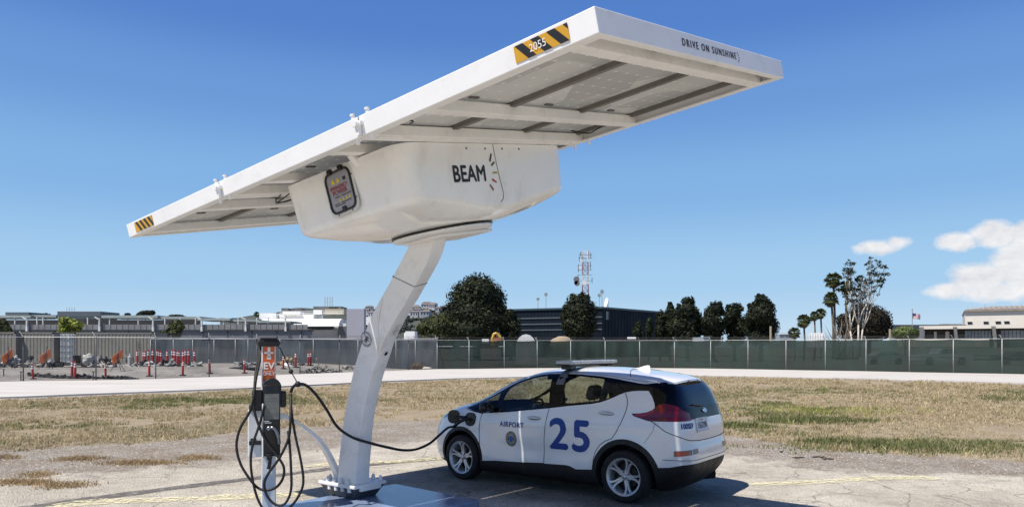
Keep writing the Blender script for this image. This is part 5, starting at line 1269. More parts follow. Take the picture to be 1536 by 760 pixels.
# ---- orange work signs
M_osign=mat('orange_roadwork_sign',(.95,.22,.05),.5,var=.1,scale=3)
def work_sign(px,py,label):
    Y=46.; c=W(px,py,Y); zb=gzf(c.x,Y); r=thing('work_sign',label,'road work sign',(c.x,c.y,zb),group='orange road work signs')
    ex=Vector((.60,.80,.0)).normalized(); ey=Vector((-.25,.12,1)).normalized(); Mx=frameM(c,ex,ey,ex.cross(ey).normalized())
    cs=[W(px+a,py+b,Y+d) for a,b,d in ((7.0,-12,.45),(9.0,-.3,.55),(-6.4,12,-.35),(-8.6,.6,-.45))]; ex=(cs[1]+cs[0]-cs[2]-cs[3]).normalized(); ey=((cs[0]-cs[1])+(cs[3]-cs[2])); ez=ex.cross(ey).normalized(); ez=-ez if ez.y>0 else ez; ey=ez.cross(ex).normalized(); Mx=frameM((cs[0]+cs[1]+cs[2]+cs[3])/4,ex,ey,ez)
    mb=MB(); mb.prism(cs,-ez*.012); b_=mb.build('sign_board',M_osign,r,world=True)
    mb=MB(); 
    for k,(w_,y_) in enumerate(((.20,.09),(.26,.0),(.22,-.09))):
        x_=-w_
        while x_<w_: l_=random.uniform(.03,.06); mb.add([Mx@Vector(p) for p in ((x_,y_-.025,.004),(x_+l_,y_-.025,.004),(x_+l_,y_+.025,.004),(x_,y_+.025,.004))],[(0,1,2,3)]); x_+=l_+.02
    mb.build('faint_wording',mat('faded_sign_print',(.42,.07,.02),.5),b_,world=True)
    mb=MB(); base=Vector((c.x,c.y,zb)); a=c+Vector((.02,.05,.3))
    for d in ((-.4,-.1),(.4,.2),(.0,.45)): mb.tube([a-Vector((0,0,.55)),base+Vector((d[0],d[1],0))],.02,6)
    mb.tube([a-Vector((0,0,.75)),a+Vector((.05,0,.35))],.02,6); mb.build('stand',M_postd,r,world=True)
for px,py,lb in ((11,534,'leftmost of the three orange diamond road work signs'),(67.6,534.5,'middle of the three orange diamond road work signs'),(176,535,'rightmost orange diamond road work sign, in front of the tan container side')): work_sign(px,py,lb)
# thin dark stakes along the fence
for px,y0_,y1_,lb in ((5.5,557,568,'short dark stake leftmost by the fence'),(31.3,557.5,572,'short dark stake just left of the tall dark fence post'),(139.8,557.5,571,'short dark stake just left of the second dark fence post')):
    p=Gt(px,y1_-1); mb=MB(); mb.tube([p,p+Vector((0,0,(y1_-y0_)/F*p.y))],.03,6); mb.box((p.x-.08,p.y-.02,p.z+(y1_-y0_)/F*p.y-.05),(p.x+.08,p.y+.02,p.z+(y1_-y0_)/F*p.y)); tag(mb.build('stake',M_postd),lb,'stake')
# ---- shipping containers
def container(name,label,xa,xb,Y,dep,ztop,m,doors=False,ang=0.,cat='container'):
    p0=Vector(((xa-CX)/F*Y,Y,gzf((xa-CX)/F*Y,Y))); L_=(xb-xa)/F*Y; hh=ztop-p0.z
    r=thing(name,label,cat,tuple(p0),ang); M=ROOTM[r]
    mb=MB(); mb.box((.03,.03,.12),(L_-.03,dep-.03,hh-.03))
    per=.30; k=int(L_/per)
    for i in range(k):
        x=i*per+.05; mb.prism([(x,.03,.15),(x+.05,-.0,.15),(x+.14,-.0,.15),(x+.19,.03,.15)],(0,0,hh-.27))
    mb.build('corrugated_walls',m,r)
    mb=MB(); mb.box((0,-.02,.0),(L_,.05,.15)); mb.box((0,-.02,hh-.12),(L_,.05,hh)); mb.box((0,-.02,0),(.14,.12,hh)); mb.box((L_-.14,-.02,0),(L_,.12,hh)); mb.box((0,dep-.1,0),(.14,dep,hh)); mb.box((0,0,hh-.1),(.1,dep,hh)); mb.build('frame',m,r)
    mb=MB(); mb.box((.02,.02,hh-.03),(L_-.02,dep-.02,hh+.0)); mb.build('roof',m,r)
    return r,L_,hh
M_tan=mat('tan_container_paint',(.20,.19,.165),.75,var=.12,scale=.8,dirt=((.10,.085,.06),.5)); M_wht=mat('white_container_paint',(.62,.62,.57),.6,var=.08,dirt=((.3,.27,.2),.5)); M_navy=mat('navy_container_paint',(.045,.055,.085),.6,var=.2)
container('container','tan corrugated container at the far left edge, behind the fence',-60,24,62,2.4,3.18,M_tan)
container('container','tan corrugated container left of the navy box',26,81,62.5,2.4,3.16,M_tan)
container('container','narrow navy blue container between the tan one and the white doors',83,98,63.5,.3,2.85,M_navy)
r,L_,hh=container('container','long tan container with white doors on its left end',112,231,62,2.5,3.14,M_tan)
# its door end, turned toward the left
dr=thing('x','x','x') ; bpy.data.objects.remove(dr)
mb=MB(); M0=Matrix.Translation((0,0,0)); ex_=Vector((-.93,-.36,0))
for j in range(2):
    a=.02+j*.52; mb.prism([ex_*a+Vector((0,-.05,.12)),ex_*(a+.50)+Vector((0,-.05,.12)),ex_*(a+.50)+Vector((0,-.05,hh-.08)),ex_*a+Vector((0,-.05,hh-.08))],(.02,.06,0))
dd=mb.build('door',M_wht,r)
mb=MB()
for a in (.10,.30,.66,.90): mb.tube([ex_*a+Vector((-.03,-.09,.15)),ex_*a+Vector((-.03,-.09,hh-.1))],.02,6)
for z in (.5,1.0,1.5,2.1): mb.tube([ex_*.02+Vector((-.02,-.08,z)),ex_*1.04+Vector((-.02,-.08,z))],.025,5)
mb.build('lock_rods',mat('dull_grey_rods',(.20,.20,.19),.6),dd)
mb=MB(); v,f=text_mb('UES',.42,.0); mb.add([(L_-1.35+p[1]*1.,-.045,1.55-p[0]) for p in v],f); mb.build('stencil',mat('dark_stencil',(.07,.065,.06),.7),r)
# ---- scrap, bins, pallets on the compound
M_rub=mat('grey_rubble',(.26,.245,.22),.95,var=.35,scale=2); M_drk=mat('dark_scrap',(.03,.03,.032),.8,var=.4,scale=3); M_bag=mat('pale_tarp',(.36,.355,.34),.7,var=.2,scale=3); M_wood=mat('pale_timber',(.50,.37,.22),.8,var=.2,scale=3,dstretch=(1,1,6))
def heap(name,label,cat,px0,px1,Y,h,m,n=60,s=.16,depth=1.2,group=None):
    x0=(px0-CX)/F*Y;x1=(px1-CX)/F*Y; mb=MB(); 
    for i in range(n):
        t=random.random(); x=x0+(x1-x0)*t; env=h*(.35+.65*math.sin(math.pi*t)**.6)*(.6+.4*math.sin(t*17+px0)); z=random.random()**1.3*env; y=Y+random.uniform(-.5,.5)*depth*(1-z/max(h,.01)*.6)
        q=s*random.uniform(.5,1.5); Mx=Matrix.Translation((x,y,gzf(x,y)+z))@Matrix.Rotation(random.uniform(0,6),4,Vector((random.random(),random.random(),random.random())).normalized())
        mb.box((-q,-q*.5,-q*.4),(q*1.2,q*.5,q*.35),random.randrange(len(m)),M=Mx)
    o=mb.build(name,m); tag(o,label,cat,group); return o
heap('scrap_pile','mixed scrap and hoses heaped left of the first dark fence post','scrap pile',-30,34,50,.9,[M_drk,M_bag,M_rub],90)
heap('scrap_pile','mixed scrap heaped in front of the tan container, left of the navy box','scrap pile',36,84,50,.75,[M_drk,M_rub,M_bag],90)
heap('scrap_pile','grey and white scrap heaped right of the second dark fence post','scrap pile',144,172,50,.75,[M_rub,M_bag,M_drk],90)
heap('scrap_pile','low dark scrap among the crowded red posts','scrap pile',186,300,52,.45,[M_drk,M_rub,M_bag],120,.13)
heap('netting_pile','black netting and branches lying along the foot of the near fence','netting',44,205,42.5,.14,[M_netting,M_netting,M_drk],260,.10,.5)
heap('rubble_pile','grey rubble mound with chunks of broken concrete','rubble pile',456,508,53,.38,[M_rub,M_rub,M_drk],230,.10,3.)
heap('rubble_pile','low strip of rubble by the timber boards','rubble pile',400,456,56,.25,[M_rub,M_drk],110,.09,2.)
heap('rubble_pile','flat stack of grey slabs behind the rubble mound','rubble pile',513,533,57,.28,[M_rub],40,.18,1.)
# trailer bed
p=W(79,549,50); p.z=gzf(p.x,50); mb=MB(); L_=65/F*50; mb.box((0,0,.12),(L_,1.6,.26),M=Matrix.Translation(p)); tb=thing('flatbed_trailer','low dark flatbed trailer below the white container doors','trailer',tuple(p)); mb.build('bed',M_drk,tb,world=True)
mb=MB()
for x in (.6,L_-.8): mb.lathe([(.0,-.08),(.2,-.08),(.2,.08),(0,.08)],14,M=Matrix.Translation(p+Vector((x,-.05,.2)))@Matrix.Rotation(R(90),4,'X'))
mb.build('wheel',M_rubber,tb,world=True)
def blob_thing(name,label,cat,px0,px1,y0_,y1_,Y,m,seed=0,lump=.18):
    c=W((px0+px1)/2,(y0_+y1_)/2,Y); rx_=(px1-px0)/2/F*Y; rz_=(y1_-y0_)/2/F*Y; mb=MB(); V=[];Fq=[]; seg,ring=28,16
    for i in range(ring+1):
        ph=math.pi*i/ring
        for j in range(seg):
            th=2*math.pi*j/seg; d=Vector((math.sin(ph)*math.cos(th),math.sin(ph)*math.sin(th),-math.cos(ph))); k=1+lump*(float(vnoise(d.x*3+seed,d.y*3+d.z*4,1.,seed))-.5)*2
            V.append((c.x+d.x*rx_*k,c.y+d.y*rx_*.7*k,c.z+d.z*rz_*k))
    for i in range(ring):
        for j in range(seg): Fq.append((i*seg+j,i*seg+(j+1)%seg,(i+1)*seg+(j+1)%seg,(i+1)*seg+j))
    mb.add(V,Fq); return tag(mb.build(name,m,smooth=True),label,cat)
blob_thing('tarp_bundle','pale clear tarp bundle right of the black bin','tarp',122,141,532,547,49.5,M_bag,3,.55)
blob_thing('tarp_bundle','pale tarp bundle beside the leftmost orange sign','tarp',15,31,534,548,50,M_bag,5,.55)
p=W(110,532,49.3); mb=MB(); mb.lathe([(.0,0),(.20,0),(.26,.5),(.29,.52),(.27,.53),(.0,.50)],16,M=Matrix.Translation((W(115.5,532,49.3).x,49.3,gzf(W(115.5,532,49.3).x,49.3)+.30))); tag(mb.build('bin',M_black,angle=40),'black round bin standing in front of the white container doors','bin')
# cart with wheel (bicycle-like) by the third sign
c=Gt(190,546); bk=thing('bicycle','small dark bicycle leaning among scrap right of the third orange sign','bicycle',tuple(c))
mb=MB()
for dx in (-.28,.30): mb.tube([c+Vector((dx+.26*math.cos(a),.1*math.cos(a),.28+.26*math.sin(a))) for a in np.linspace(0,2*math.pi,20)],.022,5)
mb.build('wheels',M_rubber,bk,world=True)
mb=MB(); mb.tube([c+Vector(q) for q in ((-.28,0,.28),(-.05,0,.62),(.22,0,.60),(.30,0,.28))],.02,5); mb.tube([c+Vector(q) for q in ((-.05,0,.62),(.02,0,.28),(.22,0,.60),(.26,0,.78))],.02,5); mb.box(tuple(c+Vector((-.15,-.05,.64))),tuple(c+Vector((.05,.05,.69)))); mb.build('bike_frame',mat('pale_bike_frame',(.4,.4,.42),.4),bk,world=True)
for px,lb in ((195,'short white-topped barrel beside the bicycle'),):
    p=Gt(px,546); mb=MB(); mb.lathe([(0,0),(.16,0),(.17,.6),(.08,.7),(.05,.9),(0,.9)],12,M=Matrix.Translation(p)); tag(mb.build('barrel',M_bag,angle=40),lb,'barrel')
# pallet with white scrap
p=Gt(366,551); pt=thing('scrap_pallet','dark pallet loaded with flat white scrap, behind a red delineator','pallet',tuple(p))
mb=MB(); mb.box((p.x-.85,p.y-.5,p.z),(p.x+.9,p.y+.6,p.z+.10)); mb.build('pallet',M_drk,pt,world=True)
mb=MB()
for i in range(26):
    Mx=Matrix.Translation(p+Vector((random.uniform(-.6,.65),random.uniform(-.3,.4),.15+random.random()*.28)))@Matrix.Rotation(random.uniform(-.4,.4),4,'Y')@Matrix.Rotation(random.uniform(0,3),4,'Z'); mb.box((-.3,-.05,-.03),(.3,.05,.03),random.randrange(2),M=Mx)
mb.build('scrap_pieces',[M_bag,M_drk],pt,world=True)
# timber boards
for k,(a,b_,w_,lb) in enumerate((((414,549),(432,536),.16,'pale timber board leaning, lowest left of the stack'),((420,551),(438,536.5),.14,'pale timber board leaning just right of the lowest one'),((416,543),(446,540),.14,'pale timber board lying nearly level across the stack'),((428,534.5),(446,536),.12,'top pale timber board of the leaning stack'))):
    Y=55.5+k*.2; p,q=W(a[0],a[1],Y),W(b_[0],b_[1],Y+.6); mb=MB(); t=(q-p).normalized(); up=t.cross(Vector((0,1,0))).normalized(); mb.prism([p-up*w_/2,q-up*w_/2,q+up*w_/2,p+up*w_/2],(0,.05,0)); tag(mb.build('timber_board',M_wood),lb,'board')
for k,(a,b_,r_,lb) in enumerate((((428,546),(437,554.5),.14,'short white plastic pipe leaning down to the left'),((435,549.5),(453,556),.12,'white plastic pipe lying on the ground by the rubble'))):
    mb=MB(); p,q=W(a[0],a[1],55),W(b_[0],b_[1],54.2); mb.tube([p,q],r_,12); tag(mb.build('white_pipe',mat('white_pvc',(.75,.75,.73),.4),smooth=False),lb,'pipe')
mb=MB(); mb.tube([Gt(478,547.5),W(474.5,537.5,57)],.04,6); tag(mb.build('leaning_post',M_wood),'thin pale post leaning left above the rubble','post')
# dry shrub + white rock between road and grey screen
M_dryleaf=leafmat('dry_shrub_leaf',(.17,.12,.085),.4,1.)
def leaf_cloud(name,lobes,n,size,mats,parent=None,flat=.0,core=None,cols=(0,),coreM=None,up=.0,outer=(.70,1.06)):
    """lobes: list of (center Vector, (rx,ry,rz)); quads through the outer volume of each lobe"""
    vol=np.array([l[1][0]*l[1][2] for l in lobes]); pr_=vol/vol.sum(); cnt=RNG.multinomial(n,pr_); VV=[];MI=[]
    for (c,rr_),k in zip(lobes,cnt):
        d=RNG.normal(0,1,(k,3)); d/=np.linalg.norm(d,axis=1)[:,None]; u=RNG.uniform(outer[0],outer[1],k)
        # clumps
        cl_=RNG.normal(0,1,(max(6,k//60),3)); cl_/=np.linalg.norm(cl_,axis=1)[:,None]; dots=d@cl_.T; near=dots.max(1); u=u*(1+.16*(near-.85)*3)
        keep=RNG.uniform(0,1,k)<np.clip((near-.55)*4,.25,1); d=d[keep];u=u[keep]
        P=np.array(c)[None]+d*u[:,None]*np.array(rr_)[None]
        t1=RNG.normal(0,1,P.shape); t1-=d*(t1*d).sum(1)[:,None]*.5; t1/=np.linalg.norm(t1,axis=1)[:,None]; t2=np.cross(d,t1); t2/=np.linalg.norm(t2,axis=1)[:,None]+1e-9
        s=size*RNG.uniform(.5,1.4,len(P))[:,None]; w=s*RNG.uniform(.5,1.,len(P))[:,None]
        VV.append(np.stack([P-t1*s,P-t2*w*.8,P+t1*s,P+t2*w*.8],1)); MI.append(RNG.choice(cols,len(P)))
    V=np.concatenate(VV).reshape(-1,3); m=len(V)//4; k=np.arange(m)*4; Fq=np.stack([k,k+1,k+2,k+3],-1); mi=np.concatenate(MI)
    if parent is not None: V=V-np.array(ROOTM[root_of(parent)].translation)[None]
    o=fastmesh(name,V,Fq,mats,mi,parent)
    return o
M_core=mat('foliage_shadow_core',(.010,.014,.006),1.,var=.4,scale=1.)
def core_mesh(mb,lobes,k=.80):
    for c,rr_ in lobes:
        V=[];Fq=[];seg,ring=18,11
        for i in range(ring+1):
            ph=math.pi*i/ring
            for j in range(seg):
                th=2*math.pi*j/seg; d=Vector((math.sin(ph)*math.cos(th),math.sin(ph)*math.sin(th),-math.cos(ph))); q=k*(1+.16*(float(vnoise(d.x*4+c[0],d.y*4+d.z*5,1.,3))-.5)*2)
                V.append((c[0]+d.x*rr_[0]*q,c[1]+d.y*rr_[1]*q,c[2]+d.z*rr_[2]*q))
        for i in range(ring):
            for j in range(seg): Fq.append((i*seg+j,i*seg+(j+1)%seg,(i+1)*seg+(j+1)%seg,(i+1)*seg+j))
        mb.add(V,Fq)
LD=leafmat('dark_evergreen_leaves',(.0075,.0115,.005),.55,.35,.12); LD2=leafmat('lit_evergreen_leaves',(.034,.044,.014),.45,.35,.12); LO=leafmat('olive_leaves',(.075,.085,.032),.4,.4,.2); LY=leafmat('yellow_green_leaves',(.30,.34,.06),.35,.6,.3); LBR=leafmat('brown_dark_leaves',(.035,.026,.018),.45,.4,.15); LLt=leafmat('light_green_leaves',(.13,.17,.06),.4,.5,.25)  # lighter evergreen copy paints in sunlit leaves, strewn at random
M_bark=mat('dark_bark',(.06,.048,.038),.95,var=.3,scale=3); M_palebark=mat('pale_eucalyptus_bark',(.52,.48,.42),.8,var=.2,scale=2)
def tree(name,label,Y,lob,mats,cols,trunk_px,n=5000,size=.22,group=None,depthk=.8,trunk_r=.3,ybase=515,core=.74,M_b=None,cat='tree',limbs=3,outer=(.62,1.12)):
    """lob: (px,py,rx_px,ry_px[,dy m]) at depth Y"""
    s=Y/F; lobes=[]; lob=list(lob); lob0=list(lob); rr0=random.Random(int(trunk_px)*7)
    if name=='evergreen_tree':
        for _ in range(14 if len(lob0)>4 else 5):
            l=rr0.choice(lob0); a=rr0.uniform(-.3,math.pi+.3); q=rr0.uniform(.22,.42); lob.append((l[0]+l[2]*.82*math.cos(a),l[1]-l[3]*.82*math.sin(a),l[2]*q,l[3]*q*rr0.uniform(.8,1.4),-l[2]*s*.2))
        x0_=min(l[0]-l[2] for l in lob0); x1_=max(l[0]+l[2] for l in lob0); lob.append(((x0_+x1_)/2,507,(x1_-x0_)*.36,12))
    for l in lob:
        c=W(l[0],l[1],Y+(l[4] if len(l)>4 else random.uniform(-.6,.6)*l[2]*s)); lobes.append((tuple(c),(l[2]*s,l[2]*s*depthk,l[3]*s)))
    b=W(trunk_px,520,Y); r=thing(name,label,cat,(b.x,Y,0),group=group)
    mb=MB(); topc=max(lob,key=lambda l:l[2]*l[3]); tt=W(topc[0],topc[1],Y)
    mb.tube([(b.x,Y,-.2),(b.x*.7+tt.x*.3,Y,tt.z*.35),(tt.x,Y,tt.z)],trunk_r,8,rs=[trunk_r*1.2,trunk_r*.9,trunk_r*.45])
    for l in lobes[:limbs]: mb.tube([(b.x*.6+tt.x*.4,Y,tt.z*.4),((b.x+l[0][0])/2,(Y+l[0][1])/2,(tt.z*.4+l[0][2])/2+.3),l[0]],trunk_r*.4,6,rs=[trunk_r*.5,trunk_r*.35,trunk_r*.15])
    mb.build('trunk',M_b or M_bark,r,world=True,smooth=True)
    cr=leaf_cloud('crown',lobes,n,size,mats,r,cols=cols,outer=outer)
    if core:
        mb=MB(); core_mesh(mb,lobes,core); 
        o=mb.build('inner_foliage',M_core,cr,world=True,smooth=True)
    return r
leaf_cloud_dry=leaf_cloud('dry_bush',[((W(631,549,62).x,60.4,.28),(.55,.4,.32)),((W(640,550,62).x,60.4,.18),(.4,.3,.2))],900,.05,[M_dryleaf]); tag(leaf_cloud_dry,'brown dry bush at the foot of the grey screen','bush')
blob_thing('rock','pale rock lying beside the brown dry bush','rock',634,647,550,554.5,60,mat('pale_rock',(.5,.48,.43),.9,var=.2),9,.3)
# big round evergreen and neighbours
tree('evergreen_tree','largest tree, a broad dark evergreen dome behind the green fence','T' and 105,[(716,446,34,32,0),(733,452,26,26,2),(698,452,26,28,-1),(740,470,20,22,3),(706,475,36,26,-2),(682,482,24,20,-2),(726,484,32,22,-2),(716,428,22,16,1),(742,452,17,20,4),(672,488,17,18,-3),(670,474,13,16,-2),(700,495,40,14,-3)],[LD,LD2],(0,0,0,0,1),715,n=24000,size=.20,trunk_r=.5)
tree('evergreen_tree','olive green bush tree low at the left foot of the largest tree',101,[(645,490,16,13),(634,495,10,10),(662,488,16,15),(652,481,10,8),(676,494,14,12)],[LO,LD2],(0,0,1),650,n=6000,size=.17,trunk_r=.2)
tree('evergreen_tree','small dark evergreen at the right foot of the largest tree',104,[(766,482,13,16),(771,492,11,14),(758,490,10,14),(766,472,8,8)],[LD,LD2],(0,0,0,1),766,n=4500,size=.18,trunk_r=.2)
tree('evergreen_tree','dark evergreen with a split top standing in front of the red and white mast',100,[(862,452,11,12),(876,450,9,12),(868,466,22,20),(884,468,12,18),(856,474,14,16),(869,488,24,20),(881,486,15,18),(856,492,12,14)],[LD,LD2],(0,0,0,1),868,n=11000,size=.19,trunk_r=.3)
tree('evergreen_tree','small narrow evergreen, first of the two at the right end of the glass building',98,[(957,497,7,12),(958,489,4,7)],[LD,LD2],(0,1),957,n=1500,size=.16,trunk_r=.12)
tree('evergreen_tree','small narrow evergreen, second of the two at the right end of the glass building',97,[(973,494,5,13),(974,483,3,8)],[LD,LD2],(0,1),973,n=1400,size=.15,trunk_r=.1)
RG='row of dark evergreens right of the glass building'
tree('evergreen_tree','shortest tree, at the left end of the row of dark evergreens',96,[(990,495,8,14),(991,482,7,12),(992,471,4,7)],[LD,LD2],(0,0,0,1),990,n=3000,size=.16,group=RG,trunk_r=.15)
tree('evergreen_tree','second tree from the left in the row, slim with a pointed top',96,[(1005,490,8,20),(1005,472,7,14),(1005,459,4,7)],[LD,LD2],(0,0,0,1),1005,n=3600,size=.16,group=RG,trunk_r=.15)
tree('evergreen_tree','third tree from the left in the row, tall and broad-shouldered',95,[(1031,465,13,13),(1029,452,7,7),(1036,452,6,7),(1020,470,10,12),(1042,474,10,14),(1031,486,21,20),(1018,490,13,16),(1046,492,10,14)],[LD,LD2],(0,0,0,0,1),1031,n=9000,size=.17,group=RG,trunk_r=.25)
tree('evergreen_tree','fourth tree from the left in the row, rounded top',94,[(1073,463,11,11),(1065,468,9,9),(1079,466,8,9),(1068,482,14,18),(1060,490,10,16),(1075,492,13,14)],[LD,LD2],(0,0,0,0,1),1070,n=6500,size=.17,group=RG,trunk_r=.2)
tree('evergreen_tree','fifth tree from the left in the row, rounded and beside the last one',96,[(1100,466,12,10),(1106,462,9,8),(1095,474,11,12),(1102,488,16,20),(1112,494,9,14)],[LD,LD2],(0,0,0,0,1),1102,n=6500,size=.17,group=RG,trunk_r=.2)
tree('evergreen_tree','tallest tree, at the right end of the row of dark evergreens',93,[(1144,455,12,12),(1140,448,8,7),(1153,462,9,10),(1130,462,9,9),(1143,472,20,16),(1127,478,10,12),(1142,490,24,19),(1155,488,10,18),(1124,496,9,10)],[LD,LD2],(0,0,0,0,1),1141,n=11000,size=.17,group=RG,trunk_r=.3)
tree('broadleaf_tree','big rounded brownish tree behind the pale eucalyptus trunks',118,[(1306,482,26,24),(1318,492,18,17),(1292,470,18,16),(1283,488,20,20),(1322,480,12,14),(1300,498,32,12),(1270,494,14,14),(1263,480,9,10)],[LBR,LD],(0,0,1),1303,n=15000,size=.20,trunk_r=.35)
tree('bush','light green rounded bush left of the low white building',100,[(1358,499,16,9),(1348,501,9,7),(1369,500,9,8),(1358,494,11,5)],[LLt,LO],(0,0,1),1358,n=4500,size=.15,trunk_r=.12,cat='bush')
tree('broadleaf_tree','bright yellow-green tree rising behind the container doors',70,[(96,480,7,5),(107,484,9,6),(116,488,8,6),(100,489,8,7),(93,486,6,6),(112,494,9,5),(97,496,9,5)],[LY,LO],(0,0,1),104,n=3600,size=.16,trunk_r=.15,core=.45,outer=(.4,1.1))
tree('broadleaf_tree','dark leafy tree in front of the parking deck, right of the containers',72,[(266,487,8,7),(260,492,9,8),(270,493,7,8),(262,500,9,7),(250,500,9,6)],[LD2,LO],(0,0,1),260,n=3000,size=.16,trunk_r=.12,core=.45,outer=(.4,1.1))
tree('broadleaf_tree','dull green tree at the far left edge in front of the parking deck',74,[(4,486,8,7),(-4,492,12,9),(8,494,8,6)],[LO,LD2],(0,1),2,n=2200,size=.16,trunk_r=.12,core=.5)
tree('broadleaf_tree','dark tree crown showing above the parking deck roof',260,[(218,471,10,4.5),(225,469,7,3.5),(212,473,7,3.5)],[LD],(0,),218,n=2500,size=.42,trunk_r=.3,core=.7)
for px,w_,py,lb in ((264,12,474.5,'low dark tree top above the deck roof, right of the larger crown'),(68,4,472.5,'tiny dark tree top between the two raised deck roofs'),(191,4,472,'tiny dark tree top left of the larger crown'),(345,16,480,'dark treetops seen under the deck roof at its right half')):
    tree('broadleaf_tree',lb,262,[(px,py,w_,2.6),(px+w_*.6,py+1,w_*.6,2.2)],[LD],(0,),px,n=900,size=.4,trunk_r=.2,core=.7)
# palms
M_palmtr=mat('palm_trunk',(.12,.10,.075),.95,var=.3,scale=3); LP1=leafmat('palm_fronds',(.055,.07,.025),.45,.8,.2); LP2=leafmat('dead_palm_fronds',(.21,.15,.085),.35,.8,.2)
def palm(label,px,pyc,Y,rpx,trunk_r=.17,nfr=58,skirt=22,dx=0,group=None):
    c=W(px,pyc,Y); b=W(px+dx,520,Y); s=Y/F; R_=rpx*s; r=thing('palm_tree',label,'palm tree',(b.x,Y,0),group=group)
    mb=MB(); mb.tube([(b.x,Y,-.1),((b.x+c.x)/2+.15,Y,c.z*.5),(c.x,Y,c.z)],trunk_r,8,rs=[trunk_r*1.3,trunk_r,trunk_r]); mb.build('trunk',M_palmtr,r,world=True,smooth=True)
    V=[];Fq=[];MI=[]
    for k in range(nfr+skirt):
        dead=k>=nfr; az=random.uniform(0,2*math.pi); el=random.uniform(-.75,1.4) if not dead else random.uniform(-1.4,-.7); ln=R_*random.uniform(.8,1.1)*(1 if not dead else .75)
        d=Vector((math.cos(az)*math.cos(el),math.sin(az)*math.cos(el),math.sin(el))); side=Vector((-math.sin(az),math.cos(az),0))
        # fan: stalk then segments
        o=c+Vector((0,0,-.25 if dead else 0)); hub=o+d*ln*.45
        for q in range(9):
            a=(q-4)/4*1.15; dd_=(d*math.cos(a)+side*math.sin(a)).normalized(); tip=hub+dd_*ln*.6+Vector((0,0,-ln*.22*(1 if not dead else .5))); midp=hub+dd_*ln*.32
            wv=side.cross(dd_).normalized()*0+ (side*math.cos(a)-d*math.sin(a))*ln*.085; i0=len(V); V+=[hub,midp+wv,tip,midp-wv]; Fq.append((i0,i0+1,i0+2,i0+3)); MI.append(1 if dead else 0)
        i0=len(V); V+=[o-side*.03,o+side*.03,hub+side*.03,hub-side*.03]; Fq.append((i0,i0+1,i0+2,i0+3)); MI.append(1 if dead else 0)
    Va=np.array([tuple(v) for v in V])-np.array((b.x,Y,0))[None]; fastmesh('fronds',Va,np.array(Fq),[LP1,LP2],np.array(MI),r); return r
palm('tallest palm, top left of the pale eucalyptus',1250,419,112,14,dx=2); palm('palm just left of the pale eucalyptus trunks, slightly lower crown',1269,429,112,12,dx=-2); palm('palm with shaggy brown skirt below the tallest palm crown',1247,448,111,13,skirt=40,dx=3)
palm('short palm, leftmost of the small cluster with a round crown',1205.5,480,100,12,trunk_r=.13); palm('short slim palm in the middle of the small cluster',1221.5,473,104,8,trunk_r=.12); palm('short slim palm at the right of the small cluster',1231,469,104,9,trunk_r=.12); palm('very small feathery palm at the left of the cluster',1191.5,498,95,10,trunk_r=.1,skirt=4)
palm('lone tiny palm standing left of the white terminal building',385,471,240,5,trunk_r=.2,skirt=6)
# eucalyptus: bare pale branches with sparse tufts
def eucalyptus():
    Y=108; b=W(1289,520,Y); r=thing('eucalyptus_tree','tall sparse eucalyptus with bare pale trunks and scattered leaf tufts','tree',(b.x,Y,0))
    mb=MB(); tips=[]; rnd=random.Random(5)
    def br(p,d,ln,rad,dep):
        q=p+d*ln; m=p+d*ln*.5+Vector((rnd.uniform(-.06,.06)*ln,0,rnd.uniform(-.03,.05)*ln)); mb.tube([p,m,q],rad,6,rs=[rad,rad*.85,rad*.7])
        if dep==0: tips.append(q); return
        for k in range(3 if dep>2 else 2):
            ang=rnd.uniform(-.55,.55); nd=Vector((d.x+ang,d.y+rnd.uniform(-.4,.4),d.z+rnd.uniform(-.1,.25))).normalized(); br(q,nd,ln*rnd.uniform(.58,.82),rad*.62,dep-1)
        if dep<3: tips.append(q)
    s=Y/F
    for px,tx,h in ((1280,-.10,4.3),(1285,.02,5.2),(1289.5,.10,4.6)):
        br(Vector((W(px,520,Y).x,Y+rnd.uniform(-.4,.4),0)),Vector((tx,0,1)).normalized(),h,.16,4)
    mb.build('trunk',M_palebark,r,world=True,smooth=True)
    sel=[t for t in tips if t.z>7.0]; lobes=[(tuple(t),(rnd.uniform(.3,.6),.4,rnd.uniform(.25,.45))) for t in sel]
    leaf_cloud('leaf_tufts',lobes,6800,.12,[LD,LD2],r,cols=(0,0,1),outer=(.2,1.0)); 
eucalyptus()
# bare dead shrub at its foot
Yb=107; b=W(1258,520,Yb); mb=MB(); rnd=random.Random(3)
for k in range(22):
    p=Vector((b.x+rnd.uniform(-.6,1.6),Yb+rnd.uniform(-.4,.4),0)); 
    pts=[p]; d=Vector((rnd.uniform(-.5,.5),0,1)).normalized()
    for j in range(5): d=(d+Vector((rnd.uniform(-.35,.35),rnd.uniform(-.2,.2),.05))).normalized(); pts.append(pts[-1]+d*rnd.uniform(.7,1.4))
    mb.tube(pts,.05,5,rs=[.07,.06,.05,.04,.03,.015])
tag(mb.build('bare_tree',mat('grey_brown_twigs',(.25,.20,.16),.9),smooth=True),'leafless grey-brown branches left of the eucalyptus trunks','tree')
# ================================================================ buildings far behind
def polybox(mb,pts,z0,z1,mi=0): mb.prism([(p[0],p[1],z0) for p in pts],(0,0,z1-z0),mi)
def wbox(mb,xa,xb,yt,yb,Y,dep,mi=0):
    """box whose front face covers that strip of the view at depth Y"""
    a=W(xa,yb,Y); b=W(xb,yt,Y); mb.box((a.x,Y,a.z),(b.x,Y+dep,b.z),mi)
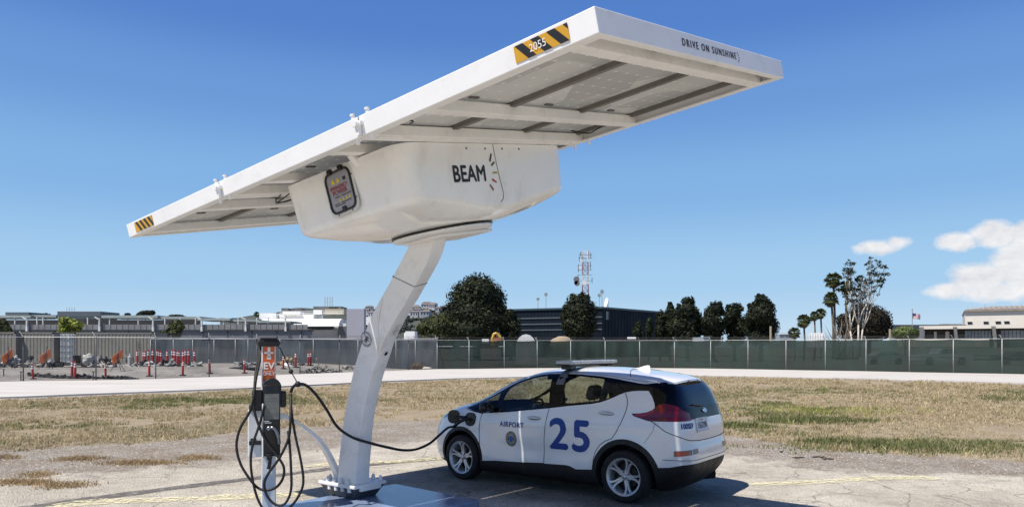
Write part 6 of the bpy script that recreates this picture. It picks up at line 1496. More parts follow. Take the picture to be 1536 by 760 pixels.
# --- parking deck with shade roofs
Yd=165
dk=thing('parking_deck','long grey parking deck with pale flat shade roofs on its top level','parking deck',(W(190,520,Yd).x,Yd,0))
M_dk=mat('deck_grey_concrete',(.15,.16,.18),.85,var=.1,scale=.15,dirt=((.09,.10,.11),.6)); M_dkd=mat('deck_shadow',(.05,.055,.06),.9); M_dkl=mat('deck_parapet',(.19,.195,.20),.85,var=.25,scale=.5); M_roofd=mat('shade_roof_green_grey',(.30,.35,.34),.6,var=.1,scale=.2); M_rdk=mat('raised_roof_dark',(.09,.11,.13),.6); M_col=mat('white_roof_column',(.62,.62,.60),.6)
mb=MB(); wbox(mb,-160,461,495.5,521,Yd,4); mb.build('wall',M_dk,dk,world=True)
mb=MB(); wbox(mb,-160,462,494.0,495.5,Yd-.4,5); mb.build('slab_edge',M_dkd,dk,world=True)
mb=MB(); wbox(mb,-160,461,486.5,493.9,Yd-.2,.3); mb.build('parapet',M_dkl,dk,world=True)
mb=MB()
for px in range(-150,455,9):
    p=W(px,486,Yd-.3); mb.tube([(p.x,Yd-.3,W(0,494,Yd).z),(p.x,Yd-.3,W(0,485,Yd).z)],.05,4)
mb.build('railing_posts',M_galvpost,dk,world=True)
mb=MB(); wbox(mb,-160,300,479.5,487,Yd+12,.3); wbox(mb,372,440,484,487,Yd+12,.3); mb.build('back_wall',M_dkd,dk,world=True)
# roofs: descending to the right
segs=[(-160,46,472.6,476.2),(47,84,472.0,475.6),(152,236,472.6,476.6),(232,300,474.4,478.2),(296,345,477,480.4),(342,388,479,482),(384,436,481,483.6)]
for i,(a,b_,y0_,y1_) in enumerate(segs):
    mb=MB(); wbox(mb,a,b_,y0_,y1_,Yd+1.2*(i%2),9); mb.build('shade_roof',M_roofd,dk,world=True)
for a,b_,y0_,y1_ in ((8,43,468,472.4),(86,151,466.8,474)):
    mb=MB(); wbox(mb,a,b_,y0_,y1_,Yd+1,8); mb.build('raised_roof',M_rdk,dk,world=True)
mb=MB(); wbox(mb,86,151,474,478,Yd+1.5,7); mb.build('shade_roof',M_roofd,dk,world=True)
mb=MB()
for px in (22,55,64,131,164,207,247,270,293,335,357,385,402): mb=MB(); wbox(mb,px-.6,px+.6,476,494,Yd+.2,.3); mb.build('column',M_col,dk,world=True)
for px in (39.5,148.5,229,302,368,428):
    mb=MB(); wbox(mb,px-1.4,px+1.4,490,496.5,Yd-.9,.5); wbox(mb,px-.8,px+.8,477,491,Yd-.8,.4); mb.prism([W(px-7,474.5,Yd-.8),W(px,478,Yd-.8),W(px+.5,480,Yd-.8),W(px-7,476,Yd-.8)],(0,.3,0)); mb.build('roof_bracket',M_col,dk,world=True)
mb=MB()
for px in range(-140,455,37): wbox(mb,px-.5,px+.5,495.6,512,Yd-.15,.2)
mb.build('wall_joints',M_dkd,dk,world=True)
mb=MB(); c=W(92,466,Yd)
for d in (-2,0,2,4): mb.tube([c+Vector((d*.3,3,0)),c+Vector((d*.3,3,1.0))],.04,4)
mb.tube([c+Vector((-.8,3,.7)),c+Vector((1.4,3,.7))],.04,4); mb.build('antenna',M_galvpost,dk,world=True)
# --- white terminal building
Yt=225
tm=thing('terminal_building','white stepped building with roof plant, antenna and a plain grey tower at its right end','building',(W(460,520,Yt).x,Yt,0))
M_wb=mat('white_building_wall',(.88,.88,.85),.8,var=.06,scale=.2); M_bg=mat('beige_panel_wall',(.40,.385,.36),.85,var=.08,scale=.3); M_gt=mat('grey_tower_wall',(.36,.36,.41),.85,var=.05,scale=.2); M_win=mat('dark_window_glass',(.02,.025,.03),.15,var=.3); M_pl=mat('roof_plant_grey',(.12,.125,.13),.7,var=.3,scale=.5)
for nm,m,bx in (('wall',M_wb,[(452,519,480,521,6,24),(388,452,487,521,6,20)]),('lower_wall',M_bg,[(462,507,494.5,521,2,6)]),('window_band',M_win,[(453,499.5,488.2,493,5,1.5)]),('penthouse',M_wb,[(389,414,469.5,478,6,14),(418,470,471,478,8,12)]),('louvre_screen',mat('beige_louvres',(.42,.38,.28),.8),[(487,516,463,471.5,5,8)]),('roof_plant',M_pl,[(422,432,461.8,468,8,4),(441,452,462,467,8,4),(470,512,459.3,464,9,8),(483,487,465,471,5,3)]),('duct',M_wb,[(424,450,467,472,7,5),(470,486,464.5,471,6,6)]),('tower',M_gt,[(520,546,463,521,-3,3)]),('side_wing',M_wb,[(548,556,475,487,4,10)]),('dark_recess',M_pl,[(507.5,519.5,489,521,1,3)])):
    mb=MB()
    for a,b_,yt,yb,o_,d_ in bx: wbox(mb,a,b_,yt,yb,Yt+o_,d_)
    mb.build(nm,m,tm,world=True)
mb=MB(); a=W(387,489,Yt-1); b_=W(508,489,Yt-1); zt0=W(0,477,Yt).z; P_=[]
for k in range(10): t=k/9*math.pi/2; P_.append((a.y+6*(1-math.cos(t)),a.z+(zt0-a.z)*math.sin(t)))
mb.prism([Vector((a.x,y_,z_)) for y_,z_ in P_]+[Vector((a.x,a.y+6,a.z))],(b_.x-a.x,0,0)); mb.build('barrel_roof',M_wb,tm,world=True,angle=30)
mb=MB()
for px in range(420,516,3): p=W(px,472,Yt+4); mb.tube([p,p+Vector((0,0,1.1))],.05,4)
for z in (.55,1.1): a=W(420,472,Yt+4)+Vector((0,0,z)); b_=W(515,472,Yt+4)+Vector((0,0,z)); mb.tube([a,b_],.05,4)
mb.build('roof_railing',M_wb,tm,world=True)
mb=MB(); c=W(493,460,Yt+8)
for d in (-4,-1.5,1.5,4): mb.tube([c+Vector((d*.3,0,0)),c+Vector((d*.3,0,3.2))],.07,4)
for z in (.8,1.6,2.4,3.0): mb.tube([c+Vector((-1.4,0,z)),c+Vector((1.4,0,z))],.06,4)
mb.build('antenna',M_galvpost,tm,world=True)
# white parked truck boxes near the column
for a,b_,y0_,y1_,lb in ((608,622,496.5,506,'small white box truck body just right of the canopy column'),(550,560,477,487,'')):
    if lb:
        mb=MB(); wbox(mb,a,b_,y0_,514,80,2.2); wbox(mb,a-2,a+1,y0_+2.5,514,80.2,1.8); tag(mb.build('white_shed',M_wb),'small white shed just right of the canopy column, behind the grey screen','shed')
# --- dark glass office
gl=thing('glass_office','low dark blue glass office block with pale floor bands behind the evergreen trees','office building',(W(905,520,130).x,130,0))
zt=1.91+57.3/F*130; A_=(W(903,520,130).x,130); B_=(W(752,520,139).x,139); C_=(W(1003,520,150).x,150); D_=(B_[0]+C_[0]-A_[0],B_[1]+C_[1]-A_[1])
M_og=mat('dark_blue_glass_wall',(.006,.012,.020),.6,var=.4,scale=.35,spec=.12); M_band=mat('pale_floor_band',(.06,.075,.09),.6)
mb=MB(); polybox(mb,[B_,A_,C_,D_],-.1,zt); mb.build('glass_walls',M_og,gl,world=True)
mb=MB(); pr2=[(B_[0]-.3,B_[1]-.15),(A_[0],A_[1]-.3),(C_[0]+.3,C_[1]-.1),(D_[0],D_[1]+.3)]; polybox(mb,pr2,zt,zt+.35); mb.build('roof_edge',mat('dark_teal_roof_edge',(.03,.06,.075),.4),gl,world=True)
mb=MB()
for y_ in (475.8,485,494): z=1.91+(520-y_)/F*132; polybox(mb,[(p[0]*.9995,p[1]-.15) for p in (B_,A_)]+[(A_[0],A_[1]+.2),(B_[0],B_[1]+.2)],z-.13,z+.13)
mb.build('floor_band',M_band,gl,world=True)
mb=MB()
for i in range(30):
    t=i/29; x=B_[0]*(1-t)+A_[0]*t; y=B_[1]*(1-t)+A_[1]*t; mb.box((x-.03,y-.03,0),(x+.03,y+.05,zt))
for i in range(24):
    t=i/23; x=A_[0]*(1-t)+C_[0]*t; y=A_[1]*(1-t)+C_[1]*t; mb.box((x-.03,y-.04,0),(x+.03,y+.05,zt))
mb.build('mullions',mat('dark_mullion',(.006,.011,.018),.8,spec=.1),gl,world=True)
mb=MB()
for a,b_,y0_,y1_,mi in ((909,915,467,479,0),(917,921,474,488,0),(922,931,467,473,0),(926,934,478,484,1),(915,919,481,487,1)):
    t0=(W(a,500,136).x-A_[0])/(C_[0]-A_[0]); 
    Ya=130+20*max(0,(a-903)/100); mb2=MB(); p=W(a,y1_,Ya-.25); q=W(b_,y0_,Ya+20*(b_-a)/100-.25); mb.add([(p.x,p.y,p.z),(q.x,q.y,p.z),(q.x,q.y,q.z),(p.x,p.y,q.z)],[(0,1,2,3)],0)
mb.build('pale_reflections',mat('painted_glass_reflections',(.10,.12,.14),.3),gl,world=True)  # bright reflections painted as pale quads on the right glass face
for px,h_,nm in ((807,2.6,'roof_aerial'),(819,3.6,'roof_aerial'),(899,3.4,'roof_aerial'),(903,4.2,'roof_aerial')):
    c=W(px,520,138); mb=MB(); mb.tube([(c.x,138,zt),(c.x,138,zt+h_)],.05,5); mb.box((c.x-.3,137.9,zt+h_*.8),(c.x+.3,138.1,zt+h_*.95)); mb.build(nm,M_galvpost,gl,world=True)
c=W(912,461,134); mb=MB(); mb.lathe([(0,0),(.4,.04),(.75,.2),(.95,.38),(.93,.38),(.4,.07),(0,.03)],18,M=Matrix.Translation((c.x,134,zt+1.3))@Matrix.Rotation(R(-78),4,'Y')@Matrix.Rotation(R(12),4,'X')); mb.tube([(c.x,134,zt),(c.x,134,zt+1.2)],.08,6); mb.build('satellite_dish',M_wb,gl,smooth=True,world=True)
# --- red and white mast
Ym=240; s=Ym/F
ms=thing('radio_mast','tall red and white lattice radio mast with dishes, behind the split-top evergreen','radio mast',(W(878,520,Ym).x,Ym,0))
M_mr=mat('mast_red',(.30,.07,.07),.6); M_mw=mat('mast_white',(.70,.70,.70),.6)
ztop=W(0,377,Ym).z; cx_=W(878,0,Ym).x; nlev=18; 
for k in range(nlev):
    z0=ztop*k/nlev; z1=ztop*(k+1)/nlev; w0=(1.2-.35*k/nlev); w1=(1.2-.35*(k+1)/nlev); mb=MB()
    c0=[Vector((cx_+a*w0,Ym+b_*w0,z0)) for a,b_ in ((-1,-1),(1,-1),(1,1),(-1,1))]; c1=[Vector((cx_+a*w1,Ym+b_*w1,z1)) for a,b_ in ((-1,-1),(1,-1),(1,1),(-1,1))]
    for j in range(4):
        mb.tube([c0[j],c1[j]],.075,4); mb.tube([c0[j],c1[(j+1)%4]],.045,4); mb.tube([c0[(j+1)%4],c1[j]],.045,4); mb.tube([c1[j],c1[(j+1)%4]],.045,4)
    mb.build('lattice_section',(M_mr if (k//2)%2 else M_mw),ms,world=True)
M_eq=mat('mast_equipment',(.16,.16,.17),.6)
for i,(px,py,rr_) in enumerate(((864.5,419,1.0),(865.5,425,.9),(863.5,424,.6),(870,401,.5),(876,424,.8),(871,390,.4))):
    c=W(px,py,Ym-1.6); mb=MB(); mb.lathe([(0,.0),(rr_*.6,.1),(rr_,.4),(rr_*1.0,.5),(0,.5)],14,M=frameM(c,(1,0,0),(0,0,1),(0,-1,0))); mb.build('dish',M_eq if i<3 else M_mw,ms,smooth=False,world=True)
mb=MB()
for px,y0_,y1_ in ((870.5,378,384),(873,377,390),(883,376,386),(886,379,388),(867.5,396,408),(885.5,392,404),(888,416,424),(867,412,416),(869,384,392)):
    mb.tube([W(px,y0_,Ym-1.5),W(px,y1_,Ym-1.5)],.13,5)
for y_ in (382,387,398,405,412,421): mb.tube([W(867.5,y_,Ym-1.4),W(888.5,y_,Ym-1.4)],.07,4)
mb.build('aerial',M_eq,ms,world=True)
# --- pieces peeking over the green fence
mb=MB(); c=W(789,510,78); V=[];Fq=[]
for i in range(9):
    a=math.pi*i/8; x=c.x-1.1*math.cos(a); z=1.9+1.55*math.sin(a)*.9
    V+=[(x,78,z),(x,81,z)]
mb.add(V,[(2*i,2*i+1,2*i+3,2*i+2) for i in range(8)]+[tuple(range(0,18,2))]); mb.box((c.x-1.1,78,0),(c.x+1.1,81,1.9)); tag(mb.build('white_tent',mat('white_canvas',(.7,.7,.68),.7)),'white rounded tent top peeking over the green fence','tent')
ex=thing('excavator','small yellow and red digger showing above the green fence','digger',(W(744,520,76).x,76,0))
mb=MB(); 
for pts,w_ in (([(738,509),(741,500.5),(745,499.5)],.16),([(745,499.5),(751,506)],.14),([(738,509),(740,518)],.2)): mb.tube([W(a,b_,76) for a,b_ in pts],w_,6)
mb.build('boom',mat('digger_yellow',(.55,.33,.03),.5),ex,world=True); mb=MB(); wbox(mb,739,752,506.5,520,76.4,1.6); mb.build('body',mat('digger_orange',(.40,.12,.03),.5),ex,world=True)
mb=MB(); wbox(mb,723,733,508,514,75,2); tag(mb.build('white_crate',M_wb),'white crate top left of the yellow digger','crate')
c=W(845,512,77); blob_thing('dirt_pile','tan dirt mound showing above the green fence left of the split-top evergreen','dirt mound',826,862,503.5,530,77,mat('tan_dirt',(.36,.28,.19),.95,var=.15),12,.15)
mb=MB(); wbox(mb,942,954,505,508,74,.4); tag(mb.build('white_signboard',M_wb),'white board top above the green fence left of the small evergreens','board')
for a,b_,lb in ((1170,1192,'low grey-blue roof beyond the fence left of the palms'),(1056,1064,'small tan shed top under the row of evergreens')):
    mb=MB(); wbox(mb,a,b_,501 if a>1100 else 505,521,125 if a>1100 else 88,6); mb.prism([W(a-1,501.2 if a>1100 else 505,124.8 if a>1100 else 87.8),W(b_+1,501.2 if a>1100 else 505,124.8 if a>1100 else 87.8),W(b_-3,498.5 if a>1100 else 503.5,127),W(a+3,498.5 if a>1100 else 503.5,127)],(0,.2,0)); tag(mb.build('shed',mat('grey_blue_metal_roof',(.32,.36,.40),.6)),lb,'shed')
mb=MB(); 
for k in range(12): wbox(mb,1213.6+k*1.95,1215.3+k*1.95,499.5-(.6 if k%3 else 0),520,92+.05*(k%2),.1)
wbox(mb,1213,1237,502,503,92.2,.1); tag(mb.build('white_fence',M_wb),'short run of white board fence under the small palms','fence')
for px,y0_,lb in ((1156,489,'tan wooden pole right of the tallest evergreen of the row'),(1335,493,'tan wooden pole right of the big brownish tree')):
    mb=MB(); a=W(px,y0_,85); mb.tube([(a.x,85,-.1),(a.x,85,a.z)],.13,8); tag(mb.build('wooden_pole',mat('tan_pole',(.36,.29,.20),.9)),lb,'pole')
# --- right hand low building with fins, big cream block behind
class Facade:
    """a wall line turned by th from the picture's left-right direction; px,py are read off on the wall line, heights at its left corner"""
    def __init__(s,px0,Y0,th):
        s.A=W(px0,HY,Y0); s.Y0=Y0; s.d=Vector((math.cos(th),-math.sin(th),0)); s.n=Vector((math.sin(th),math.cos(th),0))
    def x(s,px,off=0.):
        k=(px-CX)/F; A=s.A+s.n*off; t=(k*A.y-A.x)/(s.d.x-k*s.d.y); return A+s.d*t
    def z(s,py): return H+(HY-py)/F*s.Y0
    def box(s,mb,xa,xb,yt,yb,off,dep,mi=0):
        a=s.x(xa,off); b=s.x(xb,off); z0,z1=s.z(yb),s.z(yt); P=[Vector((a.x,a.y,z0)),Vector((b.x,b.y,z0)),Vector((b.x,b.y,z1)),Vector((a.x,a.y,z1))]; mb.prism(P,s.n*dep,mi)
rb=thing('low_white_building','low white building with slanted fins and wide dark windows at the right edge','building',(W(1470,520,100).x,100,0))
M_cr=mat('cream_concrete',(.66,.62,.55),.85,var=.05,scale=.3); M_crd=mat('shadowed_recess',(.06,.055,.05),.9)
fa=Facade(1380,108,R(31))
mb=MB(); fa.box(mb,1379,1600,488.6,493.4,0,12); mb.build('roof_slab',M_cr,rb,world=True)
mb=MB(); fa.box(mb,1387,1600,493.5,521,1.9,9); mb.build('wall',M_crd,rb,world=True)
for a,b_ in ((1401,1405),(1418,1424)):
    mb=MB(); fa.box(mb,a,b_,497,508,1.7,.15); mb.build('door_frame',M_cr,rb,world=True)
for a,b_ in ((1447,1487),(1501,1548)):
    n_=8
    for k in range(n_):
        x0=a+(b_-a)*k/n_; mb=MB(); fa.box(mb,x0+.4,x0+(b_-a)/n_-.4,496,507.5,1.75,.12); mb.build('window',mat('pale_reflecting_glass',(.22,.24,.26),.1,var=.5,scale=.8),rb,world=True)
for a in (1379.5,1430,1488,1552):
    a_=fa.x(a,-.5); b_=fa.x(a+5,-.5); c_=fa.x(a+7.5,.5); d_=fa.x(a+2.5,.5); mb=MB()
    mb.prism([Vector((a_.x,a_.y,fa.z(490))),Vector((b_.x,b_.y,fa.z(490))),Vector((c_.x,c_.y,fa.z(510))),Vector((d_.x,d_.y,fa.z(510)))],fa.n*2.2); fa.box(mb,a+2.5,a+7.5,509.5,521,.4,2); mb.build('fin',M_cr,rb,world=True)
    mb=MB(); fa.box(mb,a-.8,a+5.4,489.6,491.3,-.8,2.6); mb.build('fin_cap',M_bg,rb,world=True)
mb=MB(); fa.box(mb,1346,1484,508.3,520,-2.5,.3); mb.build('low_wall',M_cr,rb,world=True)
ub=thing('cream_building','tall plain cream block with four small windows behind the low white building','building',(W(1500,520,150).x,150,0))
fb=Facade(1447.5,150,R(31))
mb=MB(); fb.box(mb,1447.5,1600,467.5,521,0,24); mb.build('wall',M_cr,ub,world=True)
M_rf=mat('grey_brown_roof',(.25,.21,.18),.8,var=.2,scale=1.)
mb=MB(); fb.box(mb,1446.5,1602,465.2,467.4,-.5,25); a_=fb.x(1448,0);b_=fb.x(1602,0); c_=b_+fb.n*9; d_=a_+fb.n*9+fb.d*5
z0=fb.z(465.1); mb.prism([Vector((a_.x,a_.y,z0)),Vector((b_.x,b_.y,z0)),Vector((c_.x,c_.y,z0+1.0)),Vector((d_.x,d_.y,z0+1.0))],(0,0,.1)); mb.build('roof',M_rf,ub,world=True)
for k in range(14):
    p=fb.x(1452+k*8,0); q=p+fb.n*8.8; mb=MB(); mb.tube([Vector((p.x,p.y,z0+.16)),Vector((q.x,q.y,z0+1.14))],.12,4); mb.build('roof_rib',M_bg,ub,world=True)
for a,b_ in ((1451.5,1458),(1475.5,1482.5),(1493.5,1501),(1506.5,1514)):
    mb=MB(); fb.box(mb,a,b_,482.5,486,-.1,.3); mb.build('window',M_win,ub,world=True); mb=MB(); fb.box(mb,a-.4,b_+.4,481.9,482.6,-.35,.5); mb.build('window_hood',M_bg,ub,world=True)
mb=MB(); a=fb.x(1477.5,9); mb.tube([(a.x,a.y,fb.z(464)),(a.x,a.y,fb.z(453.5))],.05,4); mb.build('roof_aerial',M_galvpost,ub,world=True)
lr=thing('long_roofed_building','low blue-grey metal roof behind the flagpole','building',(W(1370,520,135).x,135,0))
mb=MB(); wbox(mb,1341,1450,487.4,521,135,1); mb.build('wall',mat('blue_grey_wall',(.20,.22,.25),.7),lr,world=True)
mb=MB(); 
for px in (1415,1421,1430,1439): wbox(mb,px,px+4,485.2,487.5,136,1.5)
mb.build('roof_plant',M_bg,lr,world=True)
mb=MB(); wbox(mb,1340,1450,486.6,487.5,134.7,1.5); mb.build('roof_edge',mat('grey_metal_edge',(.16,.17,.19),.6),lr,world=True)
# flagpole
fp=thing('flagpole','white flagpole flying a small red, white and blue striped flag','flagpole',(W(1368.4,520,120).x,120,0)); a=W(1368.4,464.6,120)
mb=MB(); mb.tube([(a.x,120,-.1),(a.x,120,a.z)],.06,8); mb.sphere((a.x,120,a.z+.08),.12); mb.build('pole',mat('pole_grey',(.30,.31,.33),.4),fp,world=True)
V=[];Fq=[];MI=[]; nx_,nz_=14,13; fw,fh=1.35,.95
for i in range(nx_+1):
    for j in range(nz_+1):
        u=i/nx_; v=j/nz_; V.append((a.x+.06+u*fw,120+.12*math.sin(u*7+v),a.z-.45-v*fh*(1-.15*u)-u*.35-.04*math.sin(u*8)))
for i in range(nx_):
    for j in range(nz_): 
        Fq.append((i*(nz_+1)+j,i*(nz_+1)+j+1,(i+1)*(nz_+1)+j+1,(i+1)*(nz_+1)+j)); MI.append(2 if (i<6 and j<7) else (0 if j%2==0 else 1))
mb=MB(); mb.v=[tuple(p) for p in V]; mb.f=Fq; mb.m=MI; mb.build('flag',[mat('flag_red',(.45,.03,.04),.7),mat('flag_white',(.7,.7,.7),.7),mat('flag_blue',(.03,.05,.20),.7)],fp,world=True)
# vehicles behind the green mesh
def side_car(name,label,cat,px,Y,L_,prof,m,wheels,glass):
    c=W(px,520,Y); r=thing(name,label,cat,(c.x,Y,0)); mb=MB(); mb.prism([(c.x+x,Y,z) for x,z in prof],(0,1.8,0)); mb.build('body',m,r,world=True)
    for g in glass: mb=MB(); mb.prism([(c.x+x,Y-.012,z) for x,z in g],(0,.02,0)); mb.build('window',M_win,r,world=True)
    for x in wheels:
        mb=MB(); mb.lathe([(0,-.12),(.30,-.12),(.36,-.10),(.37,0),(.36,.1),(.0,.1)],20,M=Matrix.Translation((c.x+x,Y+.1,.37))@Matrix.Rotation(R(90),4,'X')); mb.build('wheel',M_rubber,r,world=True)
M_silver=mat('silver_vehicle_paint',(.62,.64,.64),.35,metal=.1)
side_car('pickup_truck','silver pickup truck seen faintly through the green mesh','pickup truck',1378,74,5.7,[(0,.5),(.1,1.05),(1.35,1.2),(2.0,1.2),(2.45,1.78),(3.9,1.8),(4.0,1.22),(5.6,1.2),(5.65,.55),(4.9,.5),(4.7,.85),(4.2,.85),(4.0,.45),(1.6,.45),(1.4,.85),(.9,.85),(.7,.5)],M_silver,(1.15,4.45),[[(2.15,1.25),(2.5,1.68),(3.1,1.7),(3.1,1.25)],[(3.2,1.25),(3.2,1.7),(3.8,1.7),(3.85,1.25)]])
side_car('parked_car','pale hatchback seen faintly through the green mesh left of the pickup','car',1300,78,4.3,[(0,.45),(.05,.85),(1.0,1.0),(1.6,1.45),(3.1,1.48),(3.9,1.05),(4.25,.95),(4.3,.45)],mat('grey_vehicle_paint',(.40,.42,.43),.4),(.8,3.5),[[(1.15,1.02),(1.65,1.38),(2.3,1.4),(2.3,1.02)],[(2.4,1.02),(2.4,1.4),(3.0,1.4),(3.6,1.05)]])
side_car('parked_car','dark saloon seen faintly through the green mesh at the right edge','car',1500,76,4.5,[(0,.45),(.05,.85),(1.2,1.0),(1.8,1.42),(3.1,1.42),(3.9,1.02),(4.45,.95),(4.5,.45)],mat('dark_vehicle_paint',(.08,.09,.10),.4),(.8,3.6),[[(1.35,1.02),(1.85,1.35),(2.4,1.36),(2.4,1.02)],[(2.5,1.02),(2.5,1.36),(3.05,1.35),(3.6,1.03)]])
# --- hillside with houses beyond
M_hill=mat('hazy_hillside',(.055,.065,.055),1.,var=.35,scale=.02)
V=[];Fq=[];nxh=60
for i in range(nxh+1):
    px=330+i*(560/nxh); y_=464.5+3*math.sin(i*.31)+1.2*math.sin(i*.9)+max(0,(px-700))*.05+max(0,(430-px))*.12
    for j in range(9):
        t=j/8; Y=760+t*260; zt_=H+(HY-y_)/F*1020
        base=W(px,520,Y); V.append((base.x,Y,max(-2,zt_*(t**.8))+(0 if j else -2)))
for i in range(nxh):
    for j in range(8): Fq.append((i*9+j,(i+1)*9+j,(i+1)*9+j+1,i*9+j+1))
mb=MB(); mb.add(V,Fq); tag(mb.build('hills',M_hill,smooth=True),kind='structure')
def hz(px,t): 
    i=(px-330)/(560/nxh); y_=464.5+3*math.sin(i*.31)+1.2*math.sin(i*.9)+max(0,(px-700))*.05+max(0,(430-px))*.12
    return (H+(HY-y_)/F*1020)*(t**.8)
# woodland on the hill
pts=[]
for k in range(2600):
    px=random.uniform(540,720); t=random.random(); Y=760+t*260; pts.append((W(px,520,Y).x,Y,hz(px,t)))
lob=[((x,y,z+1.5),(random.uniform(2,5),3,random.uniform(2,4))) for x,y,z in pts[:420]]
o=leaf_cloud('woodland',lob,26000,1.3,[leafmat('hill_tree_leaves',(.045,.055,.045),.4,.05,.1)],cols=(0,)); tag(o,kind='stuff')
M_hw=mat('pale_house_wall',(.42,.43,.45),.9,var=.15,scale=.05); M_hr=mat('dull_house_roof',(.20,.17,.16),.9)
for k in range(34):
    px=random.uniform(545,700); t=random.choice((random.uniform(.86,.99),random.uniform(.5,.9))); Y=755+t*255; z=hz(px,t)+2.2; x=W(px,520,Y).x; w_=random.uniform(6,12); h_=random.uniform(4,6.5)
    r=thing('hillside_house','pale house among trees on the distant hillside','house',(x,Y,z),random.uniform(-.3,.3),group='houses on the distant hillside')
    mb=MB(); mb.box((-w_/2,-4,-2),(w_/2,4,h_)); mb.build('wall',M_hw,r); mb=MB(); mb.prism([(-w_/2-.5,-4.5,h_),(w_/2+.5,-4.5,h_),(w_/2-1.5,0,h_+1.8),(-w_/2+1.5,0,h_+1.8)],(0,.3,.2)); mb.prism([(-w_/2-.5,4.5,h_),(w_/2+.5,4.5,h_),(w_/2-1.5,0,h_+1.8),(-w_/2+1.5,0,h_+1.8)],(0,-.3,.2)); mb.build('roof',M_hr,r)
    mb=MB()
    for q in range(3): xx=-w_/2+w_*(q+.5)/3; mb.box((xx-.7,-4.08,h_*.35),(xx+.7,-3.98,h_*.75))
    mb.build('windows',M_win,r)
# ================================================================ sky, sun, camera
sun_az=Vector((-.477,-.363,1)).normalized()
elev=math.asin(sun_az.z); w=bpy.data.worlds.new('World'); bpy.context.scene.world=w; w.use_nodes=True; nt=w.node_tree; L=nt.links.new
bgn=nt.nodes['Background']
sky=N(nt,'ShaderNodeTexSky',sky_type='NISHITA'); sky.sun_disc=False; sky.sun_elevation=elev; sky.sun_rotation=math.atan2(sun_az.x,sun_az.y); sky.air_density=1.0; sky.dust_density=.25; sky.ozone_density=2.2; sky.altitude=20
tc=N(nt,'ShaderNodeTexCoord'); sp=N(nt,'ShaderNodeSeparateXYZ'); L(tc.outputs['Generated'],sp.inputs[0])
def mth(op,a,b_=None,c=None,cl=False):
    n=N(nt,'ShaderNodeMath',operation=op); n.use_clamp=cl
    for i,q in enumerate((a,b_,c)):
        if q is None: continue
        if isinstance(q,(int,float)): n.inputs[i].default_value=q
        else: L(q,n.inputs[i])
    return n.outputs[0]
az=mth('ARCTAN2',sp.outputs[0],sp.outputs[1]); el=mth('ARCSINE',sp.outputs[2])
def pa(px,py): x=(px-CX)/F; z=(HY-py)/F; return math.atan2(x,1),math.asin(z/math.sqrt(1+x*x+z*z))
# colour grade of the sky: deeper blue, cleaner near the horizon
hsv=N(nt,'ShaderNodeHueSaturation'); hsv.inputs['Saturation'].default_value=1.0; hsv.inputs['Value'].default_value=1.0; hsv.inputs['Hue'].default_value=.5; L(sky.outputs[0],hsv.inputs['Color'])
ramp=N(nt,'ShaderNodeValToRGB'); er=ramp.color_ramp; er.interpolation='EASE'
elf=N(nt,'ShaderNodeMapRange',i_1=-.05,i_2=1.15,i_3=0.,i_4=1.); L(el,elf.inputs[0]); L(elf.outputs[0],ramp.inputs[0])
stops=((.0,(.52,.69,.87)),(.045,(.53,.72,.90)),(.12,(.37,.61,.87)),(.22,(.23,.46,.80)),(.31,(.15,.33,.71)),(.39,(.09,.23,.62)),(.50,(.045,.13,.44)),(.75,(.018,.06,.24)),(1.,(.010,.035,.15)))
while len(er.elements)<len(stops): er.elements.new(.5)
for e_,(p_,c_) in zip(er.elements,stops): e_.position=p_; e_.color=(*c_,1)
sclr=N(nt,'ShaderNodeVectorMath',operation='SCALE'); L(ramp.outputs[0],sclr.inputs[0]); sclr.inputs['Scale'].default_value=10.
gm=N(nt,'ShaderNodeMix',data_type='RGBA'); gm.inputs[0].default_value=.92; L(hsv.outputs[0],gm.inputs[6]); L(sclr.outputs[0],gm.inputs[7])
skyc=gm.outputs[2]
# clouds: soft ellipses in azimuth / elevation broken by noise
cv=N(nt,'ShaderNodeCombineXYZ'); L(az,cv.inputs[0]); L(mth('MULTIPLY',el,1.5),cv.inputs[1])
def nz3(s,d,r_,off=0.,dist=0.):
    n=N(nt,'ShaderNodeTexNoise',i_Scale=s,i_Detail=d,i_Roughness=r_,i_Distortion=dist); a=N(nt,'ShaderNodeVectorMath',operation='ADD'); L(cv.outputs[0],a.inputs[0]); a.inputs[1].default_value=(off,off*.7,0); L(a.outputs[0],n.inputs['Vector']); return n.outputs[0]
n1=nz3(22,8,.58); n2=nz3(70,6,.6,1.3)
warp=mth('ADD',mth('MULTIPLY',mth('SUBTRACT',n1,.5),2.6),mth('MULTIPLY',mth('SUBTRACT',n2,.5),.75))
dens=None
for px,py,rx_,ry_,amp in ((1318,370,34,13,1.15),(1342,364,22,10,1.),(1440,362,34,15,1.25),(1490,352,48,20,1.3),(1560,350,60,24,1.3),(1428,434,44,13,1.2),(1470,418,52,26,1.35),(1540,400,62,46,1.4),(1610,395,90,60,1.4),(1500,436,80,15,1.1)):
    a0,e0=pa(px,py); a1,_=pa(px+rx_,py); _,e1=pa(px,py-ry_); sa=max(1e-4,abs(a1-a0)); se=max(1e-4,abs(e1-e0))
    dx=mth('DIVIDE',mth('SUBTRACT',az,a0),sa); dy=mth('DIVIDE',mth('SUBTRACT',el,e0),se)
    r2=mth('ADD',mth('MULTIPLY',dx,dx),mth('MULTIPLY',dy,dy)); g_=mth('MULTIPLY',mth('SUBTRACT',1.25,mth('POWER',r2,.75)),amp)
    dens=g_ if dens is None else mth('MAXIMUM',dens,g_)
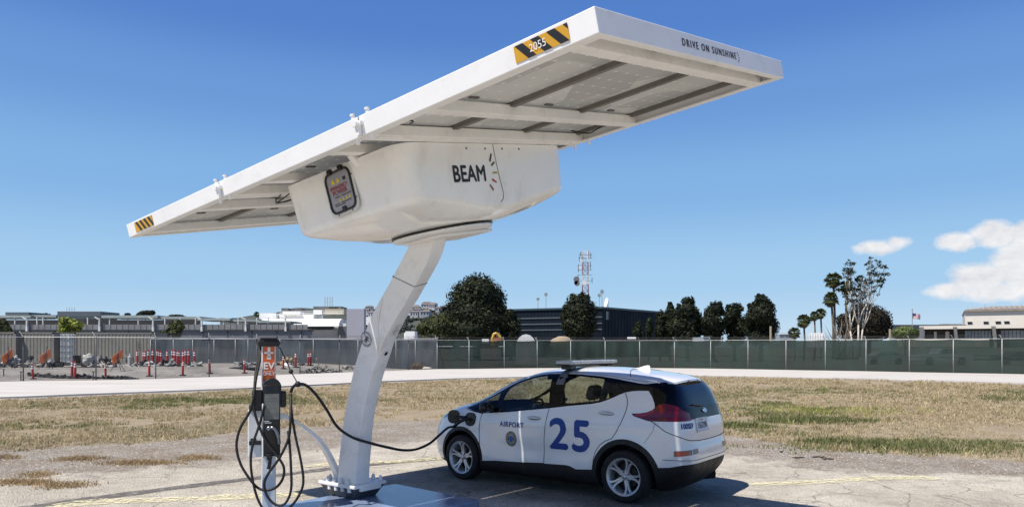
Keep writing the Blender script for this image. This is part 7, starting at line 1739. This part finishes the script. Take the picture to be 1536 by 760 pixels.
dsum=mth('ADD',dens,warp); fac=N(nt,'ShaderNodeMapRange',i_1=.0,i_2=.85,i_3=0.,i_4=.98); fac.clamp=True; L(dsum,fac.inputs[0])
# thin haze veil
cs=N(nt,'ShaderNodeMapRange',i_1=.30,i_2=.72,i_3=.74,i_4=1.06); L(nz3(34,7,.6,.4,.3),cs.inputs[0])
ccol=N(nt,'ShaderNodeMix',data_type='RGBA'); L(mth('MULTIPLY',mth('SUBTRACT',cs.outputs[0],.74),3.1,cl=True),ccol.inputs[0]); ccol.inputs[6].default_value=(7.0,7.2,7.7,1); ccol.inputs[7].default_value=(9.6,9.5,9.5,1)
mixc=N(nt,'ShaderNodeMix',data_type='RGBA'); L(fac.outputs[0],mixc.inputs[0]); L(skyc,mixc.inputs[6]); L(ccol.outputs[2],mixc.inputs[7]); L(mixc.outputs[2],bgn.inputs[0])
SKY_STRENGTH=.10; bgn.inputs[1].default_value=SKY_STRENGTH
sl=bpy.data.lights.new('sun','SUN'); sl.energy=6.0; sl.angle=R(.53); sl.color=(1.,.945,.865); so=bpy.data.objects.new('sun',sl); C.objects.link(so); so.rotation_euler=sun_az.to_track_quat('Z','Y').to_euler(); so.location=(-20,-15,40)
cam=bpy.data.cameras.new('camera'); co=bpy.data.objects.new('camera',cam); C.objects.link(co); co.location=(0,0,H); co.rotation_euler=(R(90),0,0)
cam.sensor_width=36; cam.lens=36*F/1536; cam.shift_y=(HY-380)/1536; cam.clip_start=.05; cam.clip_end=6000
sc=bpy.context.scene; sc.camera=co; sc.view_settings.view_transform='Standard'; sc.view_settings.look='None'; sc.view_settings.exposure=0; sc.view_settings.gamma=1
sc.render.engine='CYCLES'; sc.cycles.use_denoising=True; sc.cycles.max_bounces=8; sc.cycles.transparent_max_bounces=24; sc.cycles.caustics_reflective=False; sc.cycles.caustics_refractive=False
try: sc.cycles.denoiser='OPENIMAGEDENOISE'
except Exception: pass
for o_ in list(bpy.data.meshes):
    if o_.users==0: bpy.data.meshes.remove(o_)
